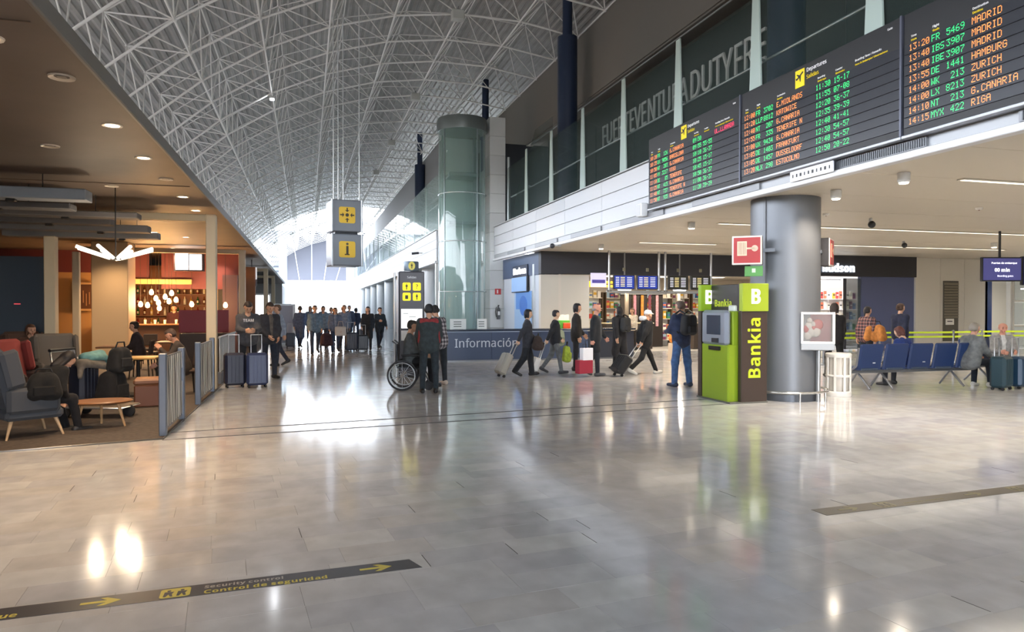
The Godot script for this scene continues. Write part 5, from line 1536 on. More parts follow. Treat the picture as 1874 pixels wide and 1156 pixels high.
	for k in 4:
		for j in 14:
			var t := thing("bottle", "%s bottle on the %s board of the back-bar shelf" % [["brown", "dark green", "amber", "clear", "dark red", "straw-coloured"][(j * 5 + k * 3) % 6], ["lowest", "second", "third", "top"][k]], "bottle", Vector3(-6.75 + j * 0.238, 0.92 + k * 0.42, -30.58), 0, "bottles on the back-bar shelf")
			part(t, "glass", cached("bottle", bott), mat(bcol[(j * 5 + k * 3) % 6], 0.15))
			part(t, "paper_label", cached("blabel", func(): return boxm(Vector3(0, 0.11, 0.045), Vector3(0.06, 0.09, 0.012), 0.003)), mat("#e6dcc2", 0.6))
	for j in 9:
		var t := thing("drinking_glass", "stemless glass standing on the bar counter", "glass", Vector3(-6.2 + j * 0.32, 1.085, -26.6 + 0.1 * (j % 3)), 0, "glasses on the bar counter")
		var g := G.new()
		g.lathe([Vector2(0, 0.0), Vector2(0.035, 0.0), Vector2(0.045, 0.14), Vector2(0.04, 0.14), Vector2(0.03, 0.01), Vector2(0, 0.01)], 12)
		part(t, "tumbler", g, mat("#f2e6d2", 0.05, 0.0, {"alpha": 0.4}))
	# pendant cluster
	var pp := [[-5.55, 1.95, -26.0], [-5.3, 1.75, -26.2], [-5.05, 1.72, -26.0], [-4.85, 1.95, -26.3], [-4.7, 1.8, -25.9], [-4.55, 2.0, -26.2], [-4.4, 1.85, -26.0], [-4.75, 1.62, -26.3], [-4.2, 1.9, -26.1], [-3.7, 1.75, -26.0], [-3.0, 1.7, -26.0], [-2.6, 1.72, -25.6], [-4.95, 2.15, -26.1], [-4.3, 2.12, -25.9]]
	for i in pp.size():
		var t := thing("pendant_bulb", "small warm glass pendant bulb hanging over the bar", "lamp", Vector3(pp[i][0], pp[i][1], pp[i][2]), 0, "pendant bulbs over the bar")
		var g := G.new()
		g.lathe([Vector2(0, -0.1), Vector2(0.06, -0.07), Vector2(0.075, 0.0), Vector2(0.05, 0.07), Vector2(0.025, 0.1), Vector2(0, 0.1)], 12)
		part(t, "bulb", g, mat("#ffd9a0", 0.4, 0.0, {"glow": 3.0}))
		var c := G.new()
		c.tube(Vector3(0, 0.1, 0), Vector3(0, SOF - pp[i][1], 0), 0.006, 0.006, 5)
		part(t, "cable", c, mat("#2b2422", 0.6))
		if i % 2 == 0: lamp_omni(t, Vector3(0, 0, 0), Color(1, 0.76, 0.5), 1.2, 0.06)
	# red low screens and bright sign panels
	var rs := thing("red_screen", "red low partition panel beside the cream portal frame", "partition", Vector3(-2.45, 0, -19.2))
	part(rs, "panel", boxm(Vector3(0, 1.3, 0), Vector3(1.15, 0.56, 0.06), 0.01), mat("#8f2530", 0.5))
	part(rs, "base", boxm(Vector3(0, 0.5, 0), Vector3(1.1, 1.0, 0.3), 0.01), mat("#4a3a32", 0.6))
	var ws := thing("light_box", "bright white backlit panels hanging in the cafe beside the portal", "sign", Vector3(-3.75, 3.2, -25.8))
	for k in 2: part(ws, "lit_screen", boxm(Vector3(-0.22 + k * 0.42, -0.04 * k, 0), Vector3(0.38, 0.6 - 0.08 * k, 0.05), 0.006), mat("#ffffff", 0.4, 0.0, {"glow": 1.6}))
	part(ws, "casing", boxm(Vector3(0, 0, -0.05), Vector3(0.95, 0.7, 0.06), 0.01), mat("#3a2a2a", 0.5))
	var wsn := thing("shop_fascia_sign", "long white blank fascia sign beyond the second portal frame", "sign", Vector3(-2.85, 2.95, -31.2))
	part(wsn, "panel", boxm(Vector3(0, 0.1, 0), Vector3(1.8, 0.5, 0.1), 0.01), mat("#e9e9ea", 0.4, 0.0, {"glow": 0.25}))
	for s in [-0.7, 0.7]: part(wsn, "hanger", boxm(Vector3(s, 0.5, 0), Vector3(0.04, 0.32, 0.04)), mat("#5a565c", 0.5))
	part(wsn, "dark_band", boxm(Vector3(0, -0.3, 0), Vector3(1.8, 0.25, 0.1), 0.01), mat("#5a565c", 0.5))
	var w8 := struct("window_8")
	part(w8, "frame", boxm(Vector3(-2.6, 1.45, -41.0), Vector3(1.5, 1.9, 0.1), 0.01), mat("#d8d8d8", 0.4))
	part(w8, "lit_pane", boxm(Vector3(-2.6, 1.5, -40.94), Vector3(1.35, 1.6, 0.02)), mat("#ffffff", 0.4, 0.0, {"glow": 1.5}))
	var ad := thing("poster_stand", "pale grey poster stand with round white dots in a white frame", "poster stand", Vector3(-0.95, 0, -33.0), 8)
	part(ad, "frame", boxm(Vector3(0, 0.9, 0), Vector3(1.0, 1.8, 0.12), 0.012), mat("#dfe6ea", 0.4))
	part(ad, "sheet", boxm(Vector3(-0.04, 0.9, 0.062), Vector3(0.84, 1.64, 0.008)), mat("#9a9aa6", 0.5))
	for k in 6:
		var ds := PackedVector2Array()
		for q in 12: ds.append(Vector2(cos(TAU * q / 12), sin(TAU * q / 12)) * (0.05 + 0.02 * (k % 3)))
		flat(ad, "dot_print", ds, mat("#eef0f4", 0.5), Vector3(-0.1 + 0.15 * sin(k * 2.3), 0.5 + k * 0.14, 0.067), 0.003)
	# etched glass screens and railing along the edge
	var scr := [[-9.95, -11.35, "first etched grey glass screen with a steel post at the cafe corner"], [-13.0, -14.9, "second etched grey glass screen beside the cream portal frame"]]
	for i in 2:
		var t := thing("glass_screen", scr[i][2], "screen", Vector3(-1.76, 0, (scr[i][0] + scr[i][1]) * 0.5))
		var L: float = scr[i][0] - scr[i][1]
		for z in [L * 0.5, -L * 0.5]: part(t, "post", boxm(Vector3(0, 0.53, z), Vector3(0.09, 1.06, 0.09), 0.01), mat("#6d7480", 0.35, 0.5))
		part(t, "glass", boxm(Vector3(0, 0.54, 0), Vector3(0.02, 0.96, L - 0.1), 0.004), mat("#8b8782", 0.3, 0.0, {"alpha": 0.62}))
		for k in 9:
			var g := G.new()
			var z := -L * 0.45 + L * 0.9 * k / 8.0
			g.path([Vector3(0.014, 0.1, z), Vector3(0.014, 0.4, z + 0.05 * sin(k * 1.7)), Vector3(0.014, 0.7, z - 0.05 * cos(k * 2.1)), Vector3(0.014, 1.0, z + 0.04)], 0.006 + 0.003 * (k % 3), 5)
			part(t, "etched_stem", g, mat("#b9b4aa", 0.5))
	var rl := thing("cafe_railing", "white slatted railing behind the cream portal post", "railing", Vector3(-1.78, 0, -18.0))
	for k in 14: part(rl, "slat", boxm(Vector3(0, 0.62, -1.55 + k * 0.24), Vector3(0.03, 0.72, 0.13), 0.006), mat("#c3c6c9", 0.4))
	part(rl, "top_bar", boxm(Vector3(0, 1.0, 0), Vector3(0.06, 0.05, 3.4), 0.01), mat("#9da1a6", 0.4))
	part(rl, "base", boxm(Vector3(0, 0.13, 0), Vector3(0.08, 0.26, 3.4), 0.01), mat("#6a6c72", 0.5))
	# furniture
	armchair("charcoal wing armchair with pale splayed legs at the carpet edge", Vector3(-3.46, 0.012, -10.5), 125, "#45484d", "#43474e", 0.95)
	armchair("brown and red armchair on the far side of the black-bag trolley", Vector3(-4.15, 0.012, -12.6), 70, "#4a3a36", "#8a3a33", 0.95)
	armchair("beige tub armchair before the cream pillar", Vector3(-4.4, 0.012, -15.0), 30, "#6f675e", "#6f675e", 0.95)
	armchair("dark brown tub armchair beside the warm-lit post", Vector3(-5.4, 0.012, -16.6), 40, "#4a3a32", "#5a4438", 0.95)
	var ct := thing("coffee_table", "low oval wooden coffee table with three splayed legs", "table", Vector3(-2.72, 0.012, -10.95), 10)
	var tg := G.new()
	tg.T = Transform3D(Basis().scaled(Vector3(1, 1, 0.72)), Vector3.ZERO)
	tg.lathe([Vector2(0, 0.36), Vector2(0.38, 0.36), Vector2(0.4, 0.345), Vector2(0.36, 0.32), Vector2(0, 0.32)], 28)
	part(ct, "table_top", tg, mat("#9a6a45", 0.4))
	for k in 3:
		var a := TAU * k / 3 + 0.5
		var g := G.new()
		g.tube(Vector3(cos(a) * 0.24, 0.33, sin(a) * 0.18), Vector3(cos(a) * 0.34, 0, sin(a) * 0.26), 0.022, 0.014, 10)
		part(ct, "leg", g, mat("#c29a6c", 0.5))
	var ot := thing("ottoman", "brown leather cube ottoman behind the first glass screen", "stool", Vector3(-2.5, 0.012, -13.1), 8)
	part(ot, "cushion", boxm(Vector3(0, 0.41, 0), Vector3(0.5, 0.1, 0.5), 0.03), mat("#9a6a4c", 0.5))
	part(ot, "body", boxm(Vector3(0, 0.18, 0), Vector3(0.48, 0.36, 0.48), 0.02), mat("#86543a", 0.5))
	cafe_table("pale wooden cafe table behind the brown ottoman", Vector3(-3.0, 0.012, -14.6), 0, 0.7, 0.6, 0.72, "#c9a05c")
	cafe_table("dark cafe table before the bar counter", Vector3(-3.4, 0.012, -20.5), 0, 0.7, 0.7, 0.74, "#6d5038")
	cafe_table("small cafe table under the spoked lamp", Vector3(-4.3, 0.012, -18.4), 0, 0.6, 0.6, 0.74, "#8a5f3c")
	for c in [[-2.9, -20.4, -90, "dark chair with the guest at the dark table before the bar"], [-4.0, -20.6, 90, "empty dark chair at the dark table before the bar"], [-4.9, -18.4, 90, "empty dark chair at the small cafe table"], [-3.7, -18.3, -90, "dark chair with the guest at the small cafe table"], [-3.3, -22.6, 10, "stray dark chair behind the dark cafe table"], [-4.4, -22.4, -20, "stray dark chair close to the bar counter"]]:
		cafe_chair(c[3], Vector3(c[0], 0.012, c[1]), c[2], "#3c302a")
	cafe_chair("brown cafe chair under the seated woman by the glass screens", Vector3(-2.2, 0.012, -14.55), -70, "#5a4436")
	# luggage trolley with bags
	var lt := thing("luggage_trolley", "steel luggage trolley with black wheels loaded with dark bags", "trolley", Vector3(-2.95, 0.012, -11.95), 70)
	var sm := mat("#c4c6c8", 0.3, 0.8)
	var fr := G.new()
	fr.path([Vector3(-0.25, 0.16, -0.5), Vector3(-0.25, 0.16, 0.45), Vector3(0.25, 0.16, 0.45), Vector3(0.25, 0.16, -0.5)], 0.018, 6)
	fr.path([Vector3(-0.25, 0.16, -0.5), Vector3(-0.25, 0.98, -0.62), Vector3(0.25, 0.98, -0.62), Vector3(0.25, 0.16, -0.5)], 0.018, 6)
	part(lt, "frame", fr, sm)
	part(lt, "platform", boxm(Vector3(0, 0.17, -0.02), Vector3(0.5, 0.02, 0.92), 0.004), mat("#9a8a78", 0.5))
	part(lt, "basket", boxm(Vector3(0, 0.8, -0.46), Vector3(0.46, 0.16, 0.16), 0.02), mat("#b9bbbd", 0.35, 0.7))
	var hb := G.new()
	hb.tube(Vector3(-0.27, 1.0, -0.62), Vector3(0.27, 1.0, -0.62), 0.024, 0.024, 10)
	part(lt, "handle_bar", hb, mat("#1d1d1f", 0.5))
	for w in [[-0.24, -0.42], [0.24, -0.42], [0.0, 0.42]]:
		var g := G.new()
		g.T = Transform3D(Basis(Vector3.BACK, PI / 2), Vector3(w[0], 0.09, w[1]))
		g.lathe([Vector2(0.0, -0.025), Vector2(0.06, -0.025), Vector2(0.09, -0.018), Vector2(0.09, 0.018), Vector2(0.06, 0.025), Vector2(0, 0.025)], 18)
		part(lt, "wheel", g, mat("#232325", 0.6))
	suitcase("dark upright suitcase with a white tag on the trolley", Vector3(-3.2, 0.2, -11.98), 70, "#262a38", 0.42, 0.58, 0.24, false)
	var bp := soft_bag("black soft bag with a strap lying on the trolley's suitcase", Vector3(-2.82, 0.2, -12.0), 70, "#1f1c1c", Vector3(0.24, 0.24, 0.17))
	soft_bag("charcoal rucksack piled on top of the trolley", Vector3(-2.72, 0.67, -12.02), 60, "#2b2928", Vector3(0.18, 0.18, 0.13))
	var jk := thing("folded_jacket", "mint and beige jackets thrown over the trolley's bags", "jacket", Vector3(-3.08, 0.86, -11.95), 60)
	part(jk, "mint_jacket", mesh_of(net([[Vector3(-0.14, 0.06, 0.0), Vector3(0.16, 0.08, 0.0), 0.06, 0.07], [Vector3(-0.1, 0.04, 0.08), Vector3(0.14, 0.03, 0.1), 0.05, 0.05], [Vector3(0.15, 0.06, 0.02), Vector3(0.24, -0.08, 0.08), 0.05, 0.035], [Vector3(-0.1, 0.05, -0.08), Vector3(0.1, 0.05, -0.08), 0.05, 0.05]], 0.026)), cloth("#79aba6", ""))
	part(jk, "beige_jacket", mesh_of(net([[Vector3(-0.24, -0.03, 0.05), Vector3(0.1, -0.02, 0.06), 0.06, 0.06], [Vector3(-0.2, -0.04, 0.12), Vector3(0.12, -0.1, 0.14), 0.05, 0.05], [Vector3(-0.24, -0.04, 0.04), Vector3(-0.32, -0.22, 0.1), 0.05, 0.035], [Vector3(-0.2, -0.03, -0.04), Vector3(0.06, -0.03, -0.05), 0.06, 0.05]], 0.026)), cloth("#7f776c", ""))
	soft_bag("black coat and bag heaped on the charcoal armchair", Vector3(-3.2, 0.47, -10.3), 20, "#151414", Vector3(0.2, 0.16, 0.16))

func soft_bag(label: String, at: Vector3, turn: float, col: String, r: Vector3) -> Node3D:
	# a slumped bag: rounded corners, sagging top, flap, pocket and strap; r is half its size
	var t := thing("soft_bag", label, "bag", at, turn)
	var q: float = minf(r.z, r.x) * 0.55
	var b := []
	for sx in [-1.0, 1.0]:
		for sz in [-1.0, 1.0]:
			b.append([Vector3(sx * (r.x - q), q, sz * (r.z - q)), Vector3(sx * (r.x - q) * 0.85, r.y * 2.0 - q, sz * (r.z - q) * 0.6), q, q * 0.8])
		b.append([Vector3(sx * (r.x - q), q, 0), Vector3(sx * (r.x - q) * 0.5, r.y * 1.7, 0), q, q])
	b.append([Vector3(0, q, 0), Vector3(0, r.y * 1.75 - q, 0), q * 1.25, q])
	part(t, "body", mesh_of(net(b, 0.026)), cloth(col, ""))
	part(t, "front_pocket", boxm(Vector3(0, r.y * 0.8, r.z * 0.95), Vector3(r.x * 1.2, r.y * 0.8, 0.04), 0.015), cloth(col, ""))
	var g := G.new()
	g.path([Vector3(-r.x * 0.6, r.y * 1.8, 0), Vector3(-r.x * 0.35, r.y * 2.5, 0.02), Vector3(r.x * 0.35, r.y * 2.5, 0.02), Vector3(r.x * 0.6, r.y * 1.8, 0)], 0.012, 6)
	part(t, "strap", g, mat("#1b1a1b", 0.7))
	return t

func suitcase(label: String, at: Vector3, turn: float, col: String, w: float, h: float, d: float, handle: bool, tilt := 0.0, group := "") -> Node3D:
	var t := thing("suitcase", label, "suitcase", at, turn, group)
	t.rotation_degrees.x = tilt
	part(t, "shell", boxm(Vector3(0, h * 0.5 + 0.05, 0), Vector3(w, h, d), 0.045), mat(col, 0.4))
	for k in 5: part(t, "rib", boxm(Vector3(-w * 0.36 + k * w * 0.18, h * 0.5 + 0.05, d * 0.5), Vector3(w * 0.06, h * 0.8, 0.014), 0.005), mat(col, 0.35))
	for sx in [-1.0, 1.0]:
		for sz in [-1.0, 1.0]:
			var g := G.new()
			g.T = Transform3D(Basis(Vector3.BACK, PI / 2), Vector3(sx * (w * 0.5 - 0.05), 0.03, sz * (d * 0.5 - 0.05)))
			g.lathe([Vector2(0, -0.015), Vector2(0.03, -0.015), Vector2(0.03, 0.015), Vector2(0, 0.015)], 10)
			part(t, "wheel", g, mat("#1b1b1d", 0.5))
	var hg := G.new()
	var hh := h + 0.42 if handle else h + 0.1
	hg.path([Vector3(-w * 0.25, h + 0.04, -d * 0.3), Vector3(-w * 0.25, hh, -d * 0.3), Vector3(w * 0.25, hh, -d * 0.3), Vector3(w * 0.25, h + 0.04, -d * 0.3)], 0.012, 6)
	part(t, "pull_handle", hg, mat("#b9bbbe", 0.3, 0.7))
	return t

# ---------- bodies: a smooth union of tapered bones, meshed as surface nets ----------
func net(bones: Array, cell: float, sharp := 60.0) -> Array:
	var lo := Vector3.ONE * 1e9
	var hi := Vector3.ONE * -1e9
	for b in bones:
		var r: float = maxf(b[2], b[3]) + cell * 3.0
		lo = lo.min((b[0] as Vector3) - Vector3.ONE * r).min((b[1] as Vector3) - Vector3.ONE * r)
		hi = hi.max((b[0] as Vector3) + Vector3.ONE * r).max((b[1] as Vector3) + Vector3.ONE * r)
	var nx := int((hi.x - lo.x) / cell) + 3
	var ny := int((hi.y - lo.y) / cell) + 3
	var nz := int((hi.z - lo.z) / cell) + 3
	var F := PackedFloat32Array()
	F.resize(nx * ny * nz)
	var touched := PackedInt32Array()
	var reach := cell * 2.0
	for b in bones:
		var a: Vector3 = b[0]
		var e: Vector3 = b[1]
		var ra: float = b[2]
		var dr: float = b[3] - b[2]
		var ab := e - a
		var l2 := maxf(ab.length_squared(), 1e-8)
		var m: float = maxf(b[2], b[3]) + reach
		var p0 := (a.min(e) - Vector3.ONE * m - lo) / cell
		var p1 := (a.max(e) + Vector3.ONE * m - lo) / cell
		for k in range(maxi(0, int(p0.z)), mini(nz - 1, int(p1.z) + 1)):
			for j in range(maxi(0, int(p0.y)), mini(ny - 1, int(p1.y) + 1)):
				var row := (k * ny + j) * nx
				for i in range(maxi(0, int(p0.x)), mini(nx - 1, int(p1.x) + 1)):
					var p := lo + Vector3(i, j, k) * cell
					var t := clampf((p - a).dot(ab) / l2, 0.0, 1.0)
					var d := p.distance_to(a + ab * t) - ra - dr * t
					if d < reach:
						var id := row + i
						if F[id] == 0.0: touched.append(id)
						F[id] += exp(-sharp * d)
	var D := PackedFloat32Array()
	D.resize(F.size())
	D.fill(3.0)
	for id in touched: D[id] = -log(F[id])
	var vid := PackedInt32Array()
	vid.resize(F.size())
	vid.fill(-1)
	var sx := 1
	var sy := nx
	var sz := nx * ny
	var co := PackedInt32Array([0, sx, sy, sx + sy, sz, sx + sz, sy + sz, sx + sy + sz])
	var ed := [[0, 1], [2, 3], [4, 5], [6, 7], [0, 2], [1, 3], [4, 6], [5, 7], [0, 4], [1, 5], [2, 6], [3, 7]]
	var cells := {}
	for id in touched:
		for q in 8:
			var c := id - co[q]
			if c >= 0: cells[c] = true
	var verts := PackedVector3Array()
	for c: int in cells:
		if c + co[7] >= D.size(): continue
		var mask := 0
		for q in 8:
			if D[c + co[q]] < 0.0: mask |= 1 << q
		if mask == 0 or mask == 255: continue
		var s := Vector3.ZERO
		var n := 0
		for e in ed:
			var q0: int = e[0]
			var q1: int = e[1]
			if ((mask >> q0) & 1) == ((mask >> q1) & 1): continue
			var d0 := D[c + co[q0]]
			var d1 := D[c + co[q1]]
			var t := d0 / (d0 - d1)
			var v0 := Vector3(q0 & 1, (q0 >> 1) & 1, q0 >> 2)
			var v1 := Vector3(q1 & 1, (q1 >> 1) & 1, q1 >> 2)
			s += v0.lerp(v1, t)
			n += 1
		vid[c] = verts.size()
		verts.append(lo + (Vector3(c % nx, (c / nx) % ny, c / sz) + s / n) * cell)
	var idx := PackedInt32Array()
	var st := [sx, sy, sz]
	for id in touched:
		for ax in 3:
			if id + st[ax] >= D.size(): continue
			var in0 := D[id] < 0.0
			if in0 == (D[id + st[ax]] < 0.0): continue
			var u: int = st[(ax + 1) % 3]
			var w: int = st[(ax + 2) % 3]
			quad_of(idx, vid, id, u, w, in0)
		# edges whose lower end was never touched
		for ax in 3:
			var o: int = id - st[ax]
			if o >= 0 and F[o] == 0.0 and D[id] < 0.0: quad_of(idx, vid, o, st[(ax + 1) % 3], st[(ax + 2) % 3], false)
	var nor := PackedVector3Array()
	nor.resize(verts.size())
	for i in range(0, idx.size(), 3):
		var fa := verts[idx[i]]
		var nn := (fa - verts[idx[i + 2]]).cross(fa - verts[idx[i + 1]])
		for q in 3: nor[idx[i + q]] += nn
	for i in nor.size(): nor[i] = nor[i].normalized()
	return [verts, nor, idx]

func quad_of(idx: PackedInt32Array, vid: PackedInt32Array, id: int, u: int, w: int, in0: bool):
	var a := vid[id]
	var b := vid[id - u]
	var c := vid[id - u - w]
	var d := vid[id - w]
	if a < 0 or b < 0 or c < 0 or d < 0: return
	if in0: idx.append_array(PackedInt32Array([a, c, b, a, d, c]))
	else: idx.append_array(PackedInt32Array([a, b, c, a, c, d]))

func mesh_of(n: Array, paint = null) -> ArrayMesh:
	var arr := []
	arr.resize(Mesh.ARRAY_MAX)
	arr[Mesh.ARRAY_VERTEX] = n[0]
	arr[Mesh.ARRAY_NORMAL] = n[1]
	arr[Mesh.ARRAY_INDEX] = n[2]
	var c := PackedColorArray()
	for v in n[0]: c.append(paint.call(v) if paint != null else Color.WHITE)
	arr[Mesh.ARRAY_COLOR] = c
	var m := ArrayMesh.new()
	m.add_surface_from_arrays(Mesh.PRIMITIVE_TRIANGLES, arr)
	return m

func head_mesh() -> Mesh:
	return cached("head", func():
		var b := []
		var V := func(x, y, z): return Vector3(x, y, z)
		b.append([V.call(0, 0.032, -0.03), V.call(0, 0.036, 0.012), 0.078, 0.076])
		b.append([V.call(0, -0.01, 0.02), V.call(0, -0.075, 0.044), 0.056, 0.03])
		b.append([V.call(-0.035, -0.02, 0.045), V.call(0.035, -0.02, 0.045), 0.032, 0.032])
		b.append([V.call(-0.03, 0.03, 0.068), V.call(0.03, 0.03, 0.068), 0.014, 0.014])
		b.append([V.call(0, 0.008, 0.084), V.call(0, -0.026, 0.1), 0.008, 0.013])
		b.append([V.call(-0.016, -0.058, 0.074), V.call(0.016, -0.058, 0.074), 0.011, 0.011])
		for s in [-1.0, 1.0]:
			b.append([V.call(s * 0.081, 0.012, -0.006), V.call(s * 0.078, -0.022, 0.002), 0.013, 0.009])
			b.append([V.call(s * 0.031, 0.006, 0.07), V.call(s * 0.033, 0.006, 0.07), 0.011, 0.011])
		b.append([V.call(0, -0.06, -0.012), V.call(0, -0.17, -0.022), 0.05, 0.056])
		return mesh_of(net(b, 0.0085, 130.0), func(v: Vector3):
			for s in [-1.0, 1.0]:
				if v.distance_to(Vector3(s * 0.032, 0.006, 0.082)) < 0.0115: return Color(0.12, 0.09, 0.08)
				if v.distance_to(Vector3(s * 0.032, 0.03, 0.084)) < 0.012: return Color(0.4, 0.3, 0.25)
			if v.distance_to(Vector3(0, -0.058, 0.086)) < 0.014: return Color(0.75, 0.45, 0.42)
			return Color.WHITE))

func hand_mesh(thumb: float, grip: bool) -> Mesh:
	return cached("hand%d%s" % [int(thumb), grip], func():
		var b := []
		for i in 4:
			var x := -0.031 + i * 0.0207
			b.append([Vector3(x * 0.8, 0.0, 0), Vector3(x, 0.085, 0), 0.017, 0.0125])
			var L: float = ([0.062, 0.074, 0.078, 0.068] if thumb > 0.0 else [0.068, 0.078, 0.074, 0.062])[i]
			var p := Vector3(x, 0.088, 0.0)
			var an := 0.3 if not grip else 0.9
			var r := 0.0092
			for k in 3:
				var q: Vector3 = p + Vector3(0, cos(an), sin(an)) * L * [0.45, 0.32, 0.25][k]
				b.append([p, q, r, r - 0.001])
				p = q
				r -= 0.001
				an += 0.35 if not grip else 0.95
		b.append([Vector3(thumb * 0.028, 0.022, 0.004), Vector3(thumb * 0.052, 0.055, 0.016), 0.015, 0.011])
		b.append([Vector3(thumb * 0.052, 0.055, 0.016), Vector3(thumb * (0.05 if not grip else 0.03), 0.088, 0.032), 0.011, 0.0085])
		b.append([Vector3(0, -0.03, 0), Vector3(0, 0.02, 0), 0.026, 0.027])
		return mesh_of(net(b, 0.0055, 260.0)))

func hair_mesh(kind: String) -> Mesh:
	return cached("hair" + kind, func():
		var b := []
		if kind != "bald" and kind != "none":
			b.append([Vector3(0, 0.05, -0.036), Vector3(0, 0.062, 0.012), 0.082, 0.07])
			b.append([Vector3(-0.03, 0.0, -0.05), Vector3(0.03, 0.0, -0.05), 0.062, 0.062])
		if kind == "bald":
			for s in [-1.0, 1.0]: b.append([Vector3(s * 0.07, 0.0, -0.035), Vector3(s * 0.015, -0.015, -0.075), 0.024, 0.042])
		if kind == "long":
			for s in [-1.0, 1.0]: b.append([Vector3(s * 0.06, 0.02, -0.03), Vector3(s * 0.062, -0.17, -0.02), 0.036, 0.03])
			b.append([Vector3(0, 0.0, -0.06), Vector3(0, -0.2, -0.06), 0.06, 0.045])
		if kind == "bob":
			for s in [-1.0, 1.0]: b.append([Vector3(s * 0.062, 0.03, -0.02), Vector3(s * 0.066, -0.08, -0.01), 0.034, 0.03])
			b.append([Vector3(0, 0.0, -0.06), Vector3(0, -0.08, -0.06), 0.06, 0.05])
		if kind == "bun": b.append([Vector3(0, 0.045, -0.12), Vector3(0, 0.05, -0.12), 0.042, 0.042])
		if kind == "pony": b.append([Vector3(0, 0.03, -0.11), Vector3(0, -0.13, -0.12), 0.032, 0.018])
		return mesh_of(net(b, 0.014, 110.0)))

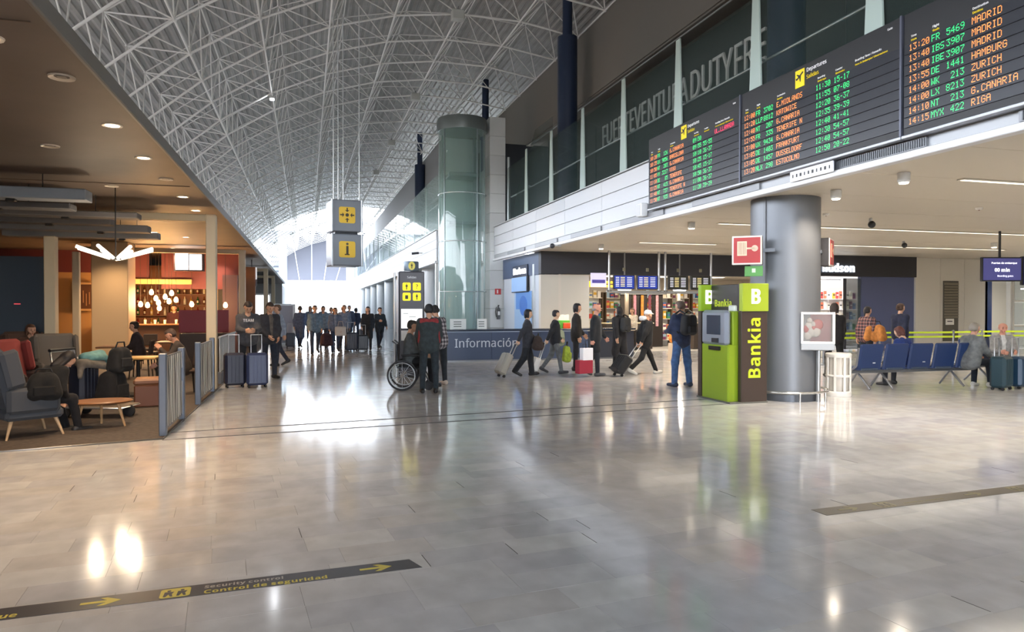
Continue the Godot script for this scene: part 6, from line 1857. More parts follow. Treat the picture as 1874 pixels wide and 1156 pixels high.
func person(label: String, x: float, z: float, yaw: float, h: float, pose: Dictionary, look: Dictionary, y := 0.0) -> Node3D:
	# faces its own +z; its left is +x; pose angles in degrees: leg = hip flex, spread, knee, toe down; arm = flex, spread, elbow, inward
	var t := thing("person", label, "person", Vector3(x, y, z), yaw, look.get("group", ""))
	var sc := h / 1.75
	t.scale = Vector3.ONE * sc
	var cell: float = look.get("cell", 0.028)
	var fat: float = look.get("fat", 0.02)
	var J := {}
	var legs := {1.0: pose.get("ll", [0, 4, 3, 0]), -1.0: pose.get("rl", [0, 4, 3, 0])}
	var arms := {1.0: pose.get("la", [2, 9, 12, 5]), -1.0: pose.get("ra", [2, 9, 12, 5])}
	var low := 9.0
	for s in legs:
		var L: Array = legs[s]
		var a := deg_to_rad(L[0])
		var b := deg_to_rad(L[1])
		var k := deg_to_rad(L[2])
		var hip := Vector3(s * 0.092, -0.02, 0)
		var kn := hip + Vector3(s * sin(b), -cos(a) * cos(b), sin(a) * cos(b)) * 0.43
		var an := kn + Vector3(s * sin(b) * 0.3, -cos(a - k), sin(a - k)).normalized() * 0.42
		var fp := deg_to_rad(L[3])
		var fd := Vector3(s * 0.15, -sin(fp), cos(fp)).normalized()
		J[s] = [hip, kn, an, fd]
		low = minf(low, an.y - maxf(0.0, sin(fp)) * 0.14)
	var py: float = pose.get("sit", -low + 0.082)
	var P := Vector3(0, py, 0)
	for s in J: for i in 3: J[s][i] += P
	var Bt := Basis(Vector3.UP, deg_to_rad(pose.get("twist", 0.0))) * Basis(Vector3.RIGHT, deg_to_rad(pose.get("lean", 2.0)))
	var at := func(px, pyy, pz): return P + Bt * Vector3(px, pyy, pz)
	var neck: Vector3 = at.call(0, 0.52, -0.01)
	var Bh := Basis(Vector3.UP, deg_to_rad(pose.get("hy", 0.0))) * Basis(Vector3.RIGHT, deg_to_rad(pose.get("hp", 4.0) + pose.get("lean", 2.0) * 0.4))
	var head: Vector3 = neck + Bt * Vector3(0, 0.05, 0.01) + Bh * Vector3(0, 0.098, 0.015)
	var A := {}
	for s in arms:
		var L: Array = arms[s]
		var a := deg_to_rad(L[0])
		var b := deg_to_rad(L[1])
		var e := deg_to_rad(L[2])
		var r := deg_to_rad(L[3])
		var sh: Vector3 = at.call(s * 0.17, 0.452, 0)
		var el := sh + Bt * (Vector3(s * sin(b), -cos(a) * cos(b), sin(a) * cos(b)) * 0.285)
		var fd := (Bt * Vector3(s * (sin(b) * 0.4 - sin(r)), -cos(a + e), sin(a + e))).normalized()
		A[s] = [sh, el, el + fd * 0.25, fd]
	# the body itself, one continuous surface
	var bo := []
	for s in J:
		var j: Array = J[s]
		bo.append([j[0], j[1], 0.07, 0.05])
		bo.append([j[1], j[2], 0.05, 0.034])
		bo.append([j[2] + Vector3(0, -0.03, 0) - j[3] * 0.04, j[2] + Vector3(0, -0.045, 0) + j[3] * 0.15, 0.03, 0.024])
		var r: Array = A[s]
		bo.append([r[0], r[1], 0.042, 0.036])
		bo.append([r[1], r[2], 0.036, 0.027])
		bo.append([at.call(s * 0.06, 0.0, 0), at.call(s * 0.08, 0.36, 0), 0.095, 0.1])
		bo.append([at.call(s * 0.04, 0.42, 0), r[0], 0.07, 0.05])
	bo.append([at.call(0, 0.42, 0), neck + (head - neck) * 0.4, 0.06, 0.05])
	var st := SurfaceTool.new()
	st.begin(Mesh.PRIMITIVE_TRIANGLES)
	st.append_from(mesh_of(net(bo, cell)), 0, Transform3D())
	st.append_from(head_mesh(), 0, Transform3D(Bh, head))
	for s in A:
		var d: Vector3 = A[s][3]
		var zz: Vector3 = Bt * Vector3(-s, 0, 0.2)
		zz = (zz - d * zz.dot(d)).normalized()
		st.append_from(hand_mesh(-s, pose.get("grip", false)), 0, Transform3D(Basis(d.cross(zz), d, zz), A[s][2]))
	part(t, "body", st.commit(), mat(look.get("skin", "#c99b7f"), 0.55, 0.0, {"vc": true}))
	# clothes
	var top := []
	var hem: float = look.get("hem", 0.05)
	for s in A:
		var r: Array = A[s]
		top.append([at.call(s * 0.07, -0.02, 0.01 + fat * 0.4), at.call(s * 0.088, 0.35, 0.0), 0.112 + fat, 0.115 + fat * 0.5])
		top.append([at.call(s * 0.05, 0.42, -0.005), r[0] - (r[0] - r[1]) * 0.04, 0.085, 0.062])
		var sl: float = look.get("sleeve", 0.94)
		if sl > 0.3:
			top.append([r[0], r[1], 0.068, 0.06])
			top.append([r[1], r[1].lerp(r[2], sl), 0.06, 0.048])
		else: top.append([r[0], r[0].lerp(r[1], 0.7), 0.064, 0.056])
		if hem > 0.12:
			var j: Array = J[s]
			var kk := clampf(hem / 0.43, 0.0, 1.0)
			top.append([j[0], j[0].lerp(j[1], kk), 0.115, 0.1])
			if hem > 0.43: top.append([j[1], j[1].lerp(j[2], (hem - 0.43) / 0.42), 0.1, 0.09])
		else: top.append([P + Vector3(s * 0.06, 0.0 - hem, 0.0), at.call(s * 0.07, 0.06, 0), 0.118 + fat * 0.6, 0.115 + fat])
	if look.get("hood", false): top.append([at.call(-0.06, 0.5, -0.085), at.call(0.06, 0.5, -0.085), 0.05, 0.05])
	if look.get("collar", true): top.append([at.call(-0.03, 0.49, -0.02), at.call(0.03, 0.49, -0.02), 0.055, 0.055])
	part(t, look.get("top_name", "jacket"), mesh_of(net(top, cell)), cloth(look.top, look.get("pattern", "")))
	if look.has("shirt"):
		part(t, "shirt", mesh_of(net([[at.call(0, 0.0, 0.075 + fat), at.call(0, 0.4, 0.07), 0.062, 0.062], [at.call(0, 0.4, 0.05), at.call(0, 0.49, 0.02), 0.06, 0.055]], cell)), cloth(look.shirt, ""))
	if look.has("panel"):
		# coloured side panels of a waistcoat
		var pn := []
		for s in A: pn.append([at.call(s * 0.165, 0.06, -0.02), at.call(s * 0.15, 0.42, -0.02), 0.06, 0.055])
		pn.append([at.call(-0.13, 0.45, -0.035), at.call(0.13, 0.45, -0.035), 0.066, 0.066])
		part(t, "red_yoke", mesh_of(net(pn, cell)), cloth(look.panel, ""))
	var lo := []
	for s in J:
		var j: Array = J[s]
		var w: float = look.get("wide", 0.0)
		lo.append([P + Vector3(s * 0.04, 0.0, 0), j[0], 0.108, 0.1])
		lo.append([j[0], j[1], 0.092 + w * 0.3, 0.068 + w])
		lo.append([j[1], j[1].lerp(j[2], look.get("leg", 1.0)), 0.066 + w, 0.054 + w])
	part(t, "trousers", mesh_of(net(lo, cell)), cloth(look.get("bottom", "#23252c"), ""))
	for s in J:
		var j: Array = J[s]
		part(t, "shoe", mesh_of(net([[j[2] + Vector3(0, -0.035, 0) - j[3] * 0.05, j[2] + Vector3(0, -0.046, 0) + j[3] * 0.17, 0.046, 0.036], [j[2] + Vector3(0, 0.0, 0), j[2] + Vector3(0, -0.03, 0), 0.048, 0.046]], maxf(0.02, cell * 0.75), 90.0)), mat(look.get("shoe", "#1c1b1c"), 0.5))
	var hk: String = look.get("hair", "short")
	if hk == "cap":
		var c := [[Vector3(0, 0.05, -0.03), Vector3(0, 0.056, 0.01), 0.086, 0.08]]
		for q in 5: c.append([Vector3(-0.05 + q * 0.025, 0.05, 0.07), Vector3(-0.045 + q * 0.0225, 0.042, 0.15 - absf(q - 2.0) * 0.012), 0.011, 0.009])
		var o := part(t, "cap", mesh_of(net(c, 0.012, 120.0)), mat(look.get("hair_color", "#dcdcda"), 0.7))
		o.transform = Transform3D(Bh, head)
	elif hk != "none":
		var o := part(t, "hair", hair_mesh(hk), mat(look.get("hair_color", "#2a211c"), 0.6, 0.0, {"sheen": 0.3}))
		o.transform = Transform3D(Bh, head)
	t.set_meta("hand_l", t.transform * (A[1.0][2] + A[1.0][3] * 0.09))
	t.set_meta("hand_r", t.transform * (A[-1.0][2] + A[-1.0][3] * 0.09))
	return t

var cloth_tex: Texture2D
func cloth(hex: String, pattern: String) -> StandardMaterial3D:
	if pattern == "plaid":
		if not mats.has("plaid" + hex):
			var img := Image.create(64, 64, false, Image.FORMAT_RGB8)
			var dk := Color("#26222a")
			var base := Color(hex)
			for yy in 64:
				for xx in 64:
					var a := (xx / 16) % 2
					var b := (yy / 16) % 2
					var c := base if a + b == 0 else (dk if a + b == 2 else base.lerp(dk, 0.55))
					if xx % 32 == 4 or yy % 32 == 4: c = Color("#d9d2cf")
					img.set_pixel(xx, yy, c)
			var m := StandardMaterial3D.new()
			m.albedo_texture = ImageTexture.create_from_image(img)
			m.uv1_triplanar = true
			m.uv1_scale = Vector3(6, 6, 6)
			m.roughness = 0.9
			mats["plaid" + hex] = m
		return mats["plaid" + hex]
	if cloth_tex == null: cloth_tex = noise_tex(0.05, 0.72, 1.0, 21, 128)
	return mat(hex, 0.88, 0.0, {"tex": cloth_tex, "world": false, "scale": Vector3(1.6, 1.6, 1.6), "sheen": 0.25})

func walk(ph := 1.0, stride := 22.0) -> Dictionary:
	var f := [stride, 3, 6, -6]
	var b := [-stride * 0.75, 3, 26, 26]
	return {"ll": f if ph > 0 else b, "rl": b if ph > 0 else f, "la": [-18 * ph, 8, 16, 4], "ra": [18 * ph, 8, 22, 4]}

func sitting(seat := 0.45, lean := 6.0) -> Dictionary:
	return {"sit": seat + 0.105, "lean": lean, "ll": [84, 7, 84, 0], "rl": [86, 7, 82, 0], "la": [28, 10, 55, 25], "ra": [28, 10, 55, 25]}

func with(d: Dictionary, e: Dictionary) -> Dictionary:
	var r := d.duplicate()
	r.merge(e, true)
	return r

func backpack(label: String, p: Node3D, col: String, w: float, h: float):
	# worn on the back of a standing person
	var t := thing("backpack", label, "backpack", p.transform * Vector3(0, 1.02, -0.22), p.rotation_degrees.y)
	part(t, "body", mesh_of(net([[Vector3(-w * 0.25, h * 0.25, 0), Vector3(-w * 0.22, h * 0.75, 0), w * 0.3, w * 0.27], [Vector3(w * 0.25, h * 0.25, 0), Vector3(w * 0.22, h * 0.75, 0), w * 0.3, w * 0.27]], 0.028)), mat(col, 0.7))
	part(t, "front_pocket", boxm(Vector3(0, h * 0.3, -w * 0.3), Vector3(w * 0.6, h * 0.36, 0.07), 0.03), mat(col, 0.75))
	for s in [-1.0, 1.0]:
		var g := G.new()
		g.path([Vector3(s * 0.1, h * 0.95, 0.0), Vector3(s * 0.115, h * 1.07, 0.14), Vector3(s * 0.12, h * 0.85, 0.36), Vector3(s * 0.15, h * 0.35, 0.33), Vector3(s * 0.17, h * 0.15, 0.12)], 0.02, 6)
		part(t, "strap", g, mat("#151517", 0.7))

func pulled_case(label: String, hand: Vector3, foot: Vector3, col: String, w: float, h: float, d: float):
	# a tilted trolley case: wheels on the floor at foot, handle in the hand
	var t := thing("suitcase", label, "suitcase", foot)
	var up := (hand - foot).normalized()
	var rt := up.cross(Vector3.UP).normalized()
	var bs := Basis(rt, up, rt.cross(up))
	var L := (hand - foot).length()
	t.basis = bs
	part(t, "shell", boxm(Vector3(0, h * 0.5 + 0.05, d * 0.5), Vector3(w, h, d), 0.04), mat(col, 0.4))
	for k in 4: part(t, "rib", boxm(Vector3(-w * 0.3 + k * w * 0.2, h * 0.5 + 0.05, d), Vector3(w * 0.07, h * 0.8, 0.014), 0.005), mat(col, 0.35))
	var g := G.new()
	g.path([Vector3(-w * 0.22, h, 0.03), Vector3(-w * 0.22, L, 0.03), Vector3(w * 0.22, L, 0.03), Vector3(w * 0.22, h, 0.03)], 0.013, 6)
	part(t, "pull_handle", g, mat("#c9cbcd", 0.3, 0.7))
	for s in [-1.0, 1.0]:
		var q := G.new()
		q.tube(Vector3(s * w * 0.42 - 0.015, 0.03, 0.03), Vector3(s * w * 0.42 + 0.015, 0.03, 0.03), 0.035, 0.035, 12)
		part(t, "wheel", q, mat("#18181a", 0.5))

func build_people():
	# the two men with suitcases by the cafe
	var p := person("person in a charcoal hoodie looking down, two navy suitcases in front", -1.22, -16.4, 12, 1.8, with({}, {"la": [28, 6, 62, 35], "ra": [28, 6, 62, 35], "hp": 32.0, "lean": 5.0}), {"top": "#55565c", "top_name": "hoodie", "hood": true, "bottom": "#23262e", "hair_color": "#2b211d"})
	var pr := letters(p, "TEAM", 0.06, mat("#d9d9db", 0.7), Vector3(0, 1.33, 0.155), 0, 0.01, true, HORIZONTAL_ALIGNMENT_CENTER, "chest_print")
	pr.rotation_degrees.x = -4
	person("person in an open dark jacket standing behind the hoodie wearer", -0.82, -17.3, 25, 1.78, {"la": [10, 6, 30, 20], "ra": [12, 6, 40, 25], "hp": 22.0}, {"top": "#3a3b42", "shirt": "#6d6660", "bottom": "#2b3240", "hair_color": "#3a2c24"})
	suitcase("plain navy suitcase standing before the hoodie wearer", Vector3(-1.42, 0, -15.65), 14, "#23273a", 0.40, 0.66, 0.27, true)
	suitcase("ribbed navy suitcase with chrome corners next to the plain navy one", Vector3(-0.98, 0, -15.55), 10, "#2f3a5c", 0.42, 0.66, 0.27, true)
	person("person in a pale blue shirt and dark trousers by the poster stand", -0.74, -21.0, -70, 1.74, walk(1, 10), {"top": "#a9b6c9", "top_name": "shirt", "bottom": "#3a3f4e", "hair_color": "#6a5140", "cell": 0.033})
	# walkers further down the hall; distance haze is painted into their paler, bluer clothes
	person("person in a long navy coat walking away with a dark case", -0.24, -30.3, 165, 1.76, walk(1), {"top": "#4f6286", "top_name": "coat", "hem": 0.5, "bottom": "#2c3a56", "hair": "short", "cell": 0.038})
	suitcase("dark case beside the long navy coat", Vector3(-0.62, 0, -30.2), 10, "#27344a", 0.36, 0.56, 0.24, true)
	p = person("person in a teal grey jacket and jeans walking towards the hall's near end", 0.3, -26.0, 4, 1.78, walk(-1), {"top": "#7690a6", "shirt": "#7b8ea0", "bottom": "#3f4a5c", "hair_color": "#4a3c34", "cell": 0.034})
	person("person in a pale haze-tinted blue jacket walking behind the teal grey one", 0.66, -29.3, -6, 1.76, walk(1), {"top": "#86a2be", "bottom": "#46546c", "cell": 0.038})
	var w1 := person("person in a dark cardigan carrying a large pale tote bag", 1.02, -26.7, 2, 1.68, with(walk(-1, 18), {"ra": [6, 10, 20, 5]}), {"top": "#6b7890", "shirt": "#93a0b4", "bottom": "#3c4a66", "hair": "long", "hair_color": "#5a4334", "cell": 0.034})
	soft_bag("round dark red handbag dangling by the teal grey jacket", w1.get_meta("hand_r") + Vector3(-0.12, -0.5, 0.05), 10, "#4a3038", Vector3(0.22, 0.22, 0.18))
	var tb := thing("tote_bag", "large pale tote bag hanging at the dark cardigan", "bag", Vector3(1.2, 0.62, -26.45), -8)
	part(tb, "sack", boxm(Vector3(0, 0.16, 0), Vector3(0.4, 0.34, 0.1), 0.03), mat("#c3c0bc", 0.8))
	var hg := G.new()
	hg.path([Vector3(-0.1, 0.32, 0), Vector3(-0.06, 0.52, 0), Vector3(0.06, 0.52, 0), Vector3(0.1, 0.32, 0)], 0.012, 6)
	part(tb, "strap", hg, mat("#a9a6a2", 0.8))
	person("person in a slate jacket pulling a black case with white rims", 1.42, -28.2, 0, 1.8, walk(1), {"top": "#8291aa", "bottom": "#3a4356", "hair_color": "#6a5a50", "cell": 0.036})
	suitcase("black case with white rims beside the slate jacket", Vector3(1.62, 0, -27.2), 4, "#1f2536", 0.46, 0.66, 0.26, true)
	var far := [[0.75, -33.5, 0, "#7d93ad"], [1.15, -35.0, 8, "#93a1b8"], [1.6, -33.0, -5, "#5a6c86"], [0.2, -37.0, 0, "#6f8098"], [2.05, -36.0, 12, "#3d4a66"], [2.45, -37.2, 170, "#2f3b55"], [1.95, -40.0, 0, "#5c6b84"], [0.9, -41.0, 5, "#7688a0"]]  # clothing colours lightened towards blue to stand in for haze
	var fl := ["person in a haze-tinted steel blue jacket amid the distant crowd", "person in a haze-tinted lilac top amid the distant crowd", "person in a haze-tinted grey blue coat amid the distant crowd", "person in a haze-tinted blue top behind the navy coat", "person in a dark blue jacket before the far pillars", "person in a deep navy jacket walking away by the far pillars", "person in a haze-tinted slate blue top at the far pillars", "person in a haze-tinted pale blue jacket at the back of the crowd"]
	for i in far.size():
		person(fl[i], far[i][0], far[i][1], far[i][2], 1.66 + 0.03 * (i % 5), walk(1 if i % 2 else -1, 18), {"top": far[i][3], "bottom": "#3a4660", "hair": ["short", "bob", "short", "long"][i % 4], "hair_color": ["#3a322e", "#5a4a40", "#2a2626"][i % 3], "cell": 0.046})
	suitcase("small dark case at the deep navy jacket by the far pillars", Vector3(2.75, 0, -36.4), 0, "#1f2432", 0.44, 0.5, 0.25, true)
	person("person in a long black coat with a dark case near the sign totem", 2.3, -28.0, -12, 1.7, walk(1, 14), {"top": "#262d36", "top_name": "coat", "hem": 0.42, "bottom": "#242b36", "hair": "long", "hair_color": "#1f1a18", "cell": 0.034})
	suitcase("dark case in front of the long black coat", Vector3(2.05, 0, -27.3), 0, "#20262e", 0.42, 0.56, 0.25, true)
	person("person in a dark parka beside the long black coat", 2.85, -29.0, 20, 1.66, with(walk(-1, 12), {"ra": [40, 20, 50, 20]}), {"top": "#2c343c", "top_name": "parka", "hem": 0.2, "bottom": "#2b3240", "hair": "short", "cell": 0.034})
	# wheelchair group
	wheelchair(Vector3(1.98, 0, -14.35), 78)
	person("person in a grey sweater sitting in the wheelchair", 2.0, -14.35, 78, 1.74, with(sitting(0.5, 3.0), {"hp": 12.0, "la": [20, 6, 55, 10], "ra": [20, 6, 55, 10]}), {"top": "#5b6164", "top_name": "sweater", "bottom": "#1d2026", "hair_color": "#2a2420", "shoe": "#15161a", "fat": 0.015})
	person("person in a dark waistcoat with red sides standing at the wheelchair", 2.27, -13.55, 172, 1.72, {"la": [18, 10, 45, 10], "ra": [12, 8, 30, 10], "hp": 14.0}, {"top": "#3b4548", "top_name": "waistcoat", "panel": "#a33a3c", "bottom": "#2f3940", "hair_color": "#17161a", "sleeve": 0.94})
	person("person in a black and white plaid shirt leaning by the wheelchair", 2.72, -14.9, -150, 1.72, {"lean": 12.0, "hp": 18.0, "la": [30, 8, 40, 10], "ra": [25, 8, 40, 10]}, {"top": "#b9b2b4", "pattern": "plaid", "top_name": "shirt", "bottom": "#2b3036", "hair_color": "#1d1a1a", "shoe": "#c9b8a8"})
	# travellers passing the information desk
	p = person("person in a dark padded jacket walking with a grey trolley case", 5.1, -16.3, 75, 1.62, with(walk(1, 12), {"ra": [-28, 10, 6, 4], "la": [10, 8, 40, 25], "grip": true}), {"top": "#34363e", "top_name": "jacket", "hem": 0.16, "bottom": "#1f2228", "wide": 0.02, "hair": "bob", "hair_color": "#15131a", "skin": "#caa284"})
	pulled_case("silver grey ribbed trolley case pulled along the information desk", p.get_meta("hand_r"), Vector3(4.42, 0.0, -16.1), "#9a968c", 0.34, 0.52, 0.2)
	soft_bag("brown shoulder bag with a metal ring on the dark padded jacket", p.get_meta("hand_l") + Vector3(-0.1, -0.2, 0.28), 75, "#3a2c26", Vector3(0.22, 0.16, 0.14))
	p = person("child in a black and white jacket and grey joggers pulling a pale case", 5.95, -16.7, 80, 1.6, with(walk(-1, 14), {"ra": [-30, 10, 6, 4], "la": [8, 8, 35, 20], "grip": true}), {"top": "#22242a", "shirt": "#d3d2ce", "top_name": "jacket", "bottom": "#6d7072", "hair_color": "#17131a", "shoe": "#3a3a3e", "skin": "#cfa88a"})
	pulled_case("small pale oval trolley case behind the grey joggers", p.get_meta("hand_r"), Vector3(5.4, 0, -16.55), "#cfccc6", 0.3, 0.36, 0.2)
	soft_bag("lime yellow bag swinging at the grey joggers", p.get_meta("hand_l") + Vector3(0.05, -0.5, 0.1), 80, "#c3d64a", Vector3(0.15, 0.2, 0.1))
	p = person("person in an open black coat carrying white and red shopping bags", 6.68, -15.85, 60, 1.74, with(walk(-1, 8), {"ra": [-8, 10, 8, 4], "grip": true}), {"top": "#1e2126", "shirt": "#5b5d61", "top_name": "coat", "hem": 0.3, "bottom": "#2a2e36", "hair": "bald", "hair_color": "#8a8480", "skin": "#c88f78", "shoe": "#4a4a4c", "fat": 0.02})
	for i in 2:
		var b := thing("shopping_bag", ["white paper shopping bag hanging at the black coat", "dark red shopping bag hanging below the white paper bag"][i], "bag", Vector3(6.36 - 0.06 * i, 0.36 - 0.28 * i, -15.62), 15)
		part(b, "sack", boxm(Vector3(0, 0.17, 0), Vector3(0.3 + 0.1 * i, 0.32, 0.14 + 0.04 * i), 0.01), mat(["#e6e6ea", "#9a2438"][i], 0.6))
		var g := G.new()
		g.path([Vector3(-0.06, 0.33, 0.05), Vector3(-0.05, 0.5 + 0.2 * i, 0.02), Vector3(0.05, 0.5 + 0.2 * i, 0.02), Vector3(0.06, 0.33, 0.05)], 0.007, 5)
		part(b, "cord_handle", g, mat("#1d1d20", 0.6))
	p = person("person in a dark brown jacket standing behind the black coat", 6.75, -17.3, 70, 1.76, {"la": [10, 8, 30, 5]}, {"top": "#2e2a28", "hem": 0.12, "bottom": "#20232a", "hair": "bob", "hair_color": "#17141a"})
	var gb := thing("backpack", "pale green backpack hanging before the desk's dark end", "backpack", Vector3(6.2, 0.62, -17.05), 30)
	part(gb, "body", mesh_of(net([[Vector3(-0.06, 0.14, 0), Vector3(-0.05, 0.36, 0), 0.11, 0.1], [Vector3(0.06, 0.14, 0), Vector3(0.05, 0.36, 0), 0.11, 0.1]], 0.03)), mat("#97a08a", 0.8))
	part(gb, "front_pocket", boxm(Vector3(0, 0.18, 0.1), Vector3(0.18, 0.18, 0.06), 0.025), mat("#7f8a72", 0.8))
	p = person("person with long dark hair and a black backpack seen from behind", 7.95, -17.2, 200, 1.68, walk(1, 8), {"top": "#26262b", "hem": 0.5, "top_name": "coat", "bottom": "#1b1d22", "hair": "long", "hair_color": "#1a1618"})
	backpack("black backpack with a grey patch worn over the long coat", p, "#232528", 0.32, 0.44)
	p = person("person in a white cap and hooded black top striding with a black case", 7.98, -15.8, 92, 1.68, with(walk(1, 30), {"ra": [-26, 8, 6, 4], "grip": true, "lean": 6.0}), {"top": "#17181c", "top_name": "hoodie", "hood": true, "hem": 0.14, "bottom": "#17181c", "hair": "cap", "hair_color": "#dcdcda", "shoe": "#c9c8c4"})
	pulled_case("black square trolley case with a silver handle pulled by the capped walker", p.get_meta("hand_r"), Vector3(7.15, 0, -15.55), "#232427", 0.42, 0.46, 0.24)
	var hd := thing("white_hood", "white hood lining lying on the capped walker's shoulders", "hood", p.transform * Vector3(0, 1.44, -0.02), p.rotation_degrees.y)
	part(hd, "lining", mesh_of(net([[Vector3(-0.08, 0, -0.05), Vector3(0.08, 0, -0.05), 0.06, 0.06], [Vector3(0.09, -0.08, 0.02), Vector3(0.13, -0.18, 0.04), 0.045, 0.04]], 0.025)), mat("#d9d9d8", 0.85))
	part(hd, "drawstring", boxm(Vector3(0.03, -0.08, 0.09), Vector3(0.012, 0.16, 0.012), 0.003), mat("#f0f0ee", 0.8))
	p = person("person in a navy jumper and blue jeans standing with their back turned", 7.5, -13.2, 190, 1.80, {"ll": [3, 7, 3, 0], "rl": [-3, 6, 3, 0], "la": [22, 8, 62, 25], "ra": [22, 8, 62, 25], "hp": 10.0, "hy": 6.0}, {"top": "#2e3854", "top_name": "jumper", "bottom": "#4a6da0", "shoe": "#22304a", "hair": "short", "hair_color": "#5a4a40", "cell": 0.024, "wide": 0.008, "fat": 0.01})
	backpack("black backpack slung over one shoulder of the navy jumper", p, "#1b1b1e", 0.36, 0.5)
	var wp := person("person in a cream top standing inside the news shop", 12.1, -25.0, -60, 1.62, {"la": [20, 10, 60, 20], "ra": [20, 10, 60, 20]}, {"top": "#e6d9c6", "top_name": "blouse", "bottom": "#3a332e", "hair": "long", "hair_color": "#5a3a26", "cell": 0.034})
	var ob := thing("pumpkin_basket", "round orange basket on the shop's counter front", "basket", Vector3(10.9, 0.55, -19.6))
	var og := G.new()
	og.lathe([Vector2(0, 0), Vector2(0.14, 0.02), Vector2(0.2, 0.14), Vector2(0.16, 0.27), Vector2(0.0, 0.3)], 18)
	part(ob, "basket", og, mat("#e0862a", 0.6))
	part(ob, "stand", boxm(Vector3(0, -0.275, 0), Vector3(0.3, 0.55, 0.3), 0.01), mat("#c9b49a", 0.6))
	# waiting area
	p = person("person in black clothes walking behind the display case", 11.74, -13.7, 150, 1.78, walk(1, 16), {"top": "#211d1c", "bottom": "#1a1918", "hair_color": "#3a2e28", "hair": "bob"})
	p = person("person in a red plaid shirt with an orange shoulder bag", 13.85, -15.0, 100, 1.68, with(walk(1, 10), {"ra": [-6, 10, 20, 5]}), {"top": "#7a4038", "pattern": "plaid", "top_name": "shirt", "bottom": "#26262a", "hair": "pony", "hair_color": "#1d1618"})
	soft_bag("orange leather shoulder bag at the red plaid shirt", p.transform * Vector3(-0.24, 0.82, 0.02), 120, "#c9803a", Vector3(0.26, 0.2, 0.16))
	person("person in a navy jacket and khaki trousers walking past the blue panel", 14.6, -14.7, 100, 1.76, walk(-1, 10), {"top": "#232a44", "bottom": "#a59c88", "hair_color": "#4a3428", "hair": "bun"})
	person("person in a blue top with brown hair sitting on the blue seats", 11.98, -11.86, 188, 1.66, with(sitting(0.45, 14.0), {"hp": 26.0, "ra": [40, 8, 80, 25]}), {"top": "#2c4488", "top_name": "top", "bottom": "#2a2c34", "hair": "bob", "hair_color": "#5a3028", "skin": "#caa58c", "sleeve": 0.2})
	person("person in a grey pullover sitting sideways on the end seat", 13.1, -11.42, 98, 1.76, with(sitting(0.45, 16.0), {"la": [42, 8, 38, 20], "ra": [42, 8, 38, 20], "hp": 8.0}), {"top": "#7b7f80", "top_name": "pullover", "bottom": "#27303e", "hair": "short", "hair_color": "#8a8278", "skin": "#c79680", "shoe": "#d9dad6", "fat": 0.035})
	person("person in a white T-shirt and grey cardigan sitting behind the suitcases", 14.55, -11.9, -30, 1.72, with(sitting(0.45, 8.0), {"la": [30, 10, 60, 25], "ra": [30, 10, 60, 25]}), {"top": "#a9a6a2", "shirt": "#e9e7e2", "top_name": "cardigan", "bottom": "#33363c", "hair": "bald", "hair_color": "#b9b0a6", "skin": "#cc8f78", "fat": 0.03})
	suitcase("dark teal patterned suitcase standing by the grey pullover", Vector3(13.35, 0, -10.9), 20, "#1e3a44", 0.46, 0.62, 0.28, true)
	suitcase("plain dark blue suitcase next to the teal patterned one", Vector3(13.95, 0, -11.0), 10, "#22405a", 0.46, 0.6, 0.28, true)
	# cafe guests
	person("person in a brown cardigan sitting with one hand at the face by the glass screens", -2.2, -14.5, -75, 1.66, with(sitting(0.45, 18.0), {"la": [50, 6, 110, 30], "ra": [40, 8, 40, 10], "hp": 24.0}), {"top": "#54463c", "top_name": "cardigan", "shirt": "#2a2826", "bottom": "#1c1b1d", "hair": "short", "hair_color": "#4a352a", "skin": "#c98f70"}, 0.012)
	person("person in black sitting in the charcoal armchair, one shoe stretched out", -3.36, -10.5, 138, 1.62, with(sitting(0.42, 40.0), {"hp": 40.0, "ll": [78, 10, 60, 0], "rl": [84, 8, 74, 0]}), {"top": "#1b1a1b", "bottom": "#1d1c20", "shoe": "#2b2a2c", "hair": "long", "hair_color": "#1a1516"}, 0.012)
	person("person with brown hair sitting in the dark brown tub armchair", -5.4, -16.55, 40, 1.68, sitting(0.46, 8.0), {"top": "#6a4a3a", "bottom": "#2a2422", "hair": "bob", "hair_color": "#5a3a28", "cell": 0.034}, 0.012)
	person("person in a dark top sitting at the small table under the spoked lamp", -3.72, -18.3, -85, 1.7, sitting(0.46, 10.0), {"top": "#33282a", "bottom": "#221f20", "hair_color": "#2a1d18", "cell": 0.034}, 0.012)
	person("person in dark clothes sitting at the table before the bar", -2.9, -20.4, -90, 1.68, sitting(0.46, 8.0), {"top": "#3a2f30", "bottom": "#221f20", "hair_color": "#3a2a20", "cell": 0.036}, 0.012)
	person("person in a maroon apron standing behind the bar counter", -4.6, -28.2, 0, 1.74, {}, {"top": "#4a2224", "top_name": "shirt", "bottom": "#1d1a1a", "hair_color": "#2a1d18", "cell": 0.038}, 0.012)

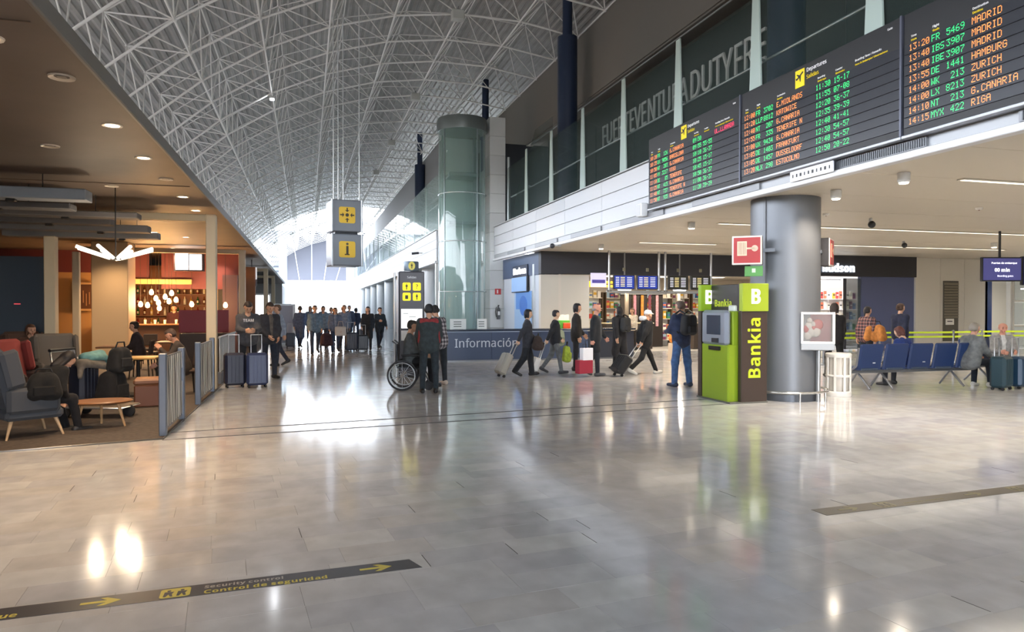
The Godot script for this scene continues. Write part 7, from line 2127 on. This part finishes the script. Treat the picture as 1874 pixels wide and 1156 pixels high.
func wheelchair(at: Vector3, turn: float):
	var t := thing("wheelchair", "black wheelchair with large spoked wheels beside the sign totem", "wheelchair", at, turn)
	var steel := mat("#b9bdc0", 0.3, 0.7)
	for s in [-1.0, 1.0]:
		var c := Vector3(s * 0.29, 0.3, -0.1)
		var g := G.new()
		var pts := []
		for k in 33: pts.append(c + Vector3(0, cos(TAU * k / 32), sin(TAU * k / 32)) * 0.285)
		g.path(pts, 0.018, 8)
		var w := part(t, "wheel_tyre", g, mat("#2b2c30", 0.6))
		var h := G.new()
		pts = []
		for k in 33: pts.append(c + Vector3(s * 0.03, cos(TAU * k / 32) * 0.25, sin(TAU * k / 32) * 0.25))
		h.path(pts, 0.01, 6)
		part(w, "push_rim", h, steel)
		for k in 10:
			var q := G.new()
			q.tube(c, c + Vector3(0, cos(TAU * k / 10), sin(TAU * k / 10)) * 0.275, 0.004, 0.004, 5)
			part(w, "spoke", q, steel)
		var hub := G.new()
		hub.tube(c - Vector3(0.03, 0, 0), c + Vector3(0.03, 0, 0), 0.04, 0.04, 12)
		part(w, "hub", hub, mat("#7a6f66", 0.4))
		var fg := G.new()
		fg.tube(Vector3(s * 0.24 - 0.015, 0.09, 0.42), Vector3(s * 0.24 + 0.015, 0.09, 0.42), 0.09, 0.09, 16)
		part(t, "caster", fg, mat("#232428", 0.6))
		var fr := G.new()
		fr.path([Vector3(s * 0.24, 0.98, -0.3), Vector3(s * 0.24, 0.92, -0.22), Vector3(s * 0.24, 0.45, -0.2), Vector3(s * 0.24, 0.42, 0.3), Vector3(s * 0.24, 0.14, 0.44)], 0.015, 8)
		part(t, "side_frame", fr, mat("#3a3d42", 0.35, 0.5))
		part(t, "armrest", boxm(Vector3(s * 0.27, 0.7, 0.05), Vector3(0.05, 0.04, 0.34), 0.012), mat("#1c1d20", 0.6))
		part(t, "footplate", boxm(Vector3(s * 0.12, 0.1, 0.56), Vector3(0.16, 0.02, 0.2), 0.005), mat("#55585c", 0.4))
	part(t, "seat", boxm(Vector3(0, 0.46, 0.04), Vector3(0.46, 0.05, 0.46), 0.015), mat("#1b1c20", 0.7))
	part(t, "backrest", boxm(Vector3(0, 0.7, -0.22), Vector3(0.46, 0.42, 0.03), 0.01), mat("#1b1c20", 0.7))
